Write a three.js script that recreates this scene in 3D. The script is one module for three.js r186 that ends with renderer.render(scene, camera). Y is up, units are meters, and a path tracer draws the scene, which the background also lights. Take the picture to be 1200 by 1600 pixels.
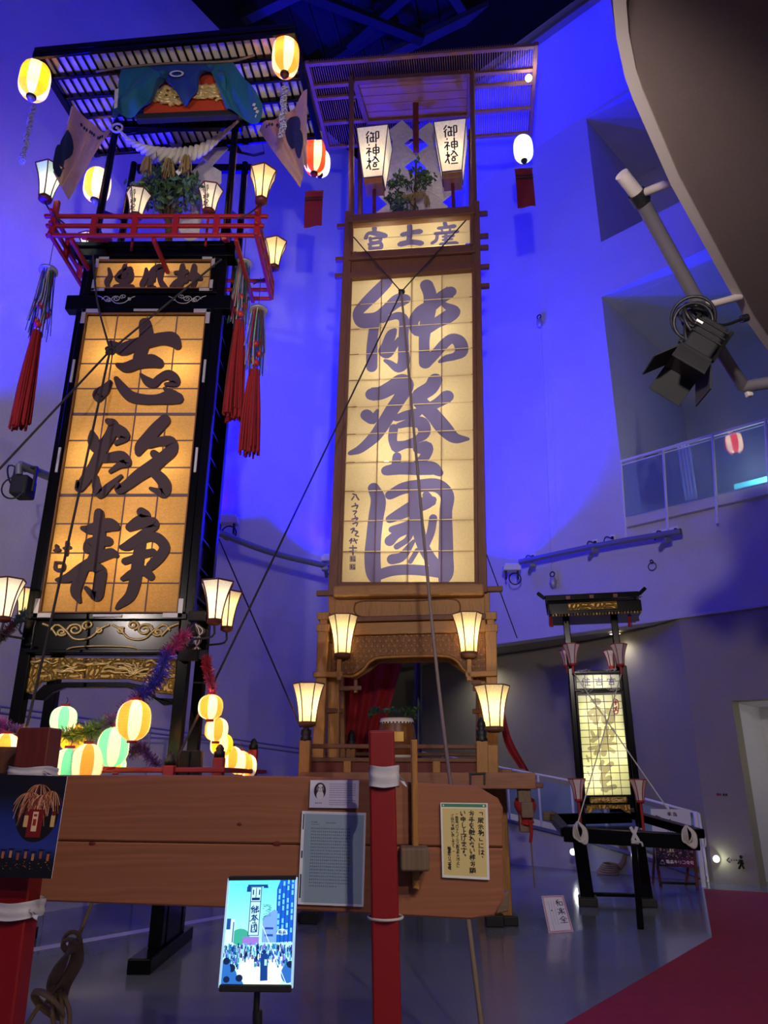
import * as THREE from 'three';
import { mergeGeometries } from 'three/addons/utils/BufferGeometryUtils.js';
import { RoundedBoxGeometry } from 'three/addons/geometries/RoundedBoxGeometry.js';
import { RectAreaLightUniformsLib } from 'three/addons/lights/RectAreaLightUniformsLib.js';

// ---------- camera, exposure, large lights ----------
const V3 = THREE.Vector3, V = (x, y, z) => new V3(x, y, z), PI = Math.PI;
const FOCAL = 1160, PITCH = 19.7 * PI / 180, EYE = 1.55;           // focal length in pixels of the 1200 x 1600 frame
const scene = new THREE.Scene();
scene.background = new THREE.Color(0x000000);
const camera = new THREE.PerspectiveCamera(2 * Math.atan(800 / FOCAL) * 180 / PI, 0.75, 0.05, 80);
camera.position.set(0, EYE, 0);
camera.rotation.x = PITCH;
scene.add(camera);
const renderer = new THREE.WebGLRenderer({ antialias: true });
renderer.toneMapping = THREE.LinearToneMapping;
renderer.toneMappingExposure = 1.0;
renderer.shadowMap.enabled = true;
RectAreaLightUniformsLib.init();
const BLUE = new THREE.Color().setRGB(0.0008, 0, 1), WARM = new THREE.Color().setRGB(1, 0.66, 0.3), CREAM = new THREE.Color().setRGB(1, 0.87, 0.57);
const LV = { flood: 240, down: 26, bulb: 0.75, lamp: 0.6, lantern: 0.85 };   // candela

function lightAt(light, p) { light.position.copy(p); light.castShadow = true; scene.add(light); return light; }
function spot(p, target, color, cd, angle, soft = 2) {
  const s = lightAt(new THREE.SpotLight(color, cd, 0, angle, 1, 2), p);
  s.shadow.radius = soft; s.target.position.copy(target); scene.add(s.target); return s;
}
// blue wall washers, the last unseen (their housings are built with the wall pipes)
const WASH = [[V(-2.62, 5.75, -11.75), V(-3.0, 15, -12.0)], [V(-1.0, 5.6, -13.55), V(-0.7, 15, -14.4)], [V(2.62, 5.75, -14.75), V(2.35, 15, -15.2)], [V(-5.1, 5.6, -7.3), V(-5.7, 15, -7.4)]];
WASH.forEach(([p, t], i) => spot(p, t, BLUE, LV.flood * [0.9, 1.0, 1.2, 0.8][i], [1.4, 1.4, 1.15, 1.2][i], 4));

// ---------- picture geometry: a pixel of the photograph to a point at a known distance or height ----------
const SP = Math.sin(PITCH), CP = Math.cos(PITCH);
function ray(x, y) { const u = (x - 600) / FOCAL, v = (y - 800) / FOCAL; return V(u, SP - v * CP, -(CP + v * SP)); }
function at(x, y, depth) { const r = ray(x, y); return r.multiplyScalar(-depth / r.z).add(V(0, EYE, 0)); }
function high(x, y, h) { const r = ray(x, y); return r.multiplyScalar((h - EYE) / r.y).add(V(0, EYE, 0)); }
const flr = (x, y) => high(x, y, 0);
const perPx = (depth, y = 900) => depth / -ray(600, y).z / FOCAL;      // metres that one pixel covers
let seed = 7;
const rnd = (a = 0, b = 1) => { seed = (seed * 16807) % 2147483647; return a + (b - a) * seed / 2147483647; };
const mix = (a, b, t) => a + (b - a) * t;

// ---------- object helpers ----------
const used = {};
function numbered(n) { used[n] = (used[n] ?? -1) + 1; return used[n] ? n + '_' + String(used[n]).padStart(3, '0') : n; }
function tag(o, label, category, group) { Object.assign(o.userData, { label, category }); if (group) o.userData.group = group; return o; }
function thing(name, label, category, p = V(0, 0, 0), turn = 0, group) {
  const o = new THREE.Group(); o.name = numbered(name); o.position.copy(p); o.rotation.y = turn; scene.add(o); o.updateMatrixWorld(true);
  return tag(o, label, category, group);
}
function clean(g) {
  g = g.index ? g.toNonIndexed() : g;
  for (const k of Object.keys(g.attributes)) if (!['position', 'normal', 'uv'].includes(k)) g.deleteAttribute(k);
  if (!g.attributes.uv) g.setAttribute('uv', new THREE.BufferAttribute(new Float32Array(g.attributes.position.count * 2), 2));
  if (!g.attributes.normal) g.computeVertexNormals();
  return g;
}
const merge = (list) => list.length === 1 ? list[0] : mergeGeometries(list.map(clean));
function part(name, geo, mat, parent, extra) {
  const m = new THREE.Mesh(Array.isArray(geo) ? merge(geo) : geo, mat); m.name = name; m.castShadow = m.receiveShadow = true;
  parent.add(m); if (extra) Object.assign(m.userData, extra); return m;
}
function struct(name, geo, mat, parent = scene) { return part(name, geo, mat, parent, { kind: 'structure' }); }
function solo(name, label, category, geo, mat, group) { return tag(part(numbered(name), geo, mat, scene), label, category, group); }

// ---------- geometry helpers ----------
function uvMetres(g) {                                             // box projection, v runs along the longest side
  g.computeBoundingBox(); const s = g.boundingBox.getSize(V(0, 0, 0)), p = g.attributes.position, n = g.attributes.normal, uv = new Float32Array(p.count * 2), off = rnd(0, 7);
  const L = s.x > s.y && s.x > s.z ? 'x' : s.y > s.z ? 'y' : 'z', rest = ['x', 'y', 'z'].filter((k) => k !== L), get = { x: (i) => p.getX(i), y: (i) => p.getY(i), z: (i) => p.getZ(i) };
  for (let i = 0; i < p.count; i++) {
    const nn = { x: Math.abs(n.getX(i)), y: Math.abs(n.getY(i)), z: Math.abs(n.getZ(i)) }, a = nn[rest[0]] > nn[rest[1]] ? rest[1] : rest[0];
    uv[i * 2] = get[a](i) + off; uv[i * 2 + 1] = get[L](i) + off * 1.7;
  }
  g.setAttribute('uv', new THREE.BufferAttribute(uv, 2)); return g;
}
function rb(w, h, d, r) { const m = Math.min(w, h, d); return uvMetres(new RoundedBoxGeometry(w, h, d, 1, Math.min(r ?? 0.012, m * 0.24))); }
function box(w, h, d, x = 0, y = 0, z = 0, r) { return rb(w, h, d, r).translate(x, y, z); }
function bar(p, q, w, d = w, r) {                                  // squared timber from p to q, w across and d deep
  const y = q.clone().sub(p), len = y.length(); y.normalize();
  const ref = Math.abs(y.z) > 0.92 ? V(0, 1, 0) : V(0, 0, 1), z = ref.sub(y.clone().multiplyScalar(ref.dot(y))).normalize(), x = y.clone().cross(z);
  return rb(w, len, d, r).applyMatrix4(new THREE.Matrix4().makeBasis(x, y, z).setPosition(p.clone().add(q).multiplyScalar(0.5)));
}
function rod(p, q, r, r2 = r, n = 10) {
  const y = q.clone().sub(p), len = y.length(), g = new THREE.CylinderGeometry(r2, r, len, n);
  return g.applyQuaternion(new THREE.Quaternion().setFromUnitVectors(V(0, 1, 0), y.normalize())).translate((p.x + q.x) / 2, (p.y + q.y) / 2, (p.z + q.z) / 2);
}
const curve = (pts) => new THREE.CatmullRomCurve3(pts, false, 'centripetal');
const tube = (pts, r, n = 24, m = 6) => new THREE.TubeGeometry(pts.length === 2 ? new THREE.LineCurve3(pts[0], pts[1]) : curve(pts), pts.length === 2 ? 1 : n, r, m);
const lathe = (prof, n = 20) => new THREE.LatheGeometry(prof.map(([r, y]) => new THREE.Vector2(r, y)), n);
function shapeOf(pts) { const s = new THREE.Shape(); pts.forEach((p, i) => i ? s.lineTo(p.x ?? p[0], p.y ?? p[1]) : s.moveTo(p.x ?? p[0], p.y ?? p[1])); return s; }
function slab(pts, depth, z = 0, bevel = 0.006, holes = []) {      // outline in x, y pushed back by depth behind z
  const s = Array.isArray(pts) ? shapeOf(pts) : pts; for (const h of holes) s.holes.push(shapeOf(h));
  const g = new THREE.ExtrudeGeometry(s, { depth: Math.max(depth - 2 * bevel, 0.001), bevelEnabled: bevel > 0, bevelSize: bevel, bevelThickness: bevel, bevelOffset: -bevel, bevelSegments: 1, curveSegments: 8 });
  return g.translate(0, 0, z - depth + bevel);
}
function plan(pts, h0, h1, bevel = 0) {                            // floor plan outline (x, z) raised from h0 to h1
  return slab(pts.map((p) => [p.x ?? p[0], -(p.z ?? p[1])]), h1 - h0, 0, bevel).rotateX(-PI / 2).translate(0, h1, 0);
}
function sheet(nu, nv, f) {                                        // parametric cloth: f(u, v) gives a point
  const pos = [], uv = [], idx = [];
  for (let j = 0; j <= nv; j++) for (let i = 0; i <= nu; i++) { const p = f(i / nu, j / nv); pos.push(p.x, p.y, p.z); uv.push(i / nu, 1 - j / nv); }
  for (let j = 0; j < nv; j++) for (let i = 0; i < nu; i++) { const a = j * (nu + 1) + i, b = a + nu + 1; idx.push(a, b, a + 1, a + 1, b, b + 1); }
  const g = new THREE.BufferGeometry(); g.setAttribute('position', new THREE.Float32BufferAttribute(pos, 3)); g.setAttribute('uv', new THREE.Float32BufferAttribute(uv, 2)); g.setIndex(idx); g.computeVertexNormals(); return g;
}
const parts = (name, geos, mat, parent) => geos.map((g) => part(name, g, mat, parent));
const quad = (a, b, c, d, n = 1) => sheet(n, n, (u, v) => a.clone().lerp(b, u).lerp(d.clone().lerp(c, u), v));   // a b over d c
function frameOf(group) {                                          // pixel to the thing's own plane z
  group.updateMatrixWorld(true); const inv = group.matrixWorld.clone().invert(), e = V(0, EYE, 0).applyMatrix4(inv);
  return (x, y, z = 0) => { const d = ray(x, y).add(V(0, EYE, 0)).applyMatrix4(inv).sub(e); return d.multiplyScalar((z - e.z) / d.z).add(e); };
}

// ---------- textures ----------
function canvas(w, h, draw) { const c = document.createElement('canvas'); c.width = w; c.height = h; draw(c.getContext('2d'), w, h); return c; }
function tex(w, h, draw, color = true) { const t = new THREE.CanvasTexture(canvas(w, h, draw)); if (color) t.colorSpace = THREE.SRGBColorSpace; t.anisotropy = 4; return t; }
const tiled = (t, x, y) => { t.wrapS = t.wrapT = THREE.RepeatWrapping; t.repeat.set(x, y); return t; };
function noiseTex(w, h, f, color = true) {
  const d = new Uint8Array(w * h * 4);
  for (let j = 0; j < h; j++) for (let i = 0; i < w; i++) { const c = f(i / w, j / h), k = (j * w + i) * 4; d[k] = c[0]; d[k + 1] = c[1]; d[k + 2] = c[2]; d[k + 3] = 255; }
  const t = new THREE.DataTexture(d, w, h); t.magFilter = THREE.LinearFilter; t.minFilter = THREE.LinearMipmapLinearFilter; t.generateMipmaps = true; if (color) t.colorSpace = THREE.SRGBColorSpace; t.needsUpdate = true; t.wrapS = t.wrapT = THREE.RepeatWrapping; return t;
}
const hash = (i, j) => { const s = Math.sin(i * 127.1 + j * 311.7) * 43758.5453; return s - Math.floor(s); };
function vn(x, y, px, py) {                                        // value noise that tiles with px, py
  const i = Math.floor(x), j = Math.floor(y), u = x - i, v = y - j, s = u * u * (3 - 2 * u), t = v * v * (3 - 2 * v), h = (a, b) => hash(((a % px) + px) % px, ((b % py) + py) % py);
  return mix(mix(h(i, j), h(i + 1, j), s), mix(h(i, j + 1), h(i + 1, j + 1), s), t);
}
const fbm = (u, v, a, b) => vn(u * a, v * b, a, b) * 0.5 + vn(u * a * 2, v * b * 2, a * 2, b * 2) * 0.3 + vn(u * a * 4, v * b * 4, a * 4, b * 4) * 0.2;
const grainTex = noiseTex(256, 512, (u, v) => { const w = fbm(u, v, 3, 2), g = vn((u + w * 0.12) * 48, v * 3, 48, 3), r = Math.sin((u + w * 0.5) * 40) * 0.5 + 0.5, k = 196 + 26 * g + 16 * r * w - 6; return [k, k * 0.97, k * 0.93]; });
const fleckTex = noiseTex(256, 256, (u, v) => { const k = 224 + 14 * fbm(u, v, 4, 4) - 8 + 10 * hash(u * 256, v * 256); return [k, k, k]; });
const clothTex = noiseTex(256, 256, (u, v) => { const k = 205 + 30 * fbm(u, v, 6, 6) + 14 * (Math.sin(u * 256 * PI / 2) * Math.sin(v * 256 * PI / 2)); return [k, k, k]; });
const floorTex = noiseTex(512, 512, (u, v) => { const k = 190 + 50 * fbm(u, v, 3, 3) + 10 * hash(u * 512, v * 512); return [k, k, k]; });
const floorRough = noiseTex(256, 256, (u, v) => { const k = 60 + 90 * fbm(u, v, 5, 5); return [k, k, k]; }, false);
const paperTex = noiseTex(256, 256, (u, v) => { const k = 210 + 40 * fbm(u, v, 24, 24) - 8 + 12 * hash(u * 256, v * 256); return [k, k * 0.99, k * 0.96]; });
const carvedBump = noiseTex(256, 256, (u, v) => { const k = 255 * Math.min(1, Math.max(0, 1.6 * Math.abs(Math.sin(u * 14 + 5 * fbm(u, v, 3, 3)) * Math.sin(v * 12 + 6 * fbm(v, u, 3, 3))))); return [k, k, k]; }, false);

// ---------- materials ----------
function std(color, rough = 0.6, o = {}) { return new THREE.MeshPhysicalMaterial({ color, roughness: rough, side: THREE.DoubleSide, ...o }); }
const rep = (t, s) => { const c = t.clone(); c.repeat.set(s, s); c.needsUpdate = true; return c; };
const woodMap = rep(grainTex, 2.2), bigGrain = (() => { const c = grainTex.clone(); c.repeat.set(1.7, 0.55); c.needsUpdate = true; return c; })();
const M = {
  plaster: std(0xe4e2e4, 0.85, { map: rep(fleckTex, 0.3) }),
  greyWall: std(0xa8a088, 0.85, { map: rep(fleckTex, 0.3) }),
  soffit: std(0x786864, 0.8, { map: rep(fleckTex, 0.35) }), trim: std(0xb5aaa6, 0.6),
  dark: std(0x23262e, 0.75), deck: std(0x23262e, 0.75), steel: std(0x8d9098, 0.45, { metalness: 0.6 }), truss: std(0x444852, 0.7),
  floor: std(0x8c959c, 0.32, { map: rep(floorTex, 0.22), roughnessMap: rep(floorRough, 0.4) }),
  stripe: std(0xc9c9cf, 0.4), carpet: std(0xa81c30, 0.95, { map: rep(clothTex, 3), sheen: 0.4 }),
  lacquer: std(0x08080a, 0.18, { specularIntensity: 0.4 }), redLacquer: std(0x94161a, 0.45), gold: std(0xb08c44, 0.45, { metalness: 0.45, bumpMap: rep(carvedBump, 3.2), bumpScale: 0.02 }),
  goldPlain: std(0xd8bc7c, 0.4, { metalness: 0.5 }), silver: std(0xb9b4b4, 0.5, { metalness: 0.5 }), letter: std(0x5d444c, 0.65, { map: woodMap }), letterEdge: std(0x8a6a3a, 0.7),
  cypress: std(0xca934a, 0.55, { map: woodMap }), cypressDark: std(0x8a5b3c, 0.6, { map: woodMap }), roofWood: std(0xb07a58, 0.6, { map: woodMap }), beamWood: std(0xb97a58, 0.5, { map: bigGrain }),
  redPost: std(0x86070f, 0.5), maroon: std(0x7b2a20, 0.6, { map: woodMap }), greyWood: std(0x8c7866, 0.7, { map: woodMap }), white: std(0xe9e8ec, 0.7), whiteCloth: std(0xe6e4ea, 0.9, { map: rep(clothTex, 2) }),
  black: std(0x101014, 0.5), blackMatte: std(0x17171b, 0.8), rope: std(0xb59a6a, 0.9, { map: rep(clothTex, 6) }), wire: std(0x2c2626, 0.8), whiteRope: std(0xe2ddd2, 0.9, { map: rep(clothTex, 6) }),
  shide: std(0xe9e4da, 0.85, { map: paperTex, transmission: 0.25 }), redCloth: std(0xb3121c, 0.9, { map: rep(clothTex, 3), transmission: 0.1 }), bannerRed: std(0x9c0f1c, 0.9, { map: rep(clothTex, 6), transmission: 0.2 }),
  flag: std(0xd8a892, 0.9, { map: rep(clothTex, 3), transmission: 0.15 }), navy: std(0x0c1b4a, 0.85), teal: std(0x0d6f8d, 0.85, { map: rep(clothTex, 3), transmission: 0.15 }), royal: std(0x103f9a, 0.85, { map: rep(clothTex, 3), transmission: 0.1 }), orange: std(0xc9431d, 0.8, { map: rep(clothTex, 2) }),
  leaf: std(0x3a5a34, 0.6, { transmission: 0.15 }), leafBlue: std(0x5b7f78, 0.6, { transmission: 0.15 }), bark: std(0x4a3626, 0.9), brass: std(0xb08a45, 0.4, { metalness: 0.7 }),
};
function glowPaper(color, glow, tr = 0.55, o = {}) { return std(color, 0.95, { map: paperTex, transmission: tr, emissive: color, emissiveIntensity: glow, ...o }); }
const P = {
  white: glowPaper(0xfff3dc, 0.5), warm: glowPaper(0xffe9b0, 0.35), mint: glowPaper(0xd6f0e2, 0.35), orange: glowPaper(0xff9a3e, 0.5), red: glowPaper(0xf04a20, 0.45), yellow: glowPaper(0xffc024, 0.5), green: glowPaper(0x66dcbc, 0.5), pink: glowPaper(0xf05070, 0.3),
  dim: glowPaper(0xf2e8ea, 0.0, 0.3),
  bulb: new THREE.MeshStandardMaterial({ color: 0xffffff, emissive: 0xfff0c8, emissiveIntensity: 3 }),
};

// ---------- brush lettering ----------
const glyph = (s) => s.split('/').map((k) => { const n = k.trim().split(/\s+/).map(Number), p = []; for (let i = 0; i + 2 < n.length; i += 3) p.push(n.slice(i, i + 3)); return p; });
function brush(stroke, n = 5) {                                    // [x, y, w] along a stroke to left and right edges
  const c = curve(stroke.map(([x, y, w]) => V(x, y, w))), N = Math.max(3, (stroke.length - 1) * n), pts = c.getPoints(N), L = [], Rr = [];
  pts.forEach((p, i) => { const a = pts[Math.max(0, i - 1)], b = pts[Math.min(N, i + 1)], dx = b.x - a.x, dy = b.y - a.y, l = Math.hypot(dx, dy) || 1, w = Math.max(p.z, 0.3) / 2; L.push([p.x - dy / l * w, p.y + dx / l * w]); Rr.push([p.x + dy / l * w, p.y - dx / l * w]); });
  return { L, R: Rr, pts };
}
function paintBrush(ctx, strokes, map) {                           // map(x, y) to canvas x, y
  for (const s of strokes) {
    const { L, R, pts } = brush(s);
    for (let i = 0; i + 1 < L.length; i++) { ctx.beginPath(); [L[i], L[i + 1], R[i + 1], R[i]].forEach((p, k) => { const [x, y] = map(...p); k ? ctx.lineTo(x, y) : ctx.moveTo(x, y); }); ctx.closePath(); ctx.fill(); ctx.stroke(); }
    for (const i of pts.keys()) { const p = pts[i]; const [x, y] = map(p.x, p.y), [x2] = map(p.x + Math.max(p.z, 0.3) / 2, p.y); ctx.beginPath(); ctx.arc(x, y, Math.abs(x2 - x), 0, 7); ctx.fill(); }
  }
}
function solidBrush(strokes, to, z0, z1) {                         // raised letter: to(x, y) gives a point with x, y in metres
  const pos = [];
  const tri = (a, b, c) => pos.push(...a, ...b, ...c), q4 = (a, b, c, d) => { tri(a, b, c); tri(a, c, d); };
  for (const [si, s] of strokes.entries()) {
    const zt = z1 - si * 0.0007; const { L, R, pts } = brush(s, 4), P3 = (p, z) => { const v = to(p[0], p[1]); return [v.x, v.y, z]; };
    for (let i = 0; i + 1 < L.length; i++) { q4(P3(L[i], zt), P3(R[i], zt), P3(R[i + 1], zt), P3(L[i + 1], zt)); q4(P3(L[i], z0), P3(L[i], zt), P3(L[i + 1], zt), P3(L[i + 1], z0)); q4(P3(R[i + 1], z0), P3(R[i + 1], zt), P3(R[i], zt), P3(R[i], z0)); }
    pts.forEach((p, pi) => { const zd = zt - 0.0003 - pi * 0.00002; const r = Math.max(p.z, 0.3) / 2, ring = []; for (let k = 0; k < 10; k++) ring.push([p.x + r * Math.cos(k * PI / 5), p.y - r * Math.sin(k * PI / 5)]);
      for (let k = 0; k < 10; k++) { const a = ring[k], b = ring[(k + 1) % 10]; tri(P3([p.x, p.y], zd), P3(a, zd), P3(b, zd)); q4(P3(a, z0), P3(b, z0), P3(b, zd), P3(a, zd)); } });
  }
  const g = new THREE.BufferGeometry(); g.setAttribute('position', new THREE.Float32BufferAttribute(pos, 3)); g.computeVertexNormals(); return clean(g);
}
// small print: strokes on a 10 x 10 grid, two digits a point
const FONT = {
  御: '2003 2305 1419 4132 3262 5258 3565 3538 3868 7179 71919676', 神: '2021 033307 2429 2546 5393975753 5595 7079', 燈: '1213 3432 2025 2508 2539 5070 7043 6082 7194 5484 5575775755 5979 4999',
  展: '1191 9193 1393 111609 2585 4446 6446 1787 3749 5799', 示: '2272 0494 5449 3618 7698', 物: '2012 1343 3039 0644 6042 5393 939979 7346 8447', は: '111419 4393 7178 784866 6699', に: '111419 4282 374888',
  '「': '3282 8286', '」': '2327 2777', '、': '6173', '。': '5171736151', お: '1363 404727 275585 8569 7183', 手: '2171 1474 0696 515949', を: '1272 4015 154548 753639 3979', 触: '2012 1242 0343 0309 4349 2329 0545 0747 5393955553 7079 4999',
  れ: '2029 034308 365477 7799', な: '0353 4016 6173 656948 4779', い: '12173936 7185', 様: '0343 2029 2307 2346 5061 8071 4292 5484 4696 6269', 願: '0141 0109 1343461613 3639 2718 4748 5191 7162 5393975753 5595 6758 8798',
  申: '1282861612 1484 5059', し: '303759 5987', 上: '5058 5484 0999', げ: '111419 4382 616849 7081 8192', ま: '1282 1484 505738 382757 5789', す: '0292 505637 365558 5839', '(': '2433 3373 7384', ')': '2534 3474 7485',
  新: '3031 1151 0353 0555 3139 3608 3659 8061 6169 6494 8499', 型: '0151 0353 2125 4145 6164 8086 5659 1787 0999', コ: '1181 8188 0898', ロ: '1181881811', ナ: '0393 505629', ウ: '5052 1282 8559 1215', イ: '8005 5459', ル: '212609 505895', ス: '118109 5599',
  感: '1191 1109 2252 3353 2444462624 616798 2729 3748 4878 8589', 染: '1031 0123 5039 4171 7176 0696 5559 5539 5598', 拡: '0343 2029 0644 6061 4191 4149 7156 5696 8597', 大: '0393 5054 5409 5499', 防: '1119 1141 4144 7071 4292 6259 64949878', 止: '5059 5484 2429 0999',
  ご: '1272 274778 7081 8091', 協: '0333 1019 4282 6043 828575 3767 5539 7797 8579', 力: '1393 9399 4029', 致: '0151 2113 1343 0656 3036 0858 7053 6393 8358 6499',
  輪: '0151 1252561612 1454 0757 3039 7054 7094 5595 5559 9599 6569 8589', 島: '5041 2181 2126 2686 2383 2585 2797 9799 1619 1969 4649', キ: '1272 0595 4059', リ: '2126 717659', 会: '5004 5094 3373 1585 553878 6689', 館: '3003 3063 1343 1348 1545 1747 6061 5191 6369 638385 67878969',
  順: '1107 3137 4149 5191 7162 5393975753 5595 6758 8798', 路: '0131340401 2448 0508 0848 6043 538357 5499 5696995956', 住: '2004 1319 6071 4292 4595 6269 3999', 吉: '0292 5054 1484 2686892926', 宮: '5051 0292 0203 9293 3373753533 2676792926 5556',
  和: '4012 0343 2129 2306 2346 5393985853', 楽: '5041 3161643431 3363 0112 9183 0696 5459 5509 5599', 全: '5004 5094 2474 2676 0999 5459',
};
function print(ctx, ch, x, y, s, lw = 0.1, sy = s) {
  ctx.lineWidth = s * lw; ctx.lineCap = ctx.lineJoin = 'round';
  for (const k of (FONT[ch] ?? '').split(' ')) { ctx.beginPath(); for (let i = 0; i + 1 < k.length; i += 2) { const px = x + (+k[i]) / 9 * s, py = y + (+k[i + 1]) / 9 * sy; i ? ctx.lineTo(px, py) : ctx.moveTo(px, py); } ctx.stroke(); }
}
function column(ctx, text, x, y, s, step = 1.15, lw = 0.11) { [...text].forEach((c, i) => print(ctx, c, x, y + i * s * step, s * 0.92, lw)); }
function fineLines(ctx, x, y, w, n, step, h) { for (let i = 0; i < n; i++) for (let a = x; a < x + w * (i === n - 1 ? 0.7 : 1); a += h * 1.05) { ctx.fillRect(a, y + i * step, h * rnd(0.5, 0.9), h * rnd(0.15, 0.3)); ctx.fillRect(a + h * rnd(0, 0.5), y + i * step - h * 0.35, h * 0.16, h * rnd(0.6, 0.95)); ctx.fillRect(a, y + i * step + h * 0.38, h * rnd(0.3, 0.8), h * 0.16); } }

// ================= THE SETTING =================
struct('floor', plan([[-7.6, 6], [10.6, 6], [10.6, -21], [-7.6, -21]], -0.2, 0).applyMatrix4(new THREE.Matrix4()), M.floor);
{ const g = scene.children.find((o) => o.name === 'floor').geometry, p = g.attributes.position, uv = g.attributes.uv; for (let i = 0; i < p.count; i++) uv.setXY(i, p.getX(i), p.getZ(i)); }
const strip = [flr(50, 1484), flr(345, 1433)], stripDir = strip[1].clone().sub(strip[0]).setLength(3);
struct('trim_1', bar(strip[0].clone().sub(stripDir), strip[1].clone().add(stripDir), 0.012, 0.16).translate(0, -0.004, 0), M.stripe);

const CEIL = 16.3, WALLTOP = CEIL + 0.02;
function wallRun(pts, h0, h1, t, out = -1) {                        // wall along a plan line, thickness away from the room
  const c = pts.map((p) => new THREE.Vector2(...p)), off = c.map((p, i) => { const a = c[Math.max(0, i - 1)], b = c[Math.min(c.length - 1, i + 1)], d = b.clone().sub(a).normalize(); return p.clone().add(new THREE.Vector2(d.y, -d.x).multiplyScalar(t * out)); });
  return plan([...c.map((p) => [p.x, p.y]), ...off.reverse().map((p) => [p.x, p.y])], h0, h1);
}
const smooth = (pts, n) => new THREE.SplineCurve(pts.map((p) => new THREE.Vector2(...p))).getPoints(n).map((p) => [p.x, p.y]);
const leftLine = smooth([[-7.3, 5.8], [-7.2, 1], [-6.9, -3], [-6.1, -6.6], [-4.63, -9.45], [-2.93, -11.95], [-1.0, -14.31], [1.09, -16.87]], 60);
const SOF = 4.21, lowLeft = leftLine.filter(([x]) => x < -0.95);
struct('wall_left', merge([wallRun(lowLeft, 0, SOF + 0.02, 0.35, 1), wallRun(leftLine, SOF + 0.02, WALLTOP, 0.35, 1)]), M.plaster);
struct('wall_back', wallRun([[10.4, 5.8], [-7.6, 5.8]], 0, WALLTOP, 0.3, 1), M.plaster);
// right wall: a frame with u along the wall, y up, z into the room
const RW = new THREE.Group(); const rwDir = V(0.7238, 0, 0.69).normalize();
const RWM = new THREE.Matrix4().makeBasis(rwDir, V(0, 1, 0), V(-rwDir.z, 0, rwDir.x)).setPosition(1.09, 0, -16.87), RWI = RWM.clone().invert();
function onRW(x, y, z = 0) { const e = V(0, EYE, 0).applyMatrix4(RWI), d = ray(x, y).add(V(0, EYE, 0)).applyMatrix4(RWI).sub(e); return d.multiplyScalar((z - e.z) / d.z).add(e); }
const rw = (g) => g.applyMatrix4(RWM);
const o1 = { u: onRW(926, 270).x, h0: onRW(938, 379).y, h1: onRW(920, 183).y }, o2 = { u: onRW(956, 600).x, h0: onRW(976, 812).y, h1: onRW(943, 462).y };
const rect = (x0, y0, x1, y1) => [[x0, y0], [x1, y0], [x1, y1], [x0, y1]];
struct('wall_right', rw(slab(rect(0, SOF, 12.6, WALLTOP), 0.4, 0, 0, [rect(o1.u, o1.h0, o1.u + 4.2, o1.h1), rect(o2.u, o2.h0, o2.u + 5.4, o2.h1)])), M.plaster);
// rooms behind the two openings
for (const [o, w, deep] of [[o1, 4.2, 2.2], [o2, 5.4, 3.4]]) {
  const g = [box(w + 0.3, 0.15, deep, o.u + w / 2, o.h0 - 0.075, -0.41 - deep / 2), box(w + 0.3, 0.15, deep, o.u + w / 2, o.h1 + 0.075, -0.41 - deep / 2), box(w + 0.3, o.h1 - o.h0 + 0.3, 0.15, o.u + w / 2, (o.h0 + o.h1) / 2, -0.48 - deep), box(0.15, o.h1 - o.h0 + 0.3, deep, o.u - 0.08, (o.h0 + o.h1) / 2, -0.41 - deep / 2), box(0.15, o.h1 - o.h0 + 0.3, deep, o.u + w + 0.08, (o.h0 + o.h1) / 2, -0.41 - deep / 2)];
  g.forEach((k, i) => struct(['floor', 'ceiling', 'wall', 'wall', 'wall'][i] + '_gallery_' + (o === o1 ? 'upper' : 'lower') + (i > 1 ? '_' + (i - 1) : ''), rw(k), M.plaster));
}
// door recess in the gallery's back wall
struct('door_1', rw(merge([box(0.12, 2.3, 0.06, o2.u + 2.7, o2.h0 + 1.15, -3.83), box(1.6, 0.12, 0.06, o2.u + 3.44, o2.h0 + 2.3, -3.83), box(1.45, 2.25, 0.03, o2.u + 3.46, o2.h0 + 1.12, -3.84)])), M.greyWall);
// balcony kerb, soffit below the right wall
struct('trim_2', rw(box(5.4, 0.22, 0.12, o2.u + 2.7, o2.h0 - 0.09, 0.07)), M.plaster);
const fl2 = (x, y) => flr(x, y).applyMatrix4(RWI).x, uW = fl2(1106, 1381), uJ = fl2(1171, 1390), dh = onRW(1148, 1095).y;
const W1 = V(uW, 0, 0).applyMatrix4(RWM), wd = rwDir;
struct('wall_lower_right', merge([slab([[uW, 0], [uJ, 0], [uJ, dh], [uJ + 2.6, dh], [uJ + 2.6, 0], [12.6, 0], [12.6, SOF], [uW, SOF]], 0.3, -0.015, 0)].map(rw)), M.greyWall);
{ const run = smooth([[uW, -0.02], [uW - 0.9, -0.5], [uW - 2.6, -1.05], [uW - 6, -1.35], [uW - 12, -1.5]], 30); struct('wall_behind_ramp', rw(wallRun(run, 0, SOF, 0.2, -1)), M.greyWall); }
struct('wall_alcove', merge([box(3.4, dh + 0.3, 0.2, uJ + 1.3, dh / 2 + 0.1, -1.7), box(0.2, dh + 0.3, 1.4, uJ - 0.2, dh / 2 + 0.1, -1.0), box(0.2, dh + 0.3, 1.4, uJ + 2.8, dh / 2 + 0.1, -1.0), box(3.4, 0.15, 1.6, uJ + 1.3, dh + 0.08, -1.1)].map(rw)), M.plaster);
struct('ceiling_under_gallery', rw(box(17.5, 0.2, 5.6, 3.9, SOF + 0.11, -3.2)), M.greyWall);
struct('wall_rear_left', wallRun([[-1.0, -14.2], [-4.2, -18.6]], 0, SOF + 0.2, 0.3, 1), M.greyWall);
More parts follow.
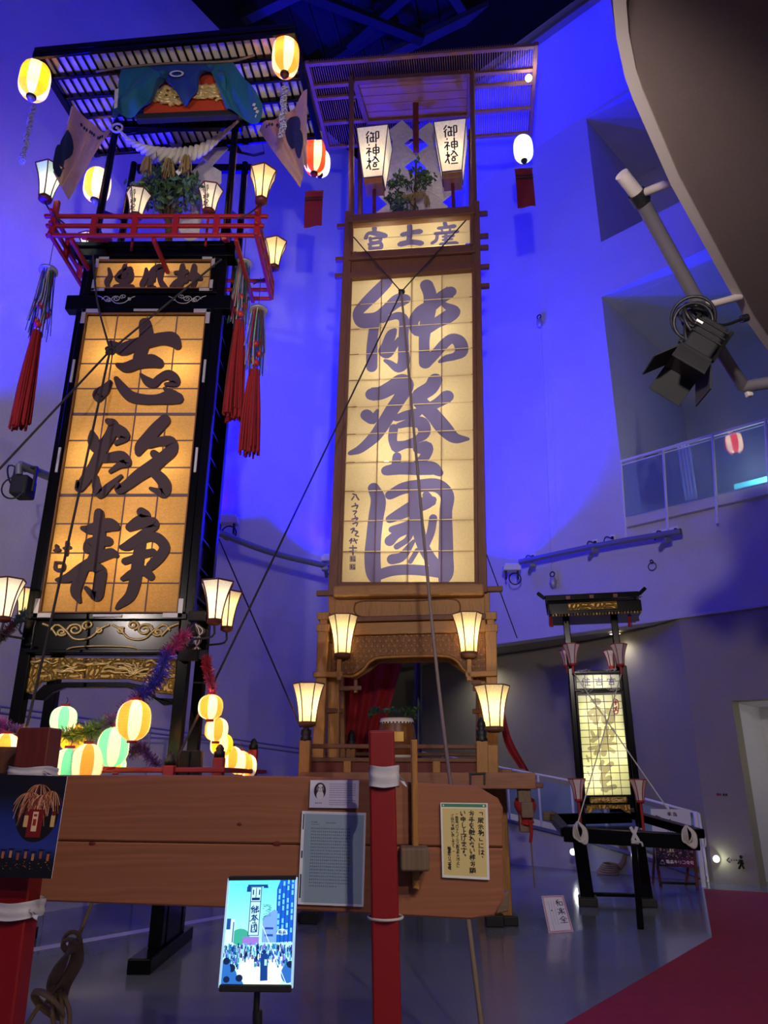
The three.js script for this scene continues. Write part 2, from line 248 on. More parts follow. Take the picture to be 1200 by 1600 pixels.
struct('wall_right_near', wallRun([[10.2, -8.3], [10.2, 6]], 0, WALLTOP, 0.3, -1), M.plaster);
struct('trim_5', rw(box(12.5, 0.05, 0.05, 6.3, SOF + 0.0, 0.01)), M.plaster);
// ceiling with the open triangular light well and the dark steel roof above it
const vL = high(235, 0, CEIL), vA = high(545, 274, CEIL), vR = high(923, 0, CEIL), ext = (a, b, t) => b.clone().sub(a).multiplyScalar(t).add(b);
const vL2 = ext(vA, vL, 0.5), vR2 = ext(vA, vR, 0.5);
struct('ceiling', slab([[-8, 6.2], [10, 6.2], [10, -21], [-8, -21]].map(([x, z]) => [x, -z]), 0.3, 0, 0, [[vL2, vA, vR2].map((p) => [p.x, -p.z])]).rotateX(-PI / 2).translate(0, CEIL + 0.3, 0), M.plaster);
struct('trim_3', [bar(vL2, vA, 0.12, 0.16), bar(vA, vR2, 0.12, 0.16)].map((g) => g.translate(0, -0.04, 0)), M.greyWall);
const well = [[vL2.x - 0.3, vL2.z + 0.6], [vA.x, vA.z - 0.5], [vR2.x + 0.3, vR2.z + 0.6]];
struct('ceiling_roof_deck', [plan(well, CEIL + 3.0, CEIL + 3.1), ...[0, 1, 2].map((i) => wallRun([well[i], well[(i + 1) % 3]], CEIL + 0.29, CEIL + 3.1, 0.1, i === 2 ? 1 : 1))], M.dark);
for (let i = 0; i < 22; i++) { const x = -5.6 + i * 0.52; struct('roof_rib', bar(V(x, CEIL + 2.95, -7.4), V(x + 1.6, CEIL + 2.95, -15), 0.07, 0.1), M.deck); }
const trussPts = [[[330, 52], [470, -16]], [[400, -40], [660, 62]], [[596, 92], [850, -30]], [[545, 70], [690, -60]], [[700, -20], [770, 90]], [[480, 120], [620, 30]]];
trussPts.forEach(([a, b], i) => struct('roof_beam', [bar(high(...a, CEIL + 2.1 + 0.1 * i), high(...b, CEIL + 2.1 + 0.1 * i), i % 3 ? 0.2 : 0.34, 0.22)], i % 2 ? M.deck : M.truss));
// overhead slab on the right with its rim
const SLAB = 5.05, edge = [[957, 0], [962, 53], [975, 113], [987, 147], [1047, 283], [1117, 410], [1168, 500], [1200, 545], [1300, 668]].map(([x, y]) => high(x, y, SLAB));
const slabPts = [[1.0, 5.7], [0.75, 1.5], [0.82, -1], ...edge.map((p) => [p.x, p.z]), [10.1, -9.4], [10.1, 5.7]];
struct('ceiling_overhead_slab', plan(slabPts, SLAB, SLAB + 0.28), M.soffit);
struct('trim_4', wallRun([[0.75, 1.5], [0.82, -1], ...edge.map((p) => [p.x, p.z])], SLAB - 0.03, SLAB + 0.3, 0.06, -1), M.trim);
// unseen downlights in the slab behind the camera, placed to light the foreground
for (const [x, z, lb] of [[1.6, 1.4, 'nearest the middle of the hall'], [3.6, 0.4, 'farthest toward the right wall'], [2.6, 3.6, 'farthest back over the entrance']]) {
  const d = thing('unseen_downlight', 'unseen downlight in the slab lighting the foreground, ' + lb, 'ceiling light', V(x, SLAB - 0.02, z));
  part('trim_ring', lathe([[0.08, 0], [0.11, 0], [0.11, 0.02], [0.08, 0.02]], 20), M.white, d); part('light_lens', new THREE.CylinderGeometry(0.078, 0.078, 0.008, 20).translate(0, 0.014, 0), P.bulb, d);
  spot(V(x, SLAB - 0.06, z), V(x * 0.2 - 0.6, 0.6, z - 4.2), new THREE.Color().setRGB(1, 0.82, 0.72), LV.down, 0.95, 3);
}
for (const [u, z, cd, lb] of [[4.2, -0.5, 2.5, 'added downlight in the soffit brightening the grey wall, nearer the grey doorway'], [0.6, -0.85, 5, 'added downlight in the soffit brightening the grey wall, behind the wooden float']]) { const p = V(u, SOF - 0.03, z).applyMatrix4(RWM), dl = thing('unseen_downlight', lb, 'ceiling light', p); part('light_lens', new THREE.CylinderGeometry(0.1, 0.1, 0.01, 20), P.bulb, dl); part('trim_ring', new THREE.TorusGeometry(0.11, 0.012, 6, 20).rotateX(PI / 2), M.white, dl); spot(p.clone().add(V(0, -0.05, 0)), p.clone().setY(0).add(V(-0.4, 0, 0.5)), new THREE.Color().setRGB(1, 0.95, 0.88), cd, 1.35, 4); }  // soffit downlights added to brighten the grey wall behind the ramp
lightAt(new THREE.PointLight(new THREE.Color().setRGB(1, 0.98, 0.92), 0.9), V(uJ + 1.6, dh - 0.5, -0.9).applyMatrix4(RWM)).shadow.radius = 5;  // unseen lamp, placed to light the door alcove
lightAt(new THREE.PointLight(new THREE.Color().setRGB(0.75, 0.88, 1), 1.1), V(o2.u + 2.4, o2.h0 + 0.25, -0.25).applyMatrix4(RWM)).shadow.radius = 3;  // unseen lamp, placed to light the things behind the balcony glass
// theatre spotlights out of view, placed to light the floats and walls
for (const [p, t, cd, lb, w] of [[V(0.3, 4.75, -0.4), V(0.3, 8.8, -9.6), 80, 'unseen theatre spotlight, out of view, placed to light the wooden float', 0.58], [V(-2.6, 4.7, 0.6), V(-2.8, 6.8, -7.6), 75, 'unseen theatre spotlight, out of view, placed to light the black float', 0.48], [V(0.45, 4.3, -1.3), V(4.6, 3.6, -11.5), 62, 'unseen theatre spotlight, out of view, placed to light the right wall', 0.6], [V(-5.2, 4.7, 0.2), V(-2.6, 1.8, -12), 55, 'unseen theatre spotlight, out of view, placed to light the left wall', 0.5]]) {
  const s = thing('theatre_spotlight', lb, 'stage light', p), d = t.clone().sub(p).normalize(); part('housing', rod(d.clone().multiplyScalar(-0.42), d.clone().multiplyScalar(-0.06), 0.1, 0.12, 16), M.blackMatte, s); part('light_lens', rod(d.clone().multiplyScalar(-0.07), d.clone().multiplyScalar(-0.055), 0.095, 0.095, 16), P.bulb, s); part('yoke', bar(d.clone().multiplyScalar(-0.25), V(0, 0.3, 0).addScaledVector(d, -0.25), 0.05), M.black, s);
  spot(p, t, new THREE.Color().setRGB(1, 0.86, 0.8), cd, w, 5);
}
// red carpet
const cp = [flr(1100, 1390), flr(1113, 1466), flr(880, 1604)], c2 = cp[2].clone().add(cp[2].clone().sub(cp[1]).multiplyScalar(0.5));
solo('red_carpet', 'red carpet runner curving over the grey floor at right', 'carpet', plan([cp[0], cp[1], cp[2], c2, V(3.4, 0, c2.z), V(6.6, 0, -9.6), flr(1200, 1396)], 0, 0.012), M.carpet);

// ramp along the right with its glass balustrade
const uR = [fl2(1088, 1382), fl2(1000, 1371), fl2(905, 1359), fl2(822, 1347), 0.2, -2.2], rH = [0, 0.24, 0.5, 0.72, 1.0, 1.3];
const rIn = uR.map((u) => V(u, 0, -0.03).applyMatrix4(RWM)), rOut = uR.map((u) => V(u, 0, -1.32).applyMatrix4(RWM));
const rampGlass = std(0x93aaae, 0.5, { transmission: 0.22 });
{ const pos = []; const q = (a, b, c, d) => pos.push(quad(a, b, c, d));
  for (let i = 0; i < 5; i++) { const a = rIn[i], b = rIn[i + 1], A = a.clone().setY(rH[i]), B = b.clone().setY(rH[i + 1]), C = rOut[i + 1].clone().setY(rH[i + 1]), D = rOut[i].clone().setY(rH[i]); q(A, B, b, a); q(A, D, C, B); }
  struct('ramp', pos, M.plaster);
  const rail = thing('ramp_balustrade', 'glass panelled balustrade with white posts along the sloping ramp', 'railing');
  part('kerb', rIn.slice(1).map((p, i) => bar(rIn[i].clone().setY(rH[i] + 0.04), p.clone().setY(rH[i + 1] + 0.04), 0.06, 0.2)), M.steel, rail);
  for (let i = 0; i < 5; i++) for (let k = 0; k < 2; k++) {
    const t0 = k / 2, t1 = (k + 1) / 2, p = (t, h) => rIn[i].clone().lerp(rIn[i + 1], t).setY(mix(rH[i], rH[i + 1], t) + h);
    part('post', rod(p(t0, 0), p(t0, 1.0), 0.022), M.white, rail);
    part('glass_panel', quad(p(t0 + 0.02, 0.9), p(t1 - 0.02, 0.9), p(t1 - 0.02, 0.18), p(t0 + 0.02, 0.18)), rampGlass, rail);
    part('top_rail', rod(p(t0, 1.0), p(t1, 1.0), 0.02), M.white, rail);
  }
}
const endPost = thing('railing_end_post', 'tall white rounded end post of the ramp railing beside the red carpet', 'railing');
{ const b = flr(1100, 1386), t = at(1086, 1268, -b.z); part('post', rod(b, t, 0.035), M.white, endPost); part('latch', tube([t.clone().lerp(b, 0.33), t.clone().lerp(b, 0.33).add(V(0.09, 0, 0)), t.clone().lerp(b, 0.47).add(V(0.09, 0, 0)), t.clone().lerp(b, 0.47)], 0.012), M.white, endPost); }
// handrail on the left wall
{ const h = thing('wall_handrail', 'thin double steel handrail running along the left wall behind the lanterns', 'railing'), pts = [[-40, 1098, 8.3], [0, 1104, 8.7], [110, 1119, 9.7], [235, 1137, 11], [350, 1153, 12.2], [470, 1170, 12.9]].map((a) => at(...a));
  for (const dy of [0, -0.07]) part('rail', tube(pts.map((p) => p.clone().add(V(0, dy, 0))), 0.014, 30), M.steel, h);
  for (const [i, p] of pts.slice(1).entries()) part('post', rod(p.clone().setY(0), p, 0.014), M.steel, h); }
// step lights low on the walls
for (const [x, y, d, l] of [[1119, 1342, -W1.z - 0.12, 'small glowing step light low on the grey wall beside the walking figure sign'], [895, 1331, 14.1, 'small glowing step light on the ramp face left of the black festival float']]) {
  const p = at(x, y, d), s = thing('step_light', l, 'light', p); part('light_lens', lathe([[0.001, 0.02], [0.045, 0.015], [0.05, 0]], 16).rotateX(PI / 2), P.bulb, s); part('rim', new THREE.TorusGeometry(0.055, 0.01, 6, 20), M.steel, s);
  lightAt(new THREE.PointLight(new THREE.Color().setRGB(0.9, 1, 0.85), 0.1), p.clone().add(V(0, 0, 0.06)));
}

// ================= SHARED BUILDERS FOR THE FLOATS =================
const UP = V(0, 1, 0);
function lamp(name, label, category, base, h, r, o = {}) {         // flared paper lamp with framed panes, standing at base
  const { sides = 6, frame = M.cypressDark, paper = P.warm, cap = false, turn = 0, cd = LV.lamp, color = CREAM, group, waist = 0.52, flareExp = 2.4, lit = true, chars, charMat, foot = true, thick = 0.007 } = o;
  const t = thing(name, label, category, base, turn, group), prof = (k) => r * (waist + (1 - waist) * (0.35 * k + 0.65 * Math.pow(k, flareExp))), N = 6, y0 = foot ? h * 0.08 : 0, yk = (k) => y0 + k * (h - y0);
  const cor = (i, k) => { const a = (i + 0.5) / sides * 2 * PI + PI / sides * (sides === 4 ? 0 : 1); return V(Math.sin(a) * prof(k), yk(k), Math.cos(a) * prof(k)); };
  for (let i = 0; i < sides; i++) part('paper_pane', sheet(1, N, (u, v) => cor(i, 1 - v).lerp(cor(i + 1, 1 - v), u)), paper, t);
  const ribs = []; for (let i = 0; i < sides; i++) ribs.push(tube(Array.from({ length: N + 1 }, (_, k) => cor(i, k / N).multiply(V(1.015, 1, 1.015))), thick, 8, 5));
  for (const k of [0, 1]) for (let i = 0; i < sides; i++) ribs.push(bar(cor(i, k), cor(i + 1, k), thick * 2.2));
  part('lamp_frame', ribs, frame, t);
  if (cap) { for (let i = 0; i < sides; i++) part('top_pane', sheet(1, 1, (u, v) => cor(i, 1).lerp(cor(i + 1, 1), u).lerp(V(0, h * 1.1, 0), 1 - v)), paper, t); part('cap', new THREE.ConeGeometry(r * 0.2, h * 0.06, 6).translate(0, h * 1.1, 0), frame, t); }
  if (foot) part('lamp_base', lathe([[0.001, -h * 0.04], [prof(0) * 0.55, -h * 0.04], [prof(0) * 1.02, 0], [prof(0) * 1.05, y0], [0.001, y0]], 12), frame, t);
  if (chars) for (const [k, ch] of [...chars].entries()) { const s = h * 0.24, y = yk(0.9) - k * h * 0.26, g = []; const zz = (yy) => prof((yy - y0) / (h - y0)) * Math.cos(PI / sides) + 0.006;
    for (const st of FONT[ch].split(' ')) for (let i = 0; i + 3 < st.length; i += 2) { const f = (n) => { const yy = y - +st[n + 1] / 9 * s; return V((+st[n] / 9 - 0.5) * s * 0.9, yy, zz(yy)); }; const a = f(i), b = f(i + 2); if (a.distanceTo(b) > 1e-4) g.push(bar(a, b, s * 0.1, 0.004)); }
    part('character', g, charMat ?? M.black, t); }
  if (lit) { part('light_bulb', new THREE.SphereGeometry(0.028, 12, 8).translate(0, y0 + h * 0.4, 0), P.bulb, t); t.updateMatrixWorld(true); const L = lightAt(new THREE.PointLight(color, cd), V(0, y0 + h * 0.4, 0).applyMatrix4(t.matrixWorld)); L.shadow.radius = 1.2; }
  return t;
}
function lantern(label, top, w, h, A, B, o = {}) {                  // folding paper lantern hanging from top, stripes of A and B
  const { n = 8, cd = LV.lantern, color = WARM, group, turn = 0, ring = M.black, knob, round = 2.0 } = o, t = thing('paper_lantern', label, 'lantern', top, turn, group);
  const R = (v) => w / 2 * Math.max(0.3, Math.pow(1 - Math.pow(Math.abs(2 * v - 1), round * 1.25), 1 / round)) * (1 + 0.012 * Math.cos(v * PI * 2 * 14));
  for (let k = 0; k < n; k++) part('paper_stripe', sheet(3, 40, (u, v) => { const a = (k + u) / n * 2 * PI; return V(Math.sin(a) * R(v), -0.03 - v * h, Math.cos(a) * R(v)); }), k % 2 ? B : A, t);
  for (const y of [-0.025, -h - 0.035]) part('rim', lathe([[w * 0.1, -0.012], [w * 0.165, -0.012], [w * 0.165, 0.014], [w * 0.1, 0.014]], 18).translate(0, y, 0), ring, t);
  part('hook', tube([V(0, -0.02, 0), V(0.015, 0.02, 0), V(0, 0.05, 0)], 0.004, 8), M.wire, t);
  if (knob) part('knob', new THREE.SphereGeometry(w * 0.13, 12, 10).translate(0, -h - 0.06, 0), knob, t);
  part('light_bulb', new THREE.SphereGeometry(0.03, 12, 8).translate(0, -h * 0.55, 0), P.bulb, t);
  lightAt(new THREE.PointLight(color, cd), top.clone().add(V(0, -h * 0.55, 0))).shadow.radius = 1.3;
  return t;
}
function scroll(cx, cy, s, flip = 1, z = 0, r = 0.007) {            // one scrolled cloud tendril in relief
  const g = []; for (const [x, y, k, a0, n] of [[0, 0, 0.16, 0, 1.5], [0.24, 0.09, 0.12, 2, 1.4], [-0.26, -0.05, 0.1, 4, 1.3], [0.46, -0.02, 0.08, 1, 1.2]]) { const pts = []; for (let i = 0; i <= 12; i++) { const a = a0 + i / 12 * n * 2 * PI, q = k * (0.25 + 0.75 * i / 12); pts.push(V(cx + flip * s * (x + q * Math.cos(a)), cy + s * (y + q * 0.75 * Math.sin(a)), z)); } g.push(tube(pts, r * s * 2.2, 18, 5)); }
  for (const pts of [[[-0.5, -0.02], [-0.38, 0.1], [-0.2, 0.0], [0, -0.18], [0.3, -0.16], [0.5, 0.02], [0.66, 0.1]], [[-0.66, 0.12], [-0.5, 0.05], [-0.34, -0.12]]]) g.push(tube(pts.map(([x, y]) => V(cx + flip * s * x, cy + s * y, z)), r * s * 2, 20, 5));
  return g;
}
function bracketSet(x0, y0, x1, y1, z, m, parent, t = 0.05, L = 0.2) { for (const [x, y, sx, sy] of [[x0, y0, 1, 1], [x1, y0, -1, 1], [x0, y1, 1, -1], [x1, y1, -1, -1]]) part('corner_plate', [box(L, t, 0.012, x + sx * (L / 2 - t), y - sy * t / 2, z, 0.004), box(t, L, 0.012, x - sx * t / 2, y + sy * (L / 2 - t), z, 0.004)], m, parent); }
const foliageGeo = (n, size, spot2) => { const g = []; for (let i = 0; i < n; i++) { const [p, dir] = spot2(i), s = size * rnd(0.7, 1.25), q = new THREE.Quaternion().setFromEuler(new THREE.Euler(rnd(0, 6), rnd(0, 6), rnd(0, 6))); const f = sheet(2, 2, (u, v) => { const w = Math.sin(v * PI * 0.94 + 0.08) * 0.28, c = (u - 0.5) * 2; return V(c * w * s, (0.5 - v) * s, Math.abs(c) * 0.06 * s - 0.12 * s * (v - 0.5) ** 2).applyQuaternion(q).add(p); }); g.push(f); } return mergeGeometries(g.map(clean)); };
function shimenawa(name, label, pts, r0, mat) {                     // twisted straw rope, thick in the middle
  const t = thing(name, label, 'rope'), c = curve(pts), N = 120;
  for (let k = 0; k < 3; k++) part('strand', sheet(10, N, (u, v) => { const p = c.getPoint(v), T = c.getTangent(v), n = V(0, 0, 1), b = T.clone().cross(n).normalize(), R = r0 * (0.18 + 0.82 * Math.pow(Math.sin(PI * Math.min(1, Math.max(0, v))), 2.0)), a = v * 2 * PI * 8 + k * 2 * PI / 3, cx = Math.cos(a) * R * 0.5, cz = Math.sin(a) * R * 0.5, q = u * 2 * PI; return p.add(b.multiplyScalar(cx + Math.cos(q) * R * 0.58)).add(n.multiplyScalar(cz + Math.sin(q) * R * 0.58)); }), mat, t);
  return t;
}
function tassel(parent, p, len, r, mat, n = 26) { const g = []; for (let i = 0; i < n; i++) { const a = rnd(0, 6.28), q = r * Math.sqrt(rnd()); g.push(tube([p.clone().add(V(q * 0.5 * Math.cos(a), 0, q * 0.5 * Math.sin(a))), p.clone().add(V(q * Math.cos(a) + rnd(-1, 1) * r * 0.1, -len * 0.5, q * Math.sin(a))), p.clone().add(V(q * 1.2 * Math.cos(a), -len * rnd(0.93, 1.03), q * 1.2 * Math.sin(a)))], r * 0.13, 5, 4)); } return part('tassel', g, mat, parent); }
function line(name, label, pts, r, mat, cat = 'rope', group) { const t = tag(part(numbered(name), pts.length === 2 ? rod(pts[0], pts[1], r, r, 6) : tube(pts, r, 40, 6), mat, scene), label, cat, group); return t; }

// ================= LEFT FLOAT: tall black lacquered lantern float =================
const KL = thing('lantern_float', 'tall black lacquered festival float with yellow paper front, red balcony and dark raised letters', 'festival float', V(-2.75, 0, -7.6));
const kl = frameOf(KL), DL = 0.72;                                  // depth of the body
{
  const zb = -DL, post = (name, pts, w, z, m = M.lacquer) => part(name, pts.slice(1).map((p, i) => bar(kl(...pts[i], z), kl(...p, z), w)), m, KL);
  const foot = (p) => { p.y = 0; return p; };
  // four corner posts, from the feet to the roof
  const lp = [kl(112, 520), kl(22, 1120)], rp = [kl(344, 440), kl(284, 1060)], roofY = kl(182, 190).y;
  const ext2 = ([a, b], y) => a.clone().lerp(b, (y - a.y) / (b.y - a.y));
  const LT = kl(147, 385), RT = kl(352, 385), LB = ext2(lp, 0.12), RB = ext2(rp, 0.12);
  for (const [T, B] of [[LT, LB], [RT, RB]]) for (const z of [0, zb]) { const sh = V(0, 0, z); part('post', [bar(T.clone().add(sh).add(V(0, 0.25, 0)), B.clone().add(sh), 0.12, 0.12)], M.lacquer, KL); }
  for (const s of [LB, RB]) parts('foot', [box(0.2, 0.12, DL + 0.75, s.x, 0.06, zb / 2 + 0.1), box(0.13, 0.34, 0.5, s.x, 0.29, zb / 2 + 0.02)], M.lacquer, KL);
  for (const [T, x] of [[kl(183, 190), 0], [kl(368, 195), 1]]) for (const z of [0, zb]) part('upper_pole', rod((x ? RT : LT).clone().setZ(z), V(T.x, roofY, z), 0.05, 0.045, 12), M.lacquer, KL);
  for (const x of [0, 1]) part('brace', bar(V((x ? RT : LT).x, LT.y + 0.55, 0), V((x ? RT : LT).x, LT.y + 1.05, zb), 0.05), M.lacquer, KL);
  // paper front
  const TL = kl(137, 494), TR = kl(326, 494), BL = kl(66, 960), BR = kl(278, 963); const X0 = (TL.x + BL.x) / 2, X1 = (TR.x + BR.x) / 2, Y1 = TL.y, Y0 = BL.y;
  const stile = (x, y0, y1) => box(0.1, y1 - y0, 0.1, x, (y0 + y1) / 2, 0.01);
  const back = [];
  const panelBox = (nm, x0, y0, x1, y1, nc, nr, gap) => {
    const f = part(nm, [box(x1 - x0 + 0.2, 0.07, 0.11, (x0 + x1) / 2, y1 + 0.035, 0.02), box(x1 - x0 + 0.2, 0.07, 0.11, (x0 + x1) / 2, y0 - 0.035, 0.02), box(0.08, y1 - y0, 0.11, x0 - 0.04, (y0 + y1) / 2, 0.02), box(0.08, y1 - y0, 0.11, x1 + 0.04, (y0 + y1) / 2, 0.02)], M.lacquer, KL);
    const w = (x1 - x0) / nc, h = (y1 - y0) / nr, bars = [];
    for (let j = 0; j < nr; j++) for (let i = 0; i < nc; i++) { const s = new THREE.Mesh(new THREE.PlaneGeometry(w - 0.004, h - 0.004), glowSheets[(i * 7 + j * 3) % 3]); s.name = 'paper_sheet'; s.position.set(x0 + (i + 0.5) * w, y0 + (j + 0.5) * h, 0.0); f.add(s); }
    for (let i = 1; i < nc; i++) bars.push(box(0.014, y1 - y0, 0.012, x0 + i * w, (y0 + y1) / 2, 0.012, 0.003)); for (let j = 1; j < nr; j++) bars.push(box(x1 - x0, gap && (j === gap || j === nr - gap) ? 0.034 : 0.014, 0.012, (x0 + x1) / 2, y0 + j * h, 0.012, 0.003));
    part('lattice', bars, std(0x6b5560, 0.6), f); part('fillet', [box(x1 - x0, 0.014, 0.03, (x0 + x1) / 2, y1 - 0.007, 0.06, 0.003), box(x1 - x0, 0.014, 0.03, (x0 + x1) / 2, y0 + 0.007, 0.06, 0.003), box(0.014, y1 - y0, 0.03, x0 + 0.007, (y0 + y1) / 2, 0.06, 0.003), box(0.014, y1 - y0, 0.03, x1 - 0.007, (y0 + y1) / 2, 0.06, 0.003)], std(0x7a4a26, 0.5), f);
    return f;
  };
  const glowSheets = [0xe6bf78, 0xe0b870, 0xebc580].map((c) => glowPaper(c, 0.15, 0.6));
  const main = panelBox('main_panel', X0, Y0, X1, Y1, 4, 11, 4);
  const letters = [
    ['58 10 12 59 20 13 56 30 11 52 42 11/26 28 6 36 33 11 48 29 11 60 26 11 74 23 11 84 24 13 88 29 8/32 48 4 40 50 9 52 46 10 64 44 12 71 46 9/25 64 4 20 71 9 14 76 11 14 79 7/31 61 5 36 69 9 44 77 10 56 80 9 70 80 9 82 78 13 89 79 10/86 75 6 76 70 3/54 57 3 60 63 8 66 65 8 72 60 7 80 57 9 86 62 10 86 65 6 77 66 3', 130, 490, 6],
    ['25 23 4 26 30 10 27 36 9/39 13 5 44 16 9 42 24 10 36 34 10 30 46 10 24 58 10 17 68 9 13 73 7 12 67 3/47 20 10 53 25 11 54 28 7 46 33 3/34 47 6 44 45 9 52 45 10 56 50 8 50 52 6 41 58 3/28 63 5 29 72 8 32 78 8 40 71 6 51 62 3/90 12 10 82 20 11 74 29 11 68 36 10 66 41 6/76 33 8 86 31 8 95 32 11 96 38 11 88 46 11 78 54 12 66 62 11 56 70 9 49 74 8 48 70 5/80 42 7 84 44 6/76 57 6 84 62 10 90 70 11 89 77 9 82 75 5 77 73 3', 100, 635, 5.714],
    ['46 9 8 46 20 10 46 34 11 42 46 9 38 54 9/32 22 4 38 23 8 48 20 11 56 19 11 61 21 6/36 40 7 37 35 7 46 33 9 54 33 8/10 66 3 20 64 8 30 57 9 40 50 8 50 45 9 57 43 8 61 45 4/34 56 7 29 66 9 26 76 9 29 84 4/42 55 8 47 58 10 46 70 10 44 80 9 40 78 6 35 73 4/82 8 8 86 11 8 78 17 9 72 21 7/72 22 5 82 19 6 92 17 9 94 20 6 88 24 7 78 32 9 70 37 8 65 38 4/80 32 8 90 29 8 97 31 9 102 38 9 98 46 9 90 54 8/68 50 6 74 48 6 84 44 7 92 42 6/66 65 4 74 61 8 84 58 9 90 63 7/82 30 9 80 44 10 78 58 10 76 70 10 72 80 9 64 87 6 61 90 3', 70, 785, 5.4545],
    ['10 37 3 10 42 2/8 41 2 12 40 3/19 34 3 18 44 3/16 39 2 21 38 3/9 51 2 9 57 3 15 57 3 16 52 2 9 51 2', 70, 785, 5.4545]];
  for (const [s, ox, oy, sc] of letters) part('character', solidBrush(glyph(s), (x, y) => kl(ox + x * 10 / sc, oy + y * 10 / sc, 0.05), 0.012, 0.055), M.letter, main);
  const sTL = kl(152, 411), sBR = kl(329, 456), sBL = kl(149, 456);
  const sign = panelBox('sign_panel', (sTL.x + sBL.x) / 2, sBR.y, sBR.x, sTL.y, 4, 2, 0);
  part('character', solidBrush(glyph('18 12 3 19 18 4 16 24 5 17 30 3/33 9 4 32 14 5 38 12 5/26 20 6 30 14 4 38 14 5 38 20 5 32 24 5 27 21 4 33 18 5/24 29 5 32 28 5 40 29 5/53 12 3 52 20 5 49 27 5 51 30 2/55 19 3 60 12 5 67 10 6 66 16 6 66 22 5 70 29 6 73 31 3/58 16 3 57 24 5 56 29 5 61 29 3/61 15 3 60 22 3/87 9 5 86 18 7 85 24 7 82 30 4/80 15 3 87 15 5 91 14 4/76 28 3 82 24 6 90 22 5/98 9 5 97 18 7 98 25 4 95 30 3/92 20 4 98 18 8 104 20 4'), (x, y) => kl(140 + x / 0.6, 400 + y / 0.6, 0.05), 0.012, 0.05), M.letter, sign);
  // corner plates
  bracketSet(X0, Y0, X1, Y1, 0.075, M.silver, main); bracketSet(sBL.x + 0.02, sBR.y, sBR.x, sTL.y, 0.075, M.silver, sign, 0.04, 0.16);
  for (const y of [Y0 + 0.72 * (Y1 - Y0) - 0.9, Y0 + 0.78 * (Y1 - Y0)]) for (const x of [X0 - 0.045, X1 + 0.045]) part('side_plate', box(0.03, 0.3, 0.02, x, y, 0.08, 0.006), M.silver, main);
  for (const y of [Y1 + 0.03, Y0 - 0.03]) part('side_plate', box(0.3, 0.03, 0.02, (X0 + X1) / 2, y, 0.08, 0.006), M.silver, main);
  // cross beams
  const beam = (a, b, h, d = 0.14, z = 0.0, m = M.lacquer) => part('cross_beam', bar(kl(...a, z), kl(...b, z), h, d), m, KL);
  beam([122, 400], [370, 400], 0.15, 0.2); beam([106, 477], [362, 477], 0.2, 0.14); beam([104, 392], [372, 390], 0.07, 0.26);
  const b3 = kl(165, 993); beam([52, 993], [282, 993], 0.42, 0.12, -0.03);
  part('shelf_edge', bar(kl(42, 1019, 0.05), kl(278, 1019, 0.05), 0.035, 0.12), M.lacquer, KL);
  const rel = []; rel.push(...scroll(kl(120, 985).x, kl(120, 985).y, 0.52, 1, 0.04, 0.012), ...scroll(kl(228, 985).x, kl(228, 985).y, 0.52, -1, 0.04, 0.012)); part('gold_scroll', rel, M.goldPlain, KL);
  part('gold_line', tube([kl(102, 1018, 0.05), kl(108, 1013, 0.05), kl(214, 1013, 0.05), kl(220, 1018, 0.05)], 0.008, 30), M.goldPlain, KL);
  for (const [y, xs] of [[473, [185, 295]], [397, [178, 310]]]) part('silver_scroll', xs.flatMap((x, i) => scroll(kl(x, y).x, kl(x, y).y, 0.34, i ? -1 : 1, 0.08)), M.silver, KL);
  // carved gold board with arched ends
  const gp = [[38, 1027], [277, 1030], [274, 1086], [243, 1083], [240, 1070], [200, 1061], [95, 1061], [64, 1066], [52, 1083], [33, 1081]].map(([x, y]) => kl(x, y));
  const carved = part('carved_panel', slab(gp, 0.05, 0.02, 0.008), M.gold, KL);
  const rlf = []; for (let i = 0; i < 26; i++) { const x = mix(60, 262, rnd()), y = mix(1034, 1056, rnd()); rlf.push(tube([kl(x - 12, y, 0.03), kl(x - 4, y - rnd(-3, 4), 0.04), kl(x + 5, y + rnd(-3, 3), 0.035), kl(x + 14, y + rnd(-2, 2), 0.03)], rnd(0.008, 0.016), 10, 5)); }
  for (let i = 0; i < 7; i++) { const a = kl(206 + rnd(-4, 4), 1054, 0.04), b = kl(206 + (i - 3) * 9 + rnd(-3, 3), 1036 + Math.abs(i - 3) * 3, 0.05); rlf.push(tube([a, a.clone().lerp(b, 0.5).add(V(0.02, 0.02, 0)), b], 0.014, 8, 5)); }
  part('relief', rlf, M.goldPlain, carved);
  const ar = [[36, 1082], [53, 1085], [68, 1070], [98, 1066], [200, 1066], [238, 1074], [240, 1090], [274, 1092], [274, 1100], [255, 1102], [244, 1094], [228, 1084], [196, 1074], [100, 1074], [80, 1082], [66, 1094], [40, 1092]].map(([x, y]) => kl(x, y));
  part('arch', slab(ar, 0.08, 0.0, 0.006), M.lacquer, KL);
  // side lattice, back and inside light
  for (const x of [LB.x * 0.5 + LT.x * 0.5, RB.x * 0.5 + RT.x * 0.5]) { const g = []; for (let y = Y0 - 0.1; y < Y1 + 0.7; y += 0.33) g.push(box(0.04, 0.03, DL, x, y, zb / 2)); g.push(box(0.02, Y1 - Y0 + 0.8, DL - 0.1, x - Math.sign(x) * 0.03, (Y0 + Y1) / 2 + 0.3, zb / 2)); part('side_lattice', g, M.lacquer, KL); }
  part('back_board', box(X1 - X0 + 0.1, Y1 - Y0 + 0.9, 0.02, (X0 + X1) / 2, (Y0 + Y1) / 2 + 0.35, zb + 0.04), std(0xd8c49a, 0.9), KL);
  parts('inner_board', [box(X1 - X0, 0.02, DL - 0.1, (X0 + X1) / 2, Y0 - 0.02, zb / 2), box(X1 - X0, 0.02, DL - 0.1, (X0 + X1) / 2, sTL.y + 0.05, zb / 2)], std(0xd8c49a, 0.9), KL);
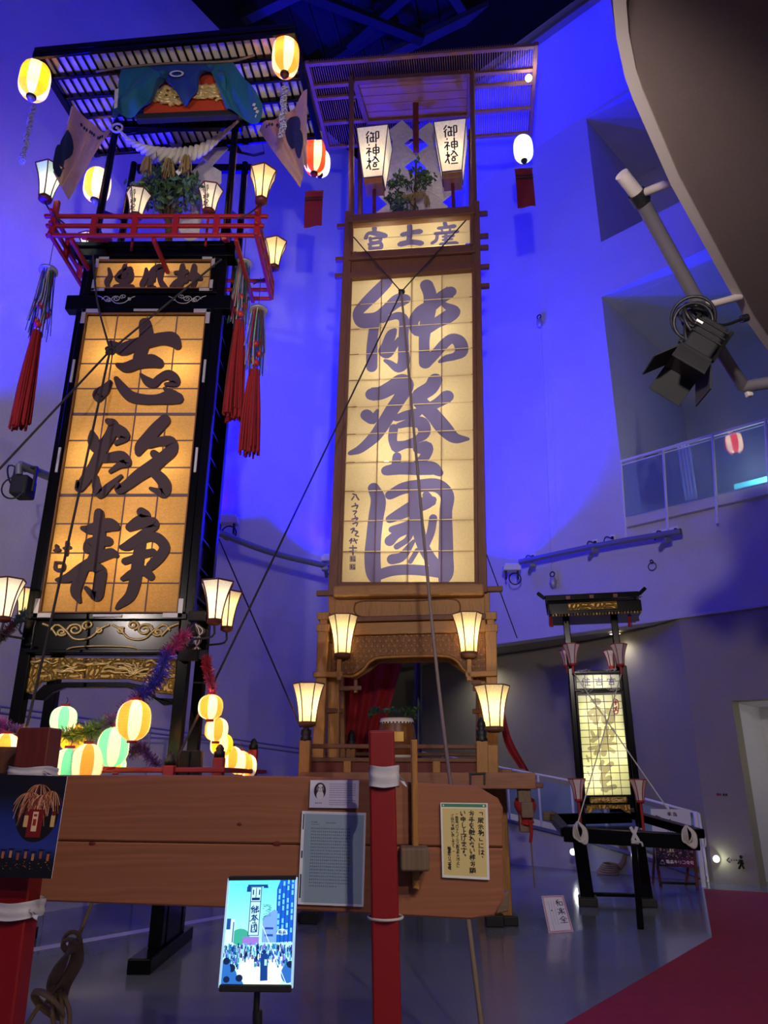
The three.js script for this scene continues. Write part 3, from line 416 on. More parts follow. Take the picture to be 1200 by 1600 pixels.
  for (const [px, py] of [[180, 573], [262, 735], [155, 725], [225, 868], [125, 880], [290, 590], [240, 434]]) { const p = kl(px, py, -0.26); part('light_bulb', new THREE.SphereGeometry(0.035, 12, 8).translate(p.x, p.y, p.z), P.bulb, KL); lightAt(new THREE.PointLight(WARM, LV.bulb), p.applyMatrix4(KL.matrixWorld)); }
  const ra = new THREE.RectAreaLight(WARM, 0.35, X1 - X0, Y1 - Y0); ra.position.set((X0 + X1) / 2, (Y0 + Y1) / 2, 0.1).applyMatrix4(KL.matrixWorld); ra.rotation.y = PI; scene.add(ra);
  // deck with red rails near the ground
  const dk = kl(150, 1204, 0.5).y; part('deck', [box(2.7, 0.12, 2.2, -0.05, dk - 0.25, -0.2)], M.lacquer, KL);
  const railY = kl(300, 1203, 0.7).y;
  parts('deck_rail', [bar(kl(40, 1203, 0.7), kl(352, 1203, 0.7), 0.045), bar(V(kl(344, 1190, 0.7).x, railY, 0.7), V(kl(344, 1190, 0.7).x + 0.05, railY, -1.6), 0.045)], M.redLacquer, KL);
  for (const [x, y, z] of [[266, 1192, 0.7], [343, 1180, 0.35], [396, 1168, -1.2]]) { const p = kl(x, y, z); part('deck_post', [box(0.1, 0.62, 0.1, p.x, p.y - 0.33, p.z)], M.redLacquer, KL); part('finial', lathe([[0.001, 0.1], [0.02, 0.09], [0.04, 0.06], [0.034, 0.04], [0.05, 0.03], [0.05, -0.02], [0.001, -0.02]], 14).translate(p.x, p.y, p.z), M.black, KL); }
  for (const [x, w] of [[290, 0.09], [308, 0.1]]) { const p = kl(x, 1180, 0.3); part('block', box(w, 0.6, w, p.x, p.y - 0.26, p.z), M.blackMatte, KL); }
  // red balcony
  const F0 = kl(76, 353, 0.6), F1 = kl(409, 349, 0.6), by = [338, 353, 368].map((y) => kl(240, y, 0.6).y), bx0 = F0.x + 0.05, bx1 = F1.x - 0.05, zF = 0.6, zR = -0.6;
  by.forEach((y, i) => { const e = [0.12, 0.08, 0.06][i]; parts('balcony_rail', [bar(V(bx0 - e, y, zF), V(bx1 + e, y, zF), 0.045), bar(V(bx0, y - 0.004, zF + e), V(bx0, y - 0.004, zR), 0.045), bar(V(bx1, y - 0.004, zF + e), V(bx1, y - 0.004, zR), 0.045), bar(V(bx0, y, zR), V(bx1, y, zR), 0.045)], M.redLacquer, KL); });
  for (let i = 0; i < 6; i++) { const x = mix(bx0, bx1, i / 5); part('baluster', [bar(V(x, by[2], zF), V(x, by[0] + (i % 5 ? 0 : 0.22), zF), 0.07, 0.05)], M.redLacquer, KL); }
  for (let i = 1; i < 4; i++) for (const x of [bx0, bx1]) part('baluster', bar(V(x, by[2], mix(zF, zR, i / 3)), V(x, by[0], mix(zF, zR, i / 3)), 0.05, 0.07), M.redLacquer, KL);
  for (const x of [mix(bx0, bx1, 0.16), mix(bx0, bx1, 0.84)]) part('balcony_strut', bar(V(x, by[2] - 0.02, zF), V(mix(x, -0.1, 0.1), LT.y + 0.05, 0.05), 0.07), M.redLacquer, KL);
  for (let i = 0; i < 3; i++) part('balcony_joist', bar(V(mix(bx0, bx1, 0.1 + 0.4 * i), by[2] - 0.05, zF), V(mix(bx0, bx1, 0.1 + 0.4 * i), by[2] - 0.05, zR), 0.05), M.redLacquer, KL);
  // roof of white boards and black ribs, seen from below
  const RH = 9.78, c = { fl: high(58, 87, RH + 0.0), fr: high(457, 50, RH), br: high(498, 212, RH) }; for (const k in c) c[k].applyMatrix4(KL.matrixWorld.clone().invert()); c.bl = c.fl.clone().add(c.br).sub(c.fr);
  const rp4 = (u, v, dy = 0) => c.fl.clone().lerp(c.fr, u).lerp(c.bl.clone().lerp(c.br, u), v).add(V(0, dy, 0));
  for (let k = 0; k < 5; k++) part('roof_board', [quad(rp4(0.012, k / 5 + 0.01, 0.05), rp4(0.988, k / 5 + 0.01, 0.05), rp4(0.988, k / 5 + 0.19, 0.05), rp4(0.012, k / 5 + 0.19, 0.05)), quad(rp4(0, k / 5, 0.08), rp4(1, k / 5, 0.08), rp4(1, k / 5 + 0.2, 0.08), rp4(0, k / 5 + 0.2, 0.08))], std(0xcfc6ae, 0.85), KL);
  const ribs = []; for (let i = 1; i < 30; i++) ribs.push(bar(rp4(i / 30, 0, 0.035), rp4(i / 30, 1, 0.035), 0.026, 0.02)); part('roof_ribs', ribs, M.lacquer, KL);
  for (let k = 0; k <= 5; k++) part('purlin', bar(rp4(-0.01, k / 5), rp4(1.01, k / 5), k % 5 ? 0.07 : 0.09, 0.045), M.lacquer, KL);
  for (const u of [0, 1]) part('barge_board', bar(rp4(u, -0.02), rp4(u, 1.02), 0.09, 0.1), M.lacquer, KL);
  part('eave_board', bar(rp4(-0.01, -0.01, 0.06), rp4(1.01, -0.01, 0.06), 0.08, 0.05), M.lacquer, KL);
  // black gable boards under the roof
  part('gable_board', slab([[197, 232], [212, 222], [240, 226], [300, 212], [380, 205], [408, 215], [412, 236], [396, 240], [378, 236], [362, 212], [350, 192], [205, 196]].map(([x, y]) => kl(x, y, -0.5)), 0.05, -0.5), M.blackMatte, KL);
  parts('cross_tie', [bar(V(LT.x + 0.1, roofY - 0.1, 0.02), V(RT.x + 0.1, roofY - 0.1, 0.02), 0.12, 0.08), bar(V(LT.x + 0.1, roofY - 0.1, zb), V(RT.x + 0.1, roofY - 0.1, zb), 0.12, 0.08)], M.lacquer, KL);
  const em = kl(258, 213, -0.44); part('round_crest', [lathe([[0.001, 0.02], [0.1, 0.02], [0.115, 0.01], [0.115, -0.01]], 24).rotateX(PI / 2).translate(em.x, em.y, em.z)], std(0x6b5a4a, 0.6), KL);
}

// ================= CENTRE FLOAT: plain cypress lantern float =================
const KC = thing('lantern_float', 'giant unpainted wooden festival float with blue-grey brush letters on a cream lantern', 'festival float', V(0.36, 0, -9.6), -5 * PI / 180);
const kc = frameOf(KC), DC = 1.25;
{
  const quadPts = { a: kc(550.5, 440), b: kc(737.5, 426), c: kc(741.5, 912), d: kc(533.5, 912) }, q = (u, v) => quadPts.a.clone().lerp(quadPts.b, u).lerp(quadPts.d.clone().lerp(quadPts.c, u), v);
  const xs = Object.values(quadPts).map((p) => p.x), ys = Object.values(quadPts).map((p) => p.y), x0 = Math.min(...xs), x1 = Math.max(...xs), y0 = Math.min(...ys), y1 = Math.max(...ys);
  const INK = '#66639c', PAPER = (ctx, w, h) => { ctx.fillStyle = '#dfd3ae'; ctx.fillRect(0, 0, w, h); for (let i = 0; i < w * h / 22; i++) { const k = rnd(); ctx.fillStyle = k > 0.5 ? 'rgba(255,240,205,0.28)' : 'rgba(150,120,80,0.16)'; ctx.fillRect(rnd(0, w), rnd(0, h), rnd(1, 4), rnd(1, 3)); } };
  const CW = 800, CH = 2000, toC = (ox, oy, sc) => (x, y) => { const p = kc(ox + x * 10 / sc, oy + y * 10 / sc); return [(p.x - x0) / (x1 - x0) * CW, (y1 - p.y) / (y1 - y0) * CH]; };
  const big = [['38 9 10 27 20 11 17 30 10 11 38 9 14 45 11 20 48 8/15 43 10 28 41 9 38 34 10 48 26 12 54 25 11/27 45 9 25 58 9 24 72 10 24 87 10/33 44 6 40 42 5 48 40 7 53 43 9 53 58 9 53 72 10 53 83 11 48 88 8 40 83 5 36 81 3/45 53 4 42 57 9 37 68 9 34 73 8 38 75 8 45 67 6 49 61 4/74 12 12 77 20 12 77 32 12 74 46 12 72 60 10 72 74 10 73 83 12/96 18 11 88 23 11 78 31 11 68 37 11 62 46 9 65 54 9 74 52 10 84 46 10 95 40 12 100 36 10 92 31 6 88 28 4/73 83 11 82 75 9 90 66 9 97 61 9 104 64 12 106 72 12 100 77 7 92 79 6 86 82 3', 540, 425, 5.8537],
    ['24 21 12 32 20 12 42 15 13 52 10 15 56 13 13 50 24 12 42 36 12 36 46 12 28 58 11 20 66 9 12 72 7 4 75 4/19 40 11 25 44 9 29 36 3/82 8 13 78 15 13 66 24 13 70 30 13 80 40 13 90 52 14 100 61 10 112 62 3/93 23 12 84 29 9 78 32 8/46 43 6 56 40 8 66 38 8/44 52 8 43 62 8 45 70 7/48 50 5 60 47 8 70 48 12 72 56 11 66 62 7 54 66 5 47 67 6/47 78 8 46 86 8/66 71 9 74 70 12 72 79 9 66 84 8/46 72 5 56 68 5 66 68 6/37 91 9 50 89 11 66 89 12 80 89 12 86 93 7', 540, 580, 5.8537],
    ['30 10 10 34 20 13 32 36 13 30 54 13 29 70 14 30 84 13 32 90 9/44 16 8 56 10 10 70 8 11 86 8 12 94 16 12 93 30 11 93 50 12 93 70 13 93 84 13 91 90 9/33 86 9 46 82 9 60 81 9 76 82 9 90 84 9/44 37 7 54 32 10 66 26 12 78 22 10 82 20 6/76 16 7 81 22 7/66 14 10 66 30 11 69 46 11 73 60 10 80 72 10 86 78 9/46 46 6 56 44 8 66 40 8/44 56 9 51 50 7 62 47 6 60 54 5 50 61 5/46 72 9 54 70 8 62 60 5 65 56 3/82 36 7 80 48 7 76 59 6/62 74 4 68 64 4', 530, 745, 5.5814]];
  const sig = '12 15 1.2 15 16 1.2/11 20 1.2 13 17 1/15 17 1.2 17 20 1.4/14 23 1 14 24 1/11 26 1 16 25 1.4 15 28 1/12 30 1 15 30 1.2 13 33 1/14 34 1 14 35 1/11 37 1 16 36 1.4 14 39 1/12 41 1.2 16 40 1 15 43 1/10 46 1 13 45 1.4 11 49 1/13 47 1 16 48 1.4 14 51 1 17 52 1/9 56 1 11 54 1.3 10 58 1/13 54 1.3 15 58 1/12 56 1 16 55 1/12 60 1 12 68 1.2/9 62 1 15 62 1.4/9 65 1 15 65 1.2';
  const panelTex = tex(CW, CH, (ctx, w, h) => { PAPER(ctx, w, h); ctx.fillStyle = ctx.strokeStyle = INK; ctx.lineWidth = 1; for (const [s, ox, oy, sc] of big) paintBrush(ctx, glyph(s), toC(ox, oy, sc)); ctx.fillStyle = ctx.strokeStyle = '#5d5575'; const m = toC(530, 745, 5.5814); paintBrush(ctx, glyph(sig), m); for (const [sx, sy] of [[9.3, 69], [9.1, 76]]) { const [a, b] = m(sx, sy), [c, d] = m(sx + 5, sy + 5); ctx.fillRect(a, b, c - a, d - b); ctx.strokeStyle = '#cbb98a'; ctx.lineWidth = 2; ctx.strokeRect(a + 4, b + 4, (c - a) / 2 - 3, d - b - 8); ctx.strokeRect((a + c) / 2 + 2, b + 4, (c - a) / 2 - 5, (d - b) / 2 - 4); ctx.strokeStyle = '#5d5575'; } });
  const glowT = (t, k) => std(0xffffff, 0.95, { map: t, transmission: 0.6, emissive: 0xfff0c0, emissiveMap: t, emissiveIntensity: k });
  const pm = glowT(panelTex, 0.1), NC = 4, NR = 11;
  const f = part('main_panel', [bar(kc(546, 434, 0.03), kc(742, 420, 0.03), 0.1, 0.14), bar(kc(529, 915, 0.03), kc(747, 915, 0.03), 0.07, 0.14), bar(kc(547.5, 437, 0.03), kc(530.5, 918, 0.03), 0.05, 0.14), bar(kc(740.5, 424, 0.03), kc(744.5, 918, 0.03), 0.05, 0.14)], M.cypressDark, KC);
  const sheets = (parent, qf, nc, nr, mat, bx) => { for (let j = 0; j < nr; j++) for (let i = 0; i < nc; i++) { const g = quad(qf(i / nc, j / nr), qf((i + 1) / nc - 0.003, j / nr), qf((i + 1) / nc - 0.003, (j + 1) / nr - 0.003), qf(i / nc, (j + 1) / nr - 0.003)), p = g.attributes.position, uv = g.attributes.uv; for (let k = 0; k < p.count; k++) uv.setXY(k, (p.getX(k) - bx[0]) / (bx[1] - bx[0]), (p.getY(k) - bx[2]) / (bx[3] - bx[2])); part('paper_sheet', g, mat, parent); } };
  sheets(f, q, NC, NR, pm, [x0, x1, y0, y1]);
  const lat = []; for (let i = 1; i < NC; i++) lat.push(bar(q(i / NC, 0).setZ(-0.012), q(i / NC, 1).setZ(-0.012), 0.016)); for (let j = 1; j < NR; j++) lat.push(bar(q(0, j / NR).setZ(-0.012), q(1, j / NR).setZ(-0.012), 0.016)); part('lattice', lat, M.cypress, f);
  // name board
  const sq = { a: kc(552.5, 357), b: kc(734.5, 344), c: kc(735, 380), d: kc(552, 393) }, s4 = (u, v) => sq.a.clone().lerp(sq.b, u).lerp(sq.d.clone().lerp(sq.c, u), v), sv = Object.values(sq), sx = [Math.min(...sv.map((p) => p.x)), Math.max(...sv.map((p) => p.x)), Math.min(...sv.map((p) => p.y)), Math.max(...sv.map((p) => p.y))];
  const signTex = tex(1024, 260, (ctx, w, h) => { PAPER(ctx, w, h); ctx.fillStyle = ctx.strokeStyle = INK; paintBrush(ctx, glyph('24 13 5 24 16 4/16 22 4 18 18 3 26 18 5 34 20 5/20 22 3 21 26 3 29 25 3 30 22 3 20 23 2/20 29 3 20 32 4/19 28 3 30 27 3 30 31 4 20 32 3/57 11 5 57 20 5 56 26 5/50 19 4 58 17 4 67 16 5/48 28 5 58 26 5 68 27 5/90 8 4 91 12 4/84 13 3 92 12 3 99 11 4/87 14 2 88 17 2/95 14 2 94 17 2/81 18 3 92 17 3 102 16 3/83 19 3 82 24 3 78 27 3/91 18 3 91 27 3/88 21 2 98 20 3/88 24 2 97 23 2/86 28 3 94 27 3 101 27 4'), (x, y) => { const p = kc(545 + x / 0.6, 335 + y / 0.6); return [(p.x - sx[0]) / (sx[1] - sx[0]) * w, (sx[3] - p.y) / (sx[3] - sx[2]) * h]; }); });
  const sp = part('sign_panel', [bar(kc(545, 347, 0.03), kc(742, 333, 0.03), 0.14, 0.18), bar(kc(545, 399, 0.0), kc(742, 386, 0.0), 0.1, 0.03), bar(kc(549.5, 352, 0.03), kc(549, 397, 0.03), 0.05, 0.12), bar(kc(737.5, 338, 0.03), kc(738, 385, 0.03), 0.05, 0.12)], M.cypressDark, KC);
  sheets(sp, s4, 2, 2, glowT(signTex, 0.1), sx); part('lattice', [bar(s4(0.5, 0).setZ(-0.012), s4(0.5, 1).setZ(-0.012), 0.014), bar(s4(0, 0.5).setZ(-0.012), s4(1, 0.5).setZ(-0.012), 0.014)], M.cypress, sp);
  part('plain_board', slab([kc(547, 398), kc(741, 386), kc(741, 420), kc(546, 433)], 0.05, 0.03), M.cypressDark, KC);
  part('ledge', bar(kc(545, 405, 0.08), kc(743, 393, 0.08), 0.05, 0.06), M.cypressDark, KC);
  // corner posts of the lantern body, feet to name board
  const PT = [[kc(546, 345), kc(521, 920)], [kc(743, 330), kc(753, 915)]];
  for (const [T, B] of PT) for (const z of [0, -DC]) part('body_post', bar(V(T.x, T.y + 0.15, z), V(B.x, B.y - 0.1, z), 0.13, 0.13), M.cypressDark, KC);
  for (const [a, m] of [[[549, 337, 0], 0], [[741, 326, 0], 1]]) { const b = PT[m][0]; for (const z of [0, -DC]) { const top = kc(m ? 738 : 549, m ? 118 : 128, 0); part('upper_post', rod(V(b.x + (m ? -0.02 : 0.03), b.y + 0.1, z), V(top.x, top.y + 0.1, z), 0.05, 0.045, 10), M.cypressDark, KC); } }
  for (const [x, y, s] of [[741, 335, 1], [742, 370, 1], [742, 388, 1], [743, 418, 1], [743, 448, 1], [547, 353, -1], [545, 405, -1], [544, 431, -1], [519, 927, -1], [760, 921, 1]]) { const p = kc(x, y, 0); part('tenon', box(0.22, 0.07, 0.07, p.x + s * 0.1, p.y, 0, 0.01), M.cypressDark, KC); }
  // body sides, back and lights inside
  const mid = (quadPts.a.y + quadPts.d.y) / 2, hh = y1 - y0 + 1.4; const inner = std(0xd9cba6, 0.95);
  part('back_board', box(x1 - x0, hh, 0.02, (x0 + x1) / 2, mid + 0.3, -DC + 0.05), inner, KC);
  for (const m of [0, 1]) part('side_board', bar(PT[m][0].clone().setZ(-DC / 2), PT[m][1].clone().setZ(-DC / 2), 0.03, DC - 0.1), M.cypressDark, KC);
  part('inner_floor', box(x1 - x0 - 0.1, 0.02, DC - 0.15, (x0 + x1) / 2, y0 - 0.05, -DC / 2), inner, KC); part('inner_roof', box(x1 - x0 - 0.1, 0.02, DC - 0.15, (x0 + x1) / 2, sq.a.y + 0.1, -DC / 2), inner, KC);
  for (const [u, v] of [[0.3, 0.07], [0.7, 0.2], [0.3, 0.33], [0.7, 0.46], [0.3, 0.6], [0.7, 0.72], [0.32, 0.85], [0.65, 0.94]]) { const p = q(u, v).setZ(-0.42); part('light_bulb', new THREE.SphereGeometry(0.04, 12, 8).translate(p.x, p.y, p.z), P.bulb, KC); lightAt(new THREE.PointLight(CREAM, LV.bulb * 1.25), p.applyMatrix4(KC.matrixWorld)); }
  for (const u of [0.25, 0.75]) { const p = s4(u, 0.5).setZ(-0.4); part('light_bulb', new THREE.SphereGeometry(0.035, 12, 8).translate(p.x, p.y, p.z), P.bulb, KC); lightAt(new THREE.PointLight(CREAM, LV.bulb * 0.9), p.applyMatrix4(KC.matrixWorld)); }
  { const ra = new THREE.RectAreaLight(CREAM, 0.4, x1 - x0, y1 - y0); ra.position.set((x0 + x1) / 2, mid, 0.12).applyMatrix4(KC.matrixWorld); ra.rotation.y = PI - 5 * PI / 180; scene.add(ra); }
  // lower beams and carved board
  part('sill_beam', bar(kc(521, 926, 0.05), kc(757, 923, 0.05), 0.16, 0.2, 0.05), M.cypress, KC);
  const pb = part('framed_board', slab([kc(524, 934), kc(757, 932), kc(758, 990), kc(521, 992)], 0.06, 0.0), M.cypress, KC);
  part('moulding', tube([[556, 941], [553, 950], [555, 958], [562, 963], [640, 962], [710, 960], [718, 955], [719, 946], [714, 938], [640, 939], [562, 940], [556, 943]].map(([x, y]) => kc(x, y, 0.008)), 0.009, 80), M.cypressDark, pb);
  part('rail_beam', [bar(kc(521, 970, 0.06), kc(759, 964, 0.06), 0.07, 0.16)], M.cypressDark, KC); part('rail_beam', [bar(kc(521, 985, 0.05), kc(759, 979, 0.05), 0.16, 0.12)], M.cypress, KC);
  const asa = tex(512, 512, (ctx, w, h) => { ctx.fillStyle = '#fff'; ctx.fillRect(0, 0, w, h); ctx.strokeStyle = '#222'; ctx.lineWidth = 7; const s = 64, H = s * 0.866; for (let j = -1; j < 10; j++) for (let i = -1; i < 10; i++) { const x = i * s + (j & 1 ? s / 2 : 0), y = j * H; const tri = (a, b, c) => { const m = [(a[0] + b[0] + c[0]) / 3, (a[1] + b[1] + c[1]) / 3]; for (const p of [a, b, c]) { ctx.beginPath(); ctx.moveTo(...p); ctx.lineTo(...m); ctx.stroke(); } ctx.beginPath(); ctx.moveTo(...a); ctx.lineTo(...b); ctx.lineTo(...c); ctx.closePath(); ctx.stroke(); }; tri([x, y], [x + s, y], [x + s / 2, y + H]); tri([x + s, y], [x + s / 2, y + H], [x + s * 1.5, y + H]); } }, false);
  const asaM = std(0xb27c44, 0.55, { map: woodMap, bumpMap: tiled(asa, 1.7, 1.7), bumpScale: 0.03 });
  const arch = [[520, 996], [759, 988], [759, 1052], [737, 1054], [724, 1045], [716, 1034], [704, 1026], [690, 1024], [600, 1026], [586, 1028], [576, 1034], [567, 1045], [552, 1055], [534, 1054], [519, 1052]].map(([x, y]) => kc(x, y));
  part('carved_arch', slab(arch, 0.07, 0.06, 0.008), asaM, KC);
  part('arch_edge', [tube([[520, 1053], [537, 1056], [553, 1056], [568, 1046], [577, 1035], [587, 1029], [602, 1027], [690, 1025], [704, 1027], [716, 1035], [724, 1046], [737, 1055], [759, 1053]].map(([x, y]) => kc(x, y, 0.04)), 0.02, 70)], M.cypress, KC);
  part('rear_arch', slab([[524, 1050], [555, 1062], [575, 1050], [592, 1036], [700, 1034], [716, 1046], [735, 1060], [757, 1050], [757, 1000], [524, 1000]].map(([x, y]) => kc(x, y, -0.25)), 0.06, -0.25), M.cypress, KC);
  // legs and outer columns down to the feet
  const leg = (xt, yt, xb, z, w) => { const a = kc(xt, yt, z), b = kc(xb, 1180, z), c = a.clone().lerp(b, (0.1 - a.y) / (b.y - a.y)); part('leg', bar(a, c, w, w), M.cypress, KC); return c; };
  for (const [xt, xb, z] of [[523, 522, -0.1], [756, 757, -0.1], [527, 532, -DC], [752, 752, -DC]]) leg(xt, 920, xb, z, 0.15);
  for (const [xt, xb, s] of [[506, 498, -1], [767, 769, 1]]) { const c = leg(xt, 985, xb, 0.05, 0.14); const t = kc(xt, 985, 0.05); part('column_cap', [box(0.17, 0.1, 0.17, t.x, t.y + 0.02, 0.05), box(0.1, 0.08, 0.1, t.x, t.y + 0.1, 0.05), box(0.16, 0.1, 0.16, t.x, t.y + 0.18, 0.05)], M.cypress, KC); part('shoe', [box(0.2, 0.12, 0.5, c.x, 0.06, 0.05)], M.black, KC); for (const y of [1000, 1054, 1110]) { const a = kc(xt - s * 0, y, 0.05); part('tie', bar(V(a.x, a.y, 0.02), V(a.x - s * 0.22, a.y, -0.08), 0.06, 0.06), M.cypressDark, KC); } }
  // lamp brackets
  parts('lamp_arm', [bar(kc(489, 1054, 0.14), kc(536, 1054, 0.14), 0.07, 0.06), bar(kc(530, 1030, 0.14), kc(530, 1063, 0.14), 0.06, 0.06)], M.cypress, KC); parts('lamp_arm', [bar(kc(727, 1054, 0.14), kc(777, 1052, 0.14), 0.07, 0.06), bar(kc(733, 1030, 0.14), kc(733, 1064, 0.14), 0.06, 0.06)], M.cypress, KC);
  parts('lamp_arm', [bar(kc(531, 1076, 0), kc(565, 1075, 0), 0.06), bar(kc(556, 1062, 0), kc(556, 1083, 0), 0.05)], M.cypressDark, KC); parts('lamp_arm', [bar(kc(737, 1066, 0), kc(752, 1066, 0), 0.06), bar(kc(742, 1050, 0), kc(742, 1080, 0), 0.05)], M.cypressDark, KC);
  // deck and its railing
  const zd = 0.75, dY = kc(680, 1212, zd).y;
  for (const [x0p, x1p, yy, z] of [[484, 752, 1166, zd], [484, 752, 1187, zd], [505, 745, 1166, -1.3], [505, 745, 1178, -1.3]]) part('deck_rail', bar(kc(x0p, yy, z), kc(x1p, yy + 1, z), 0.05, 0.06), M.cypressDark, KC);
  part('deck_board', [bar(kc(480, 1202, zd - 0.02), kc(756, 1202, zd - 0.02), 0.2, 0.05)], M.maroon, KC);
  for (const x of [543, 682]) part('deck_rail_post', bar(kc(x, 1188, zd), kc(x, 1212, zd), 0.09, 0.06), M.cypress, KC);
  for (const [x, y0p, z] of [[478, 1157, zd + 0.05], [753, 1158, zd + 0.05], [549, 1170, -1.3]]) { const p = kc(x, y0p, z), b = kc(x - (x < 600 ? 2 : -1), 1214, z); part('newel', bar(p, b, 0.13, 0.13), M.cypress, KC); part('finial', lathe([[0.001, 0.26], [0.02, 0.25], [0.045, 0.2], [0.05, 0.16], [0.03, 0.13], [0.06, 0.115], [0.06, 0.06], [0.05, 0.05], [0.065, 0.03], [0.065, -0.03], [0.001, -0.03]], 16).translate(p.x, p.y, p.z), M.black, KC); }
  const fb = [kc(470, 1219, zd + 0.1), kc(836, 1220, zd + 0.1)];
  part('carrying_beam', bar(fb[0], fb[1], 0.17, 0.17), M.roofWood, KC); part('carrying_beam', bar(kc(500, 1212, -1.4), kc(800, 1212, -1.4), 0.17, 0.17), M.roofWood, KC);
  for (const x of [500, 600, 735]) { const p = kc(x, 1216, zd); part('deck_joist', bar(V(p.x, p.y, zd + 0.1), V(p.x, p.y, -1.5), 0.14, 0.14), M.cypressDark, KC); }
  part('beam_end', [bar(kc(818, 1228, zd + 0.06), kc(822, 1300, zd + 0.06), 0.14, 0.14)], M.greyWood, KC);
  for (const x of [735, 757]) part('staple', [bar(kc(x, 1207, zd + 0.2), kc(x, 1226, zd + 0.2), 0.02)], M.black, KC);
  part('staple', bar(kc(733, 1209, zd + 0.2), kc(759, 1208, zd + 0.2), 0.02), M.black, KC);
  for (const x of [488, 785]) { const p = kc(x, 1300, 0.1); part('deck_leg', bar(V(p.x, fb[0].y, 0.1), V(p.x, 0.05, 0.1), 0.13), M.cypress, KC); part('shoe', box(0.24, 0.1, 0.24, p.x, 0.05, 0.1), M.black, KC); }
  part('deck_floor', box(2.9, 0.06, 2.1, 0.02, dY - 0.1, -0.3), M.cypressDark, KC);
  // roof of thin slats on rails, with a boarded coffer between the posts
  const RH = kc(643, 122).y + 0.14, inv = KC.matrixWorld.clone().invert(), rc = { fl: high(480, 101, RH), fr: high(838, 72, RH), br: high(829, 209, RH) }; for (const k in rc) rc[k].applyMatrix4(inv); rc.bl = rc.fl.clone().add(rc.br).sub(rc.fr);
  const r4 = (u, v, dy = 0) => rc.fl.clone().lerp(rc.fr, u).lerp(rc.bl.clone().lerp(rc.br, u), v).add(V(0, dy, 0));
  const sl = []; for (let i = 0; i <= 96; i++) sl.push(bar(r4(i / 96, -0.02, 0.05), r4(i / 96, 1.02, 0.05), 0.014, 0.022)); part('roof_slats', sl, M.roofWood, KC, { kind: 'stuff' });
  for (const v of [0, 0.24, 0.38, 0.68, 0.99]) part('roof_rail', bar(r4(0, v), r4(1, v), 0.06, 0.07), M.roofWood, KC); for (const u of [0, 1]) part('roof_rail', bar(r4(u, -0.03), r4(u, 1.03), 0.07, 0.08), M.roofWood, KC);
  const co = [[554, 124], [735, 112], [733, 177], [573, 187]].map(([x, y]) => high(x, y, RH - 0.12).applyMatrix4(inv));
  for (let i = 0; i < 5; i++) { const L = (t) => co[0].clone().lerp(co[3], t), Rr = (t) => co[1].clone().lerp(co[2], t); part('coffer_board', bar(L((i + 0.5) / 5), Rr((i + 0.5) / 5), 0.03, L(0).distanceTo(L(1)) / 5 - 0.008), M.roofWood, KC); }
  part('coffer_frame', [0, 1, 2, 3].map((i) => bar(co[i].clone().add(V(0, -0.04, 0)), co[(i + 1) % 4].clone().add(V(0, -0.04, 0)), 0.1, 0.08)), M.cypressDark, KC);
  const hp = kc(650, 185, -0.55); part('hanging_post', [bar(hp.clone().add(V(0, 0.35, 0)), kc(650, 236, -0.55), 0.1, 0.1)], M.maroon, KC);
  const le = kc(826, 122, -0.1); part('end_light', new THREE.SphereGeometry(0.06, 16, 12).translate(le.x, le.y, le.z), new THREE.MeshStandardMaterial({ color: 0xffffff, emissive: 0xffffff, emissiveIntensity: 4 }), KC, { label: 'small glowing white bulb at the roof end' });
  lightAt(new THREE.PointLight(0xffffff, 0.5), le.clone().applyMatrix4(KC.matrixWorld));
}
// four flared paper lamps of the wooden float
for (const [x, y, z, hpx, wpx, lb] of [[535, 1027, 0.14, 67, 46, 'flared cream paper lamp at the upper left of the wooden float, above the carved arch'], [733, 1025, 0.14, 68, 47, 'flared cream paper lamp at the upper right of the wooden float, above the carved arch'], [480, 1134, 0.8, 66, 48, 'flared cream paper lamp over the left black finial of the wooden float deck'], [772, 1142, 0.5, 71, 54, 'flared cream paper lamp beside the right deck post of the wooden float']]) {
  const b = kc(x, y, z).applyMatrix4(KC.matrixWorld), s = perPx(-b.z, y);
  lamp('flared_lamp', lb, 'lamp', b, hpx * s * 0.97, wpx / 2 * s * 1.04, { sides: 6, turn: PI / 6, frame: M.cypressDark, paper: P.warm, cd: LV.lamp * 1.3 });
}
// two boxed lamps with brushed characters on poles
for (const [x, y, lb, wp, hp] of [[585, 288, 'tall tapered box lamp with black characters, left of the pair over the wooden name board', 52, 84], [707, 279, 'tall tapered box lamp with black characters, right of the pair over the wooden name board', 53, 84]]) {
  const b = kc(x, y, -0.15).applyMatrix4(KC.matrixWorld), s = perPx(-b.z, y);
  const t = lamp('box_lamp', lb, 'lamp', b, hp * s * 1.1, wp / 2 * s * 1.35, { sides: 4, turn: (x < 650 ? -8 : -8) * PI / 180, frame: std(0x5a4a66, 0.6), paper: P.white, cd: 0.6, waist: 0.6, flareExp: 1, foot: false, chars: '御神燈', thick: 0.009 });
  part('lamp_foot', [box(0.3, 0.12, 0.3, 0, -0.06, 0)], M.cypress, t); part('pole', box(0.055, 0.9, 0.055, 0, -0.5, 0), M.maroon, t);
}
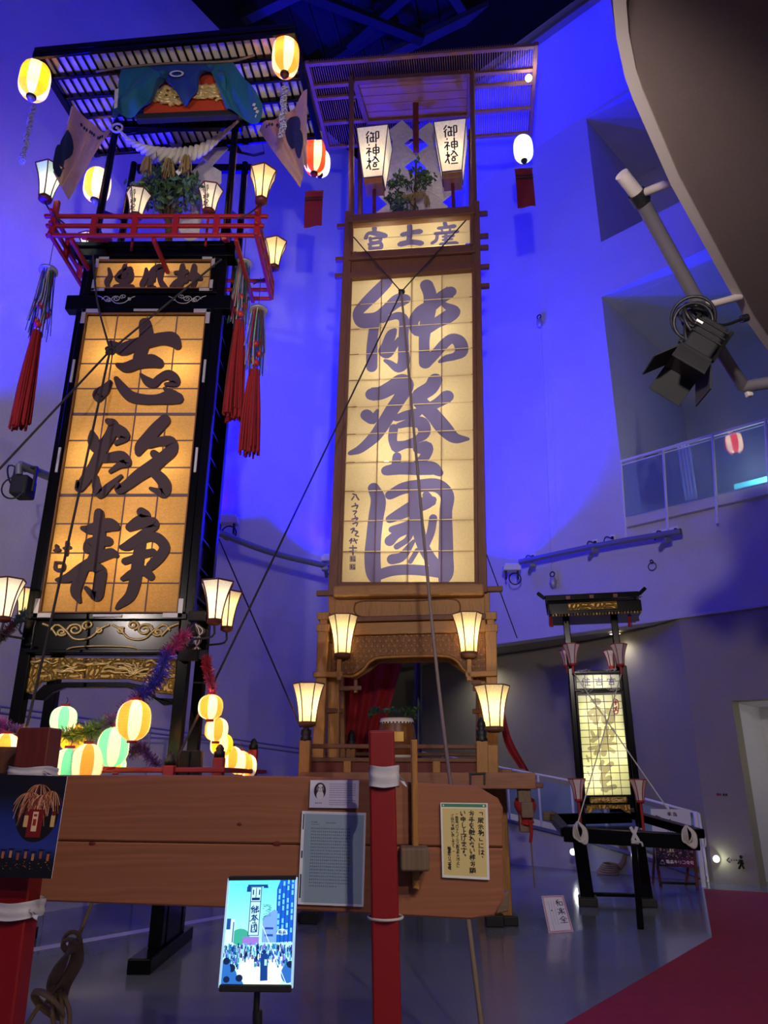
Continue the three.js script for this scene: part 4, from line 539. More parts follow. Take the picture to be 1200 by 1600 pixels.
// big cut-paper streamer and evergreen offering
{
  const g = thing('paper_streamer', 'large white cut paper streamer with diamond openings hanging below the wooden slatted roof', 'streamer', V(0, 0, 0));
  const P2 = (x, y) => kc(545 + x / 0.6, 190 + y / 0.6, -0.75).applyMatrix4(KC.matrixWorld), z = P2(60, 50).z, T = (a) => a.map(([x, y]) => { const p = P2(x, y); return [p.x, p.y]; });
  part('paper', slab(T([[50, -1], [36, 11], [41, 18], [40, 32], [35, 44], [30, 56], [37, 60], [27, 71], [36, 79], [26, 87], [31, 95], [88, 95], [93, 77], [88, 74], [100, 63], [92, 52], [85, 45], [83, 30], [80, 18], [88, 8], [76, -1], [64, 9], [61, 9]]), 0.006, z, 0, [T([[63, 12], [75, 21], [63, 30], [52, 21]]), T([[63, 34], [73, 43], [64, 52], [52, 43]])]), M.shide, g);
  part('fold', [[40, 17, 62, 31], [41, 33, 62, 18], [85, 22, 64, 31], [84, 46, 64, 53], [36, 62, 60, 50], [36, 79, 62, 62], [90, 74, 66, 60]].map(([a, b, c, d]) => bar(P2(a, b).add(V(0, 0, 0.006)), P2(c, d).add(V(0, 0, 0.006)), 0.02, 0.004)), M.shide, g);
  const bush = thing('evergreen_offering', 'dark leafy evergreen branch tied in front of the wooden float paper streamer', 'plant'), bp = (x, y, z = -0.5) => kc(545 + x / 0.6, 190 + y / 0.6, z).applyMatrix4(KC.matrixWorld);
  const stems = [[[62, 96], [62, 75], [63, 36]], [[61, 80], [50, 68], [38, 58]], [[61, 76], [50, 76], [36, 70]], [[63, 72], [70, 60], [78, 52]], [[62, 70], [55, 58], [43, 52]], [[60, 88], [50, 82], [43, 82]], [[63, 66], [68, 55], [70, 47]]].map((s) => s.map(([x, y]) => bp(x, y, -0.5 + rnd(-0.12, 0.12))));
  part('stem', stems.map((s, i) => tube(s, i ? 0.008 : 0.02, 10, 5)), M.bark, bush);
  part('foliage', foliageGeo(380, 0.1, (i) => { const c = curve(stems[i % 7]), p = c.getPoint(mix(0.3, 1, Math.sqrt(rnd()))); return [p.add(V(rnd(-0.09, 0.09), rnd(-0.09, 0.09), rnd(-0.09, 0.09)))]; }), M.leaf, bush, { kind: 'stuff' });
  const rp = shimenawa('straw_rope', 'short twisted straw rope with a frayed tail across the evergreen of the wooden float', [bp(47, 68), bp(54, 71), bp(62, 71), bp(70, 68), bp(73, 70)], 0.075, M.rope); tassel(rp, bp(73, 70), 0.2, 0.06, M.rope, 18); tassel(rp, bp(60, 73), 0.22, 0.05, M.rope, 14);
}
// hanging lanterns at the roof ends of the wooden float
const roofEnd = at(816, 213, 9.9), rs = perPx(9.9, 240);
lantern('oval white paper lantern hanging at the right roof end of the wooden float', roofEnd, 30 * rs, 46 * rs, P.mint, P.mint, { color: CREAM, knob: M.black, n: 8, round: 2.6 });
lantern('orange and white striped lantern hanging between the two tall floats, nearer than its white neighbour', at(493, 217, 9.2), 34 * perPx(9.2, 250), 66 * perPx(9.2, 250), P.white, P.red, { knob: M.redLacquer, round: 2.6 });
lantern('white paper lantern mostly hidden behind the orange striped lantern between the tall floats', at(501, 236, 9.6), 31 * perPx(9.6, 260), 44 * perPx(9.6, 260), P.white, P.white, { knob: M.black, round: 2.6, color: CREAM });
for (const [x, y, w, h, d, lb] of [[818, 264, 27, 74, 9.9, 'red cloth strip with two dark bands hanging under the white lantern at right'], [491, 299, 28, 68, 9.5, 'red cloth strip with two dark bands hanging under the lanterns between the tall floats']]) {
  const s = perPx(d, y), t = thing('hanging_banner', lb, 'banner', at(x, y, d), -5 * PI / 180), W = w * s, H = h * s;
  part('cloth', sheet(8, 20, (u, v) => V((u - 0.5) * W, -v * H, 0.02 * Math.sin(u * 5 + v * 4))), M.bannerRed, t); for (const v of [0.2, 0.27]) part('dark_band', box(W * 1.0, H * 0.035, 0.006, 0, -v * H, 0.024, 0.002), M.blackMatte, t); part('rod', box(W * 1.05, 0.02, 0.02, 0, 0, 0), M.greyWood, t);
}
// taiko drum, red drapes and dark pole under the arch
{
  const c = kc(620, 1155, -0.35).applyMatrix4(KC.matrixWorld), s = perPx(-c.z, 1150), d = thing('taiko_drum', 'barrel drum with white studded head standing on the wooden float deck', 'drum', c), r = 29 * s, h = 60 * s;
  part('drum_body', lathe([[r * 0.86, -h / 2], [r * 0.99, -h * 0.2], [r * 1.03, 0], [r * 0.99, h * 0.2], [r * 0.86, h / 2]], 28), std(0x8a5526, 0.35, { map: woodMap, clearcoat: 0.4 }), d); parts('drum_head', [lathe([[0.001, h / 2 + 0.012], [r * 0.86, h / 2 + 0.01], [r * 0.92, h / 2 - 0.03], [r * 0.93, h / 2 - 0.06]], 28), lathe([[0.001, -h / 2 - 0.012], [r * 0.86, -h / 2 - 0.01], [r * 0.93, -h / 2 + 0.05]], 28)], std(0xe8e0cf, 0.7), d);
  const studs = []; for (let i = 0; i < 30; i++) { const a = i / 30 * 2 * PI; studs.push(new THREE.SphereGeometry(0.011, 6, 4).translate(Math.sin(a) * r * 0.95, h / 2 - 0.05, Math.cos(a) * r * 0.95)); } part('studs', studs, M.black, d, { kind: 'stuff' });
  part('plaque', [box(r * 0.8, 0.12, 0.01, -r * 0.05, 0.02, r * 1.03)], M.brass, d); part('stand', [bar(V(-r, -h / 2 - 0.3, 0), V(-r * 0.8, -h / 2, 0), 0.06), bar(V(r, -h / 2 - 0.3, 0), V(r * 0.8, -h / 2, 0), 0.06), box(r * 2, 0.06, 0.3, 0, -h / 2 - 0.02, 0)], M.cypressDark, d);
  const ev = thing('fern_sprig', 'thin dark green sprigs lying across the drum head', 'plant', c.clone().add(V(0, h / 2 + 0.03, 0))); const st = [[-0.75, 0.02, 0.5, 0.03], [-0.6, 0.05, -0.95, -0.03], [0.3, 0.02, 0.8, 0.1], [0.2, 0.03, 0.65, -0.04]].map(([a, b, c2, e]) => [V(a * r * 1.6, b, 0.1), V((a + c2) / 2 * r * 1.6, 0.06, 0.12), V(c2 * r * 1.6, e, 0.1)]);
  part('stem', st.map((q) => tube(q, 0.006, 8, 4)), M.bark, ev); part('foliage', foliageGeo(150, 0.08, (i) => [curve(st[i % 4]).getPoint(rnd()).add(V(rnd(-0.02, 0.02), rnd(0, 0.05), rnd(-0.05, 0.05)))]), M.leaf, ev, { kind: 'stuff' });
  const zB = -1.42, W = (x, y) => kc(x, y, zB).applyMatrix4(KC.matrixWorld), drape = (lb, top, bot) => solo('red_drape', lb, 'curtain', sheet(36, 24, (u, v) => { const a = curve(top.map(([x, y]) => W(x, y))).getPoint(u), b = curve(bot.map(([x, y]) => W(x, y))).getPoint(u); const p = a.lerp(b, v); p.z += 0.07 * Math.sin(u * 26 + v * 3) * (0.4 + v * 0.6); return p; }), M.redCloth);
  drape('wide red cloth drape hanging on the left inside the wooden float arch', [[527, 1022], [575, 1022], [632, 1024]], [[527, 1215], [555, 1215], [578, 1215]]);
  const q = [[672, 1020], [705, 1035], [745, 1068], [775, 1110], [790, 1165], [812, 1200]], q2 = [[672, 1018], [715, 1022], [760, 1045], [784, 1095], [800, 1155], [826, 1205]];
  solo('red_drape', 'narrow red cloth swag sweeping down past the right legs of the wooden float', 'curtain', sheet(40, 8, (u, v) => { const a = curve(q.map(([x, y]) => W(x, y))).getPoint(u), b = curve(q2.map(([x, y]) => W(x, y))).getPoint(u), p = a.lerp(b, v); p.z += 0.06 * Math.sin(v * 9 + u * 4); return p; }), M.redCloth);
  solo('dark_pole', 'dark blue pole standing behind the drum', 'pole', rod(kc(652, 1230, -2).applyMatrix4(KC.matrixWorld).setY(0), kc(653, 990, -2).applyMatrix4(KC.matrixWorld), 0.055), std(0x14204f, 0.4));
  const be = kc(821, 1265, 0.82).applyMatrix4(KC.matrixWorld), sash = thing('red_cloth_tie', 'red cloth tied round the vertical beam end at the right of the wooden float', 'cloth', be);
  part('cloth', sheet(28, 10, (u, v) => { const a = u * 2 * PI, k = 0.105 + 0.02 * Math.sin(v * 6); return V(k * Math.cos(a) * (1 - 0.15 * v), 0.1 - v * 0.22 - 0.03 * Math.sin(a), k * Math.sin(a)); }), M.redCloth, sash); part('loose_end', [tube([V(0.02, -0.1, 0.1), V(0.03, -0.2, 0.11), V(0.015, -0.32, 0.1)], 0.018, 10)], M.redCloth, sash); part('grey_end', box(0.13, 0.16, 0.06, 0.0, 0.0, 0.1), M.greyWood, sash); part('cord', rod(V(0.02, -0.3, 0.1), V(0.03, -0.75, 0.1), 0.008), M.greyWood, sash);
}

// ================= SMALL FLOAT: black lacquered, right =================
const KS = thing('lantern_float', 'small black lacquered festival float with a pale lattice lantern before the grey wall', 'festival float', V(3.28, 0, -10), -12 * PI / 180);
const ks = frameOf(KS), KSM = KS.matrixWorld, sw = (x, y, z = 0) => ks(x, y, z).applyMatrix4(KSM);
{
  const q4 = { a: ks(902.5, 1087), b: ks(970, 1085), c: ks(986, 1242), d: ks(914.5, 1243) }, q = (u, v) => q4.a.clone().lerp(q4.b, u).lerp(q4.d.clone().lerp(q4.c, u), v);
  const bx = [Math.min(q4.a.x, q4.d.x), Math.max(q4.b.x, q4.c.x), Math.min(q4.c.y, q4.d.y), Math.max(q4.a.y, q4.b.y)];
  const paint = (w, h, b, list) => tex(w, h, (ctx) => { ctx.fillStyle = '#e6e6c4'; ctx.fillRect(0, 0, w, h); for (const [s, col] of list) { ctx.fillStyle = ctx.strokeStyle = col; paintBrush(ctx, glyph(s), (x, y) => { const p = ks(890 + x / 0.64, 1040 + y / 0.64); return [(p.x - b[0]) / (b[1] - b[0]) * w, (b[3] - p.y) / (b[3] - b[2]) * h]; }); } });
  const ink = '#a49c82';
  const pt = paint(512, 1200, bx, [['22 35 3 28 36 7/20 47 4 28 44 7 26 56 6 27 58 3/22 53 4 20 48 3/33 46 4 34 55 5/38 46 6 42 48 6 41 55 7 35 57 4/30 63 4 29 70 4 23 75 5/24 70 4 22 66 3/37 62 5 36 75 6 34 88 6/40 68 3 43 64 4 42 73 4 38 76 4/20 83 4 30 81 4 40 78 4 46 78 3/28 84 4 26 88 4/38 82 4 44 86 4/33 96 4 31 103 4 36 102 4 42 98 5/39 103 4 34 108 5 33 117 5 40 112 5 34 116 5 36 124 6/33 124 4 45 121 5', ink], ['17 90 1.5 19 96 1.5/18 92 1 21 92 1/17 101 1.5 20 101 1.5/18 106 1.5 20 110 1.5/19 118 2 20 118 2', '#a39a7a'], ['44.5 33 0.9 48 35 0.9 49 41 0.9 47.5 48 0.9 45 48 0.9 43.5 42 0.9 44.5 33 0.9/46 35 1.2 46 39 1.2/44.6 37 1 47.6 37 1/45 42 1.2 47.5 45 1.2/47 41 1.2 45 46 1.2', '#8a2436']]);
  const m = (t) => std(0xffffff, 0.95, { map: t, transmission: 0.6, emissive: 0xf6f6c8, emissiveMap: t, emissiveIntensity: 0.32 });
  const f = part('main_panel', [bar(ks(899, 1083, 0.02), ks(973, 1080, 0.02), 0.035, 0.05), bar(ks(911, 1247, 0.02), ks(990, 1246, 0.02), 0.035, 0.05), bar(ks(900.5, 1083, 0.02), ks(913, 1247, 0.02), 0.03, 0.05), bar(ks(972, 1080, 0.02), ks(988, 1247, 0.02), 0.03, 0.05)], M.lacquer, KS);
  const sheets = (parent, qf, nc, nr, mat, b) => { for (let j = 0; j < nr; j++) for (let i = 0; i < nc; i++) { const g = quad(qf(i / nc, j / nr), qf((i + 1) / nc, j / nr), qf((i + 1) / nc, (j + 1) / nr), qf(i / nc, (j + 1) / nr)), p = g.attributes.position, uv = g.attributes.uv; for (let k = 0; k < p.count; k++) uv.setXY(k, (p.getX(k) - b[0]) / (b[1] - b[0]), (p.getY(k) - b[2]) / (b[3] - b[2])); part('paper_sheet', g, mat, parent); } const l = [], zz = (p) => p.setZ(0.008); for (let i = 1; i < nc; i++) l.push(bar(zz(qf(i / nc, 0)), zz(qf(i / nc, 1)), 0.008)); for (let j = 1; j < nr; j++) l.push(bar(zz(qf(0, j / nr)), zz(qf(1, j / nr)), 0.008)); part('lattice', l, std(0x5b5666, 0.6), parent); };
  sheets(f, q, 5, 14, m(pt), bx);
  const s4 = { a: ks(900, 1055), b: ks(967, 1054), c: ks(968.5, 1074.5), d: ks(901.5, 1076) }, sq = (u, v) => s4.a.clone().lerp(s4.b, u).lerp(s4.d.clone().lerp(s4.c, u), v), sb = [Math.min(s4.a.x, s4.d.x), Math.max(s4.b.x, s4.c.x), Math.min(s4.c.y, s4.d.y), Math.max(s4.a.y, s4.b.y)];
  const st = tex(512, 170, (ctx, w, h) => { ctx.fillStyle = '#e6e6cc'; ctx.fillRect(0, 0, w, h); ctx.strokeStyle = '#77708c'; ['住', '吉', '宮'].forEach((c, i) => print(ctx, c, 70 + i * 150, 40, 90, 0.12)); });
  const sp = part('sign_panel', [bar(ks(896, 1051, 0.02), ks(971, 1050, 0.02), 0.05, 0.06), bar(ks(897, 1079, 0.02), ks(973, 1077, 0.02), 0.04, 0.06), bar(ks(898, 1052, 0.02), ks(899.5, 1078, 0.02), 0.03, 0.05), bar(ks(969, 1051, 0.02), ks(971, 1077, 0.02), 0.03, 0.05)], M.lacquer, KS);
  sheets(sp, sq, 5, 2, m(st), sb);
  for (const [x, y] of [[912, 1049], [952, 1048], [915, 1080], [958, 1078]]) part('silver_scroll', scroll(ks(x, y).x, ks(x, y).y, 0.14, 1, 0.06, 0.009), M.silver, KS);
  const D = -0.34;
  for (const [T, B] of [[[892, 1050], [910, 1280]], [[975, 1046], [1001, 1280]]]) for (const z of [0, D]) { const a = ks(...T), b = ks(...B); part('body_post', bar(V(a.x, a.y + 0.05, z), V(b.x, b.y - 0.1, z), 0.07), M.lacquer, KS); }
  for (const [T, B] of [[[883, 955], [893, 1055]], [[958, 955], [969, 1055]]]) part('upper_post', bar(ks(...T, D / 2), ks(...B, D / 2), 0.09), M.lacquer, KS);
  part('back_board', slab([q4.a, q4.b, q4.c, q4.d].map((p) => [p.x, p.y]), 0.02, D + 0.02), std(0xd8d4b4, 0.9), KS); for (const s of [0, 1]) part('side_board', bar((s ? q4.b : q4.a).clone().setZ(D / 2), (s ? q4.c : q4.d).clone().setZ(D / 2), 0.02, 0.3), std(0xbdb79a, 0.9), KS);
  for (const [u, v] of [[0.25, 0.84], [0.82, 0.55], [0.4, 0.2]]) { const p = q(u, v).setZ(-0.12); part('light_bulb', new THREE.SphereGeometry(0.022, 10, 8).translate(p.x, p.y, p.z), P.bulb, KS); lightAt(new THREE.PointLight(new THREE.Color().setRGB(1, 0.97, 0.66), 0.25), p.applyMatrix4(KSM)); }
  { const p = sq(0.5, 0.5).setZ(-0.12); lightAt(new THREE.PointLight(new THREE.Color().setRGB(1, 0.97, 0.75), 0.22), p.clone().applyMatrix4(KSM)); part('light_bulb', new THREE.SphereGeometry(0.022, 10, 8).translate(p.x, p.y, p.z), P.bulb, KS); }
  { const ra = new THREE.RectAreaLight(new THREE.Color().setRGB(1, 0.97, 0.7), 0.3, 0.55, 1.25); ra.position.copy(q(0.5, 0.5).setZ(0.05)).applyMatrix4(KSM); ra.rotation.y = PI - 12 * PI / 180; scene.add(ra); }
  // carved boards
  part('lower_board', bar(ks(913, 1253, 0.01), ks(991, 1252, 0.01), 0.16, 0.05), M.lacquer, KS);
  const cb = part('carved_panel', slab([[921, 1246], [978, 1245], [980, 1249], [979, 1254], [923, 1255], [921, 1251]].map(([x, y]) => ks(x, y)), 0.03, 0.06, 0.005), M.gold, KS); part('relief', [930, 945, 960, 970].flatMap((x) => scroll(ks(x, 1250).x, ks(x, 1250).y, 0.09, 1, 0.065, 0.016)), M.goldPlain, cb);
  part('carved_arch', slab([[915, 1257], [984, 1257], [985, 1271], [977, 1269], [970, 1264], [930, 1264], [922, 1270], [916, 1271]].map(([x, y]) => ks(x, y)), 0.04, 0.05, 0.005), M.gold, KS);
  // deck, carrying beams and legs
  const f0 = at(881, 1303, 9.7), f1 = at(1093, 1316, 9.25), b0 = at(858, 1275, 10.9), b1 = at(962, 1268, 11.4), inv = KSM.clone().invert(), L = (p) => p.clone().applyMatrix4(inv);
  part('carrying_beam', bar(L(f0), L(f1), 0.17, 0.12), M.lacquer, KS); part('carrying_beam', bar(L(at(868, 1280, 10.9)), L(at(985, 1277, 11.1)), 0.14, 0.1), M.lacquer, KS);
  part('carrying_beam', bar(L(at(1094, 1303, 9.2)), L(at(958, 1264, 11.5)), 0.12, 0.1), M.lacquer, KS); part('carrying_beam', bar(L(at(884, 1300, 9.7)), L(at(864, 1276, 11)), 0.12, 0.1), M.lacquer, KS);
  part('beam_block', box(0.16, 0.12, 0.1, L(b0).x, L(b0).y, L(b0).z), M.greyWood, KS);
  part('deck_floor', slab([f0, f1.clone().lerp(f0, 0.35), at(990, 1278, 11), at(868, 1280, 10.9)].map((p) => L(p)).map((p) => [p.x, -p.z]), 0.05, 0, 0.004).rotateX(-PI / 2).translate(0, L(f0).y + 0.02, 0), M.lacquer, KS);
  const legs = [[904, 1311, 919, 1411], [996, 1318, 1010, 1412]];
  for (const [x0, y0, x1, y1] of legs) { const b = flr(x1, y1 + 3), t = at(x0, y0, -b.z); part('leg', bar(L(t.add(V(0, 0.1, 0))), L(b.clone().setY(0.05)), 0.17, 0.2), M.lacquer, KS); part('shoe', box(0.24, 0.1, 0.34, L(b).x, 0.05, L(b).z), M.black, KS); }
  const l0 = L(flr(925, 1409)), l1 = L(flr(1003, 1411)); part('stretcher', bar(l0.setY(0.09), l1.setY(0.09), 0.05), M.lacquer, KS);
  { const b = flr(1001, 1452), t = at(990, 1318, -b.z); part('prop', bar(L(t), L(b), 0.07), M.lacquer, KS); }
  // roof
  const rl = ks(851, 930, -0.17), rr = ks(998, 928, -0.17), W = (rr.x - rl.x), cx = (rl.x + rr.x) / 2, ry = (y) => ks(924, y, 0.1).y;
  const roof = part('roof', sheet(2, 10, (u, v) => { const s = v * 2 - 1; return V(cx + (u - 0.5) * W * (1 - 0.03 * Math.abs(s)), ry(931) - (ry(931) - ry(941)) * Math.pow(Math.abs(s), 0.8), D / 2 + s * 0.5); }), M.lacquer, KS);
  part('ridge', [box(W * 1.0, 0.1, 0.09, cx, ry(931) + 0.04, D / 2), bar(V(cx - W / 2, ry(931) + 0.05, D / 2), V(cx - W / 2 - 0.1, ry(931) + 0.14, D / 2), 0.05), bar(V(cx + W / 2, ry(931) + 0.05, D / 2), V(cx + W / 2 + 0.1, ry(931) + 0.14, D / 2), 0.05)], M.lacquer, roof);
  for (const k of [-0.25, 0, 0.25]) part('ridge_mark', box(0.06, 0.05, 0.11, cx + k * W, ry(931) + 0.04, D / 2, 0.004), std(0x7d4030, 0.5), roof);
  part('eave', [box(W * 0.95, 0.16, 0.8, cx, ry(952), D / 2)], M.lacquer, KS); part('frieze', [box(W * 0.5, 0.1, 0.02, cx - 0.02 * W, ry(950), D / 2 + 0.41)], M.gold, KS);
  const dn = []; for (let i = 0; i < 30; i++) dn.push(box(0.02, 0.03, 0.03, cx + (i / 29 - 0.5) * W * 0.92, ry(952) - 0.09, D / 2 + 0.4, 0.004)); part('dentils', dn, M.gold, KS, { kind: 'stuff' });
}
for (const [x, y, z, w, h, lb] of [[895, 1040, 0.1, 25, 33, 'unlit white flared lamp, upper left pair front, on the small black float'], [970, 1041, 0.1, 25, 34, 'unlit white flared lamp, upper right pair front, on the small black float'], [886, 1042, -0.45, 20, 25, 'unlit white flared lamp peeking out behind the upper left lamp of the small black float'], [956, 1044, -0.45, 20, 27, 'unlit white flared lamp behind the upper right lamp of the small black float'], [904, 1252, 0.25, 25, 33, 'unlit white flared lamp at the lower left corner of the small black float'], [1001, 1254, 0.25, 26, 34, 'unlit white flared lamp at the lower right corner of the small black float']]) {
  const b = sw(x, y, z), s = perPx(-b.z, y), t = lamp('flared_lamp', lb, 'lamp', b, h * s, w / 2 * s * 1.05, { sides: 6, turn: 0.3, frame: M.redLacquer, paper: P.dim, lit: false, waist: 0.42, flareExp: 2.6, thick: 0.006 });
  part('stem', rod(V(0, -0.35 * (y > 1200 ? 1 : 0.3), 0), V(0, 0, 0), 0.018), M.redLacquer, t);
}
for (const [x, y, z, lb] of [[860, 960, 0.3, 'tiny red tassel at the left eave of the small black float'], [983, 960, 0.3, 'tiny red tassel near the right eave of the small black float'], [994, 952, -0.5, 'tiny red tassel at the far right eave of the small black float']]) { const p = sw(x, y, z), t = thing('eave_tassel', lb, 'tassel', p); part('cord', rod(V(0, 0.06, 0), V(0, 0, 0), 0.006), M.wire, t); part('bell', new THREE.ConeGeometry(0.03, 0.05, 10).translate(0, 0.0, 0), M.black, t); tassel(t, V(0, -0.02, 0), 0.15, 0.026, M.redCloth, 16); }
// white ropes of the small float
line('guy_rope', 'white rope from the upper left of the small black float to its right beam', [sw(897, 1052, 0.08), at(1046, 1268, 9.25)], 0.008, M.whiteRope);
line('guy_rope', 'white rope from the upper right of the small black float to its left beam', [sw(972, 1048, 0.08), at(903, 1285, 9.6)], 0.008, M.whiteRope);
for (const [x, y, d, kind, lb] of [[903, 1297, 9.55, 0, 'white rope coil hung on the left end of the small float carrying beam'], [991, 1303, 9.4, 1, 'white cloth tie knotted round the middle of the small float carrying beam'], [1073, 1303, 9.18, 0, 'white rope coil hung on the right end of the small float carrying beam']]) {
  const c = at(x, y, d - 0.02), s = perPx(d, y), t = thing(kind ? 'cloth_tie' : 'rope_coil', lb, 'rope', c);
  if (kind) { part('wrap', [bar(V(-5 * s, 10 * s, 0), V(5 * s, -10 * s, 0.02), 0.035, 0.02), bar(V(5 * s, 10 * s, 0), V(-5 * s, -10 * s, 0.02), 0.035, 0.02), bar(V(-6 * s, -11 * s, 0), V(6 * s, -12 * s, 0), 0.04, 0.03)], M.whiteCloth, t); part('loose_end', tube([V(0, -11 * s, 0.02), V(8 * s, -12 * s, 0.04), V(10 * s, -17 * s, 0.03)], 0.012, 8), M.whiteCloth, t); }
  else for (let i = 0; i < 6; i++) { const k = 1 + 0.12 * i, e = rnd(-2, 2) * s; part('loop', tube([V(0, 12 * s, 0), V((-6 * k + i) * s, 4 * s, 0.02 * i), V((-7 + i * 2) * s + e, -12 * s * k * 0.9, 0.02), V((3 + i) * s + e, -13 * s * k * 0.9, 0.015 * i), V((7 + i) * s, 0, 0.03), V(1 * s, 12 * s, 0.01)], 0.011, 30, 5), M.whiteRope, t); }
}
{ const t = thing('rope_coil', 'brown rope coil lying on the floor behind the small black float', 'rope', flr(950, 1366)); for (let i = 0; i < 5; i++) part('loop', new THREE.TorusGeometry(0.17 - i * 0.016, 0.022, 6, 28).rotateX(PI / 2 + 0.12).translate(0.01 * i, 0.03 + 0.03 * i, 0), M.rope, t); part('bundle', tube([V(0.2, 0.1, 0), V(0.3, 0.22, 0), V(0.34, 0.4, 0), V(0.26, 0.46, 0), V(0.36, 0.3, 0.03)], 0.05, 20), M.rope, t); part('lead', rod(V(0.32, 0.42, 0), V(-0.1, 1.05, 0.25), 0.012), M.rope, t); }

// ================= SIGNS =================
const flat = (t, rough = 0.5) => std(0xffffff, rough, { map: t });
function board(name, label, cat, pts, t, thick = 0.008, edgeMat = M.white) { // printed board, pts a b c d clockwise from top left
  const [a, b, c, d] = pts, o = thing(name, label, cat), n = b.clone().sub(a).cross(d.clone().sub(a)).normalize().multiplyScalar(-1); const bk = pts.map((p) => p.clone().addScaledVector(n, -thick));
  part('print', quad(a, b, c, d), t.isMaterial ? t : flat(t), o); part('backing', [quad(...bk.map((p) => p.clone().addScaledVector(n, 0.0005 - 0))), quad(a, b, bk[1], bk[0]), quad(b, c, bk[2], bk[1]), quad(c, d, bk[3], bk[2]), quad(d, a, bk[0], bk[3])], edgeMat, o); return o;
}
{ // small card 和楽全 standing on the floor
  const b0 = flr(858, 1458), b1 = flr(896, 1455), t0 = at(846, 1400, -b0.z + 0.22), t1 = at(880, 1399, -b1.z + 0.22);
  const o = board('name_card', 'white card with pink border and black brush characters propped on the floor', 'sign', [t0, t1, b1, b0], tex(256, 420, (ctx, w, h) => { ctx.fillStyle = '#eceaf4'; ctx.fillRect(0, 0, w, h); ctx.strokeStyle = '#b84a68'; ctx.lineWidth = 8; ctx.strokeRect(10, 10, w - 20, h - 20); ctx.lineWidth = 2; ctx.strokeRect(20, 20, w - 40, h - 40); ctx.strokeStyle = '#15151c'; column(ctx, '和楽全', 150, 50, 78, 1.25, 0.1); ctx.fillStyle = '#4b4b66'; for (const x of [120, 90, 60]) for (let y = 70; y < (x > 80 ? 330 : 390); y += 15) { ctx.fillRect(x, y, rnd(5, 10), 2); ctx.fillRect(x + rnd(0, 6), y - 3, 2, 9); } }));
  part('strut', bar(t0.clone().lerp(t1, 0.5).lerp(b0, 0.4), b0.clone().lerp(b1, 0.5).add(V(0, 0.01, -0.3)), 0.02), M.black, o);
}
{ // direction stand
  const b0 = flr(1033, 1387), b1 = flr(1090, 1391), D = -(b0.z + b1.z) / 2, o = thing('sign_stand', 'standing direction board with red arrows above a purple poster, right of the small float', 'sign');
  const w = (x, y, dd = 0) => at(x, y, D + dd), q = (m, pts) => { part(m[0], quad(...pts), m[1], o); part(m[0] + '_back', quad(...pts.map((p) => p.clone().add(V(0, 0, -0.02)))), M.white, o); };
  q(['direction_board', flat(tex(400, 300, (ctx, W, H) => { ctx.fillStyle = '#dfe0f6'; ctx.fillRect(0, 0, W, H); ctx.strokeStyle = '#14141c'; print(ctx, '順', 165, 25, 34, 0.13); print(ctx, '路', 225, 25, 34, 0.13); const arrow = (x, y, k, c) => { ctx.save(); ctx.translate(x, y); ctx.rotate(0.25); ctx.scale(k, k); ctx.fillStyle = c; ctx.beginPath(); ctx.moveTo(-60, 0); ctx.lineTo(-25, -28); ctx.lineTo(-25, -12); ctx.lineTo(k > 0.6 ? 70 : 30, -12); ctx.lineTo(k > 0.6 ? 70 : 30, 12); ctx.lineTo(-25, 12); ctx.lineTo(-25, 28); ctx.closePath(); ctx.fill(); ctx.restore(); }; arrow(210, 115, 0.95, '#15151f'); arrow(70, 70, 0.6, '#7c1830'); arrow(350, 160, 0.6, '#7c1830'); ctx.fillStyle = '#22222c'; for (const x of [150, 172, 194, 216, 240, 262]) { ctx.fillRect(x, 190, 12, 4); ctx.fillRect(x + 4, 184, 3, 18); ctx.fillRect(x, 199, 13, 3); } ctx.fillRect(310, 252, 60, 5); ctx.fillRect(250, 252, 40, 5); }))], [w(1017, 1264), w(1078, 1265), w(1083, 1318), w(1022, 1318)]);
  q(['poster', flat(tex(512, 320, (ctx, W, H) => { const g = ctx.createLinearGradient(0, 0, W, 0); g.addColorStop(0, '#141034'); g.addColorStop(1, '#7a1850'); ctx.fillStyle = '#1a1436'; ctx.fillRect(0, 0, W, H); for (let i = 0; i < 260; i++) { ctx.fillStyle = ['#7a2a6a', '#c79a7a', '#3b2a66', '#d8b8a0', '#5a1a4a', '#9c5a8a'][i % 6]; ctx.fillRect(rnd(0, W), rnd(0, 200), rnd(3, 16), rnd(4, 22)); } ctx.fillStyle = '#d8c6a8'; ctx.fillRect(190, 10, 24, 120); ctx.fillRect(224, 10, 18, 120); ctx.fillStyle = '#b08a60'; ctx.fillRect(60, 10, 22, 90); ctx.fillRect(380, 20, 24, 70); ctx.fillStyle = g; ctx.fillRect(0, 205, W, 115); ctx.strokeStyle = '#f1e8f0'; [...'輪島キリコ会館'].forEach((c, i) => print(ctx, c, 130 + i * 52, 235, 44, 0.13)); ctx.lineWidth = 4; ctx.beginPath(); ctx.moveTo(50, 290); ctx.lineTo(110, 290); ctx.lineTo(96, 255); ctx.lineTo(64, 255); ctx.closePath(); ctx.stroke(); for (const x of [70, 80, 90]) ctx.strokeRect(x, 236, 4, 16); }))], [w(1023, 1317, -0.01), w(1083, 1317, -0.01), w(1088, 1356, -0.01), w(1026, 1353, -0.01)]);
  part('leg', bar(w(1022, 1320, 0.02), b0, 0.04, 0.03), M.maroon, o); part('leg', bar(w(1084, 1320, 0.02), b1, 0.04, 0.03), M.maroon, o); part('rear_leg', bar(w(1024, 1290, 0.05), b0.clone().add(V(0.03, 0, -0.45)), 0.035, 0.03), M.maroon, o); part('rear_leg', bar(w(1082, 1290, 0.05), b1.clone().add(V(0.0, 0, -0.45)), 0.035, 0.03), M.maroon, o);
  part('stretcher', bar(w(1031, 1379, 0.02), w(1088, 1381, 0.02), 0.035, 0.03), M.black, o);
}
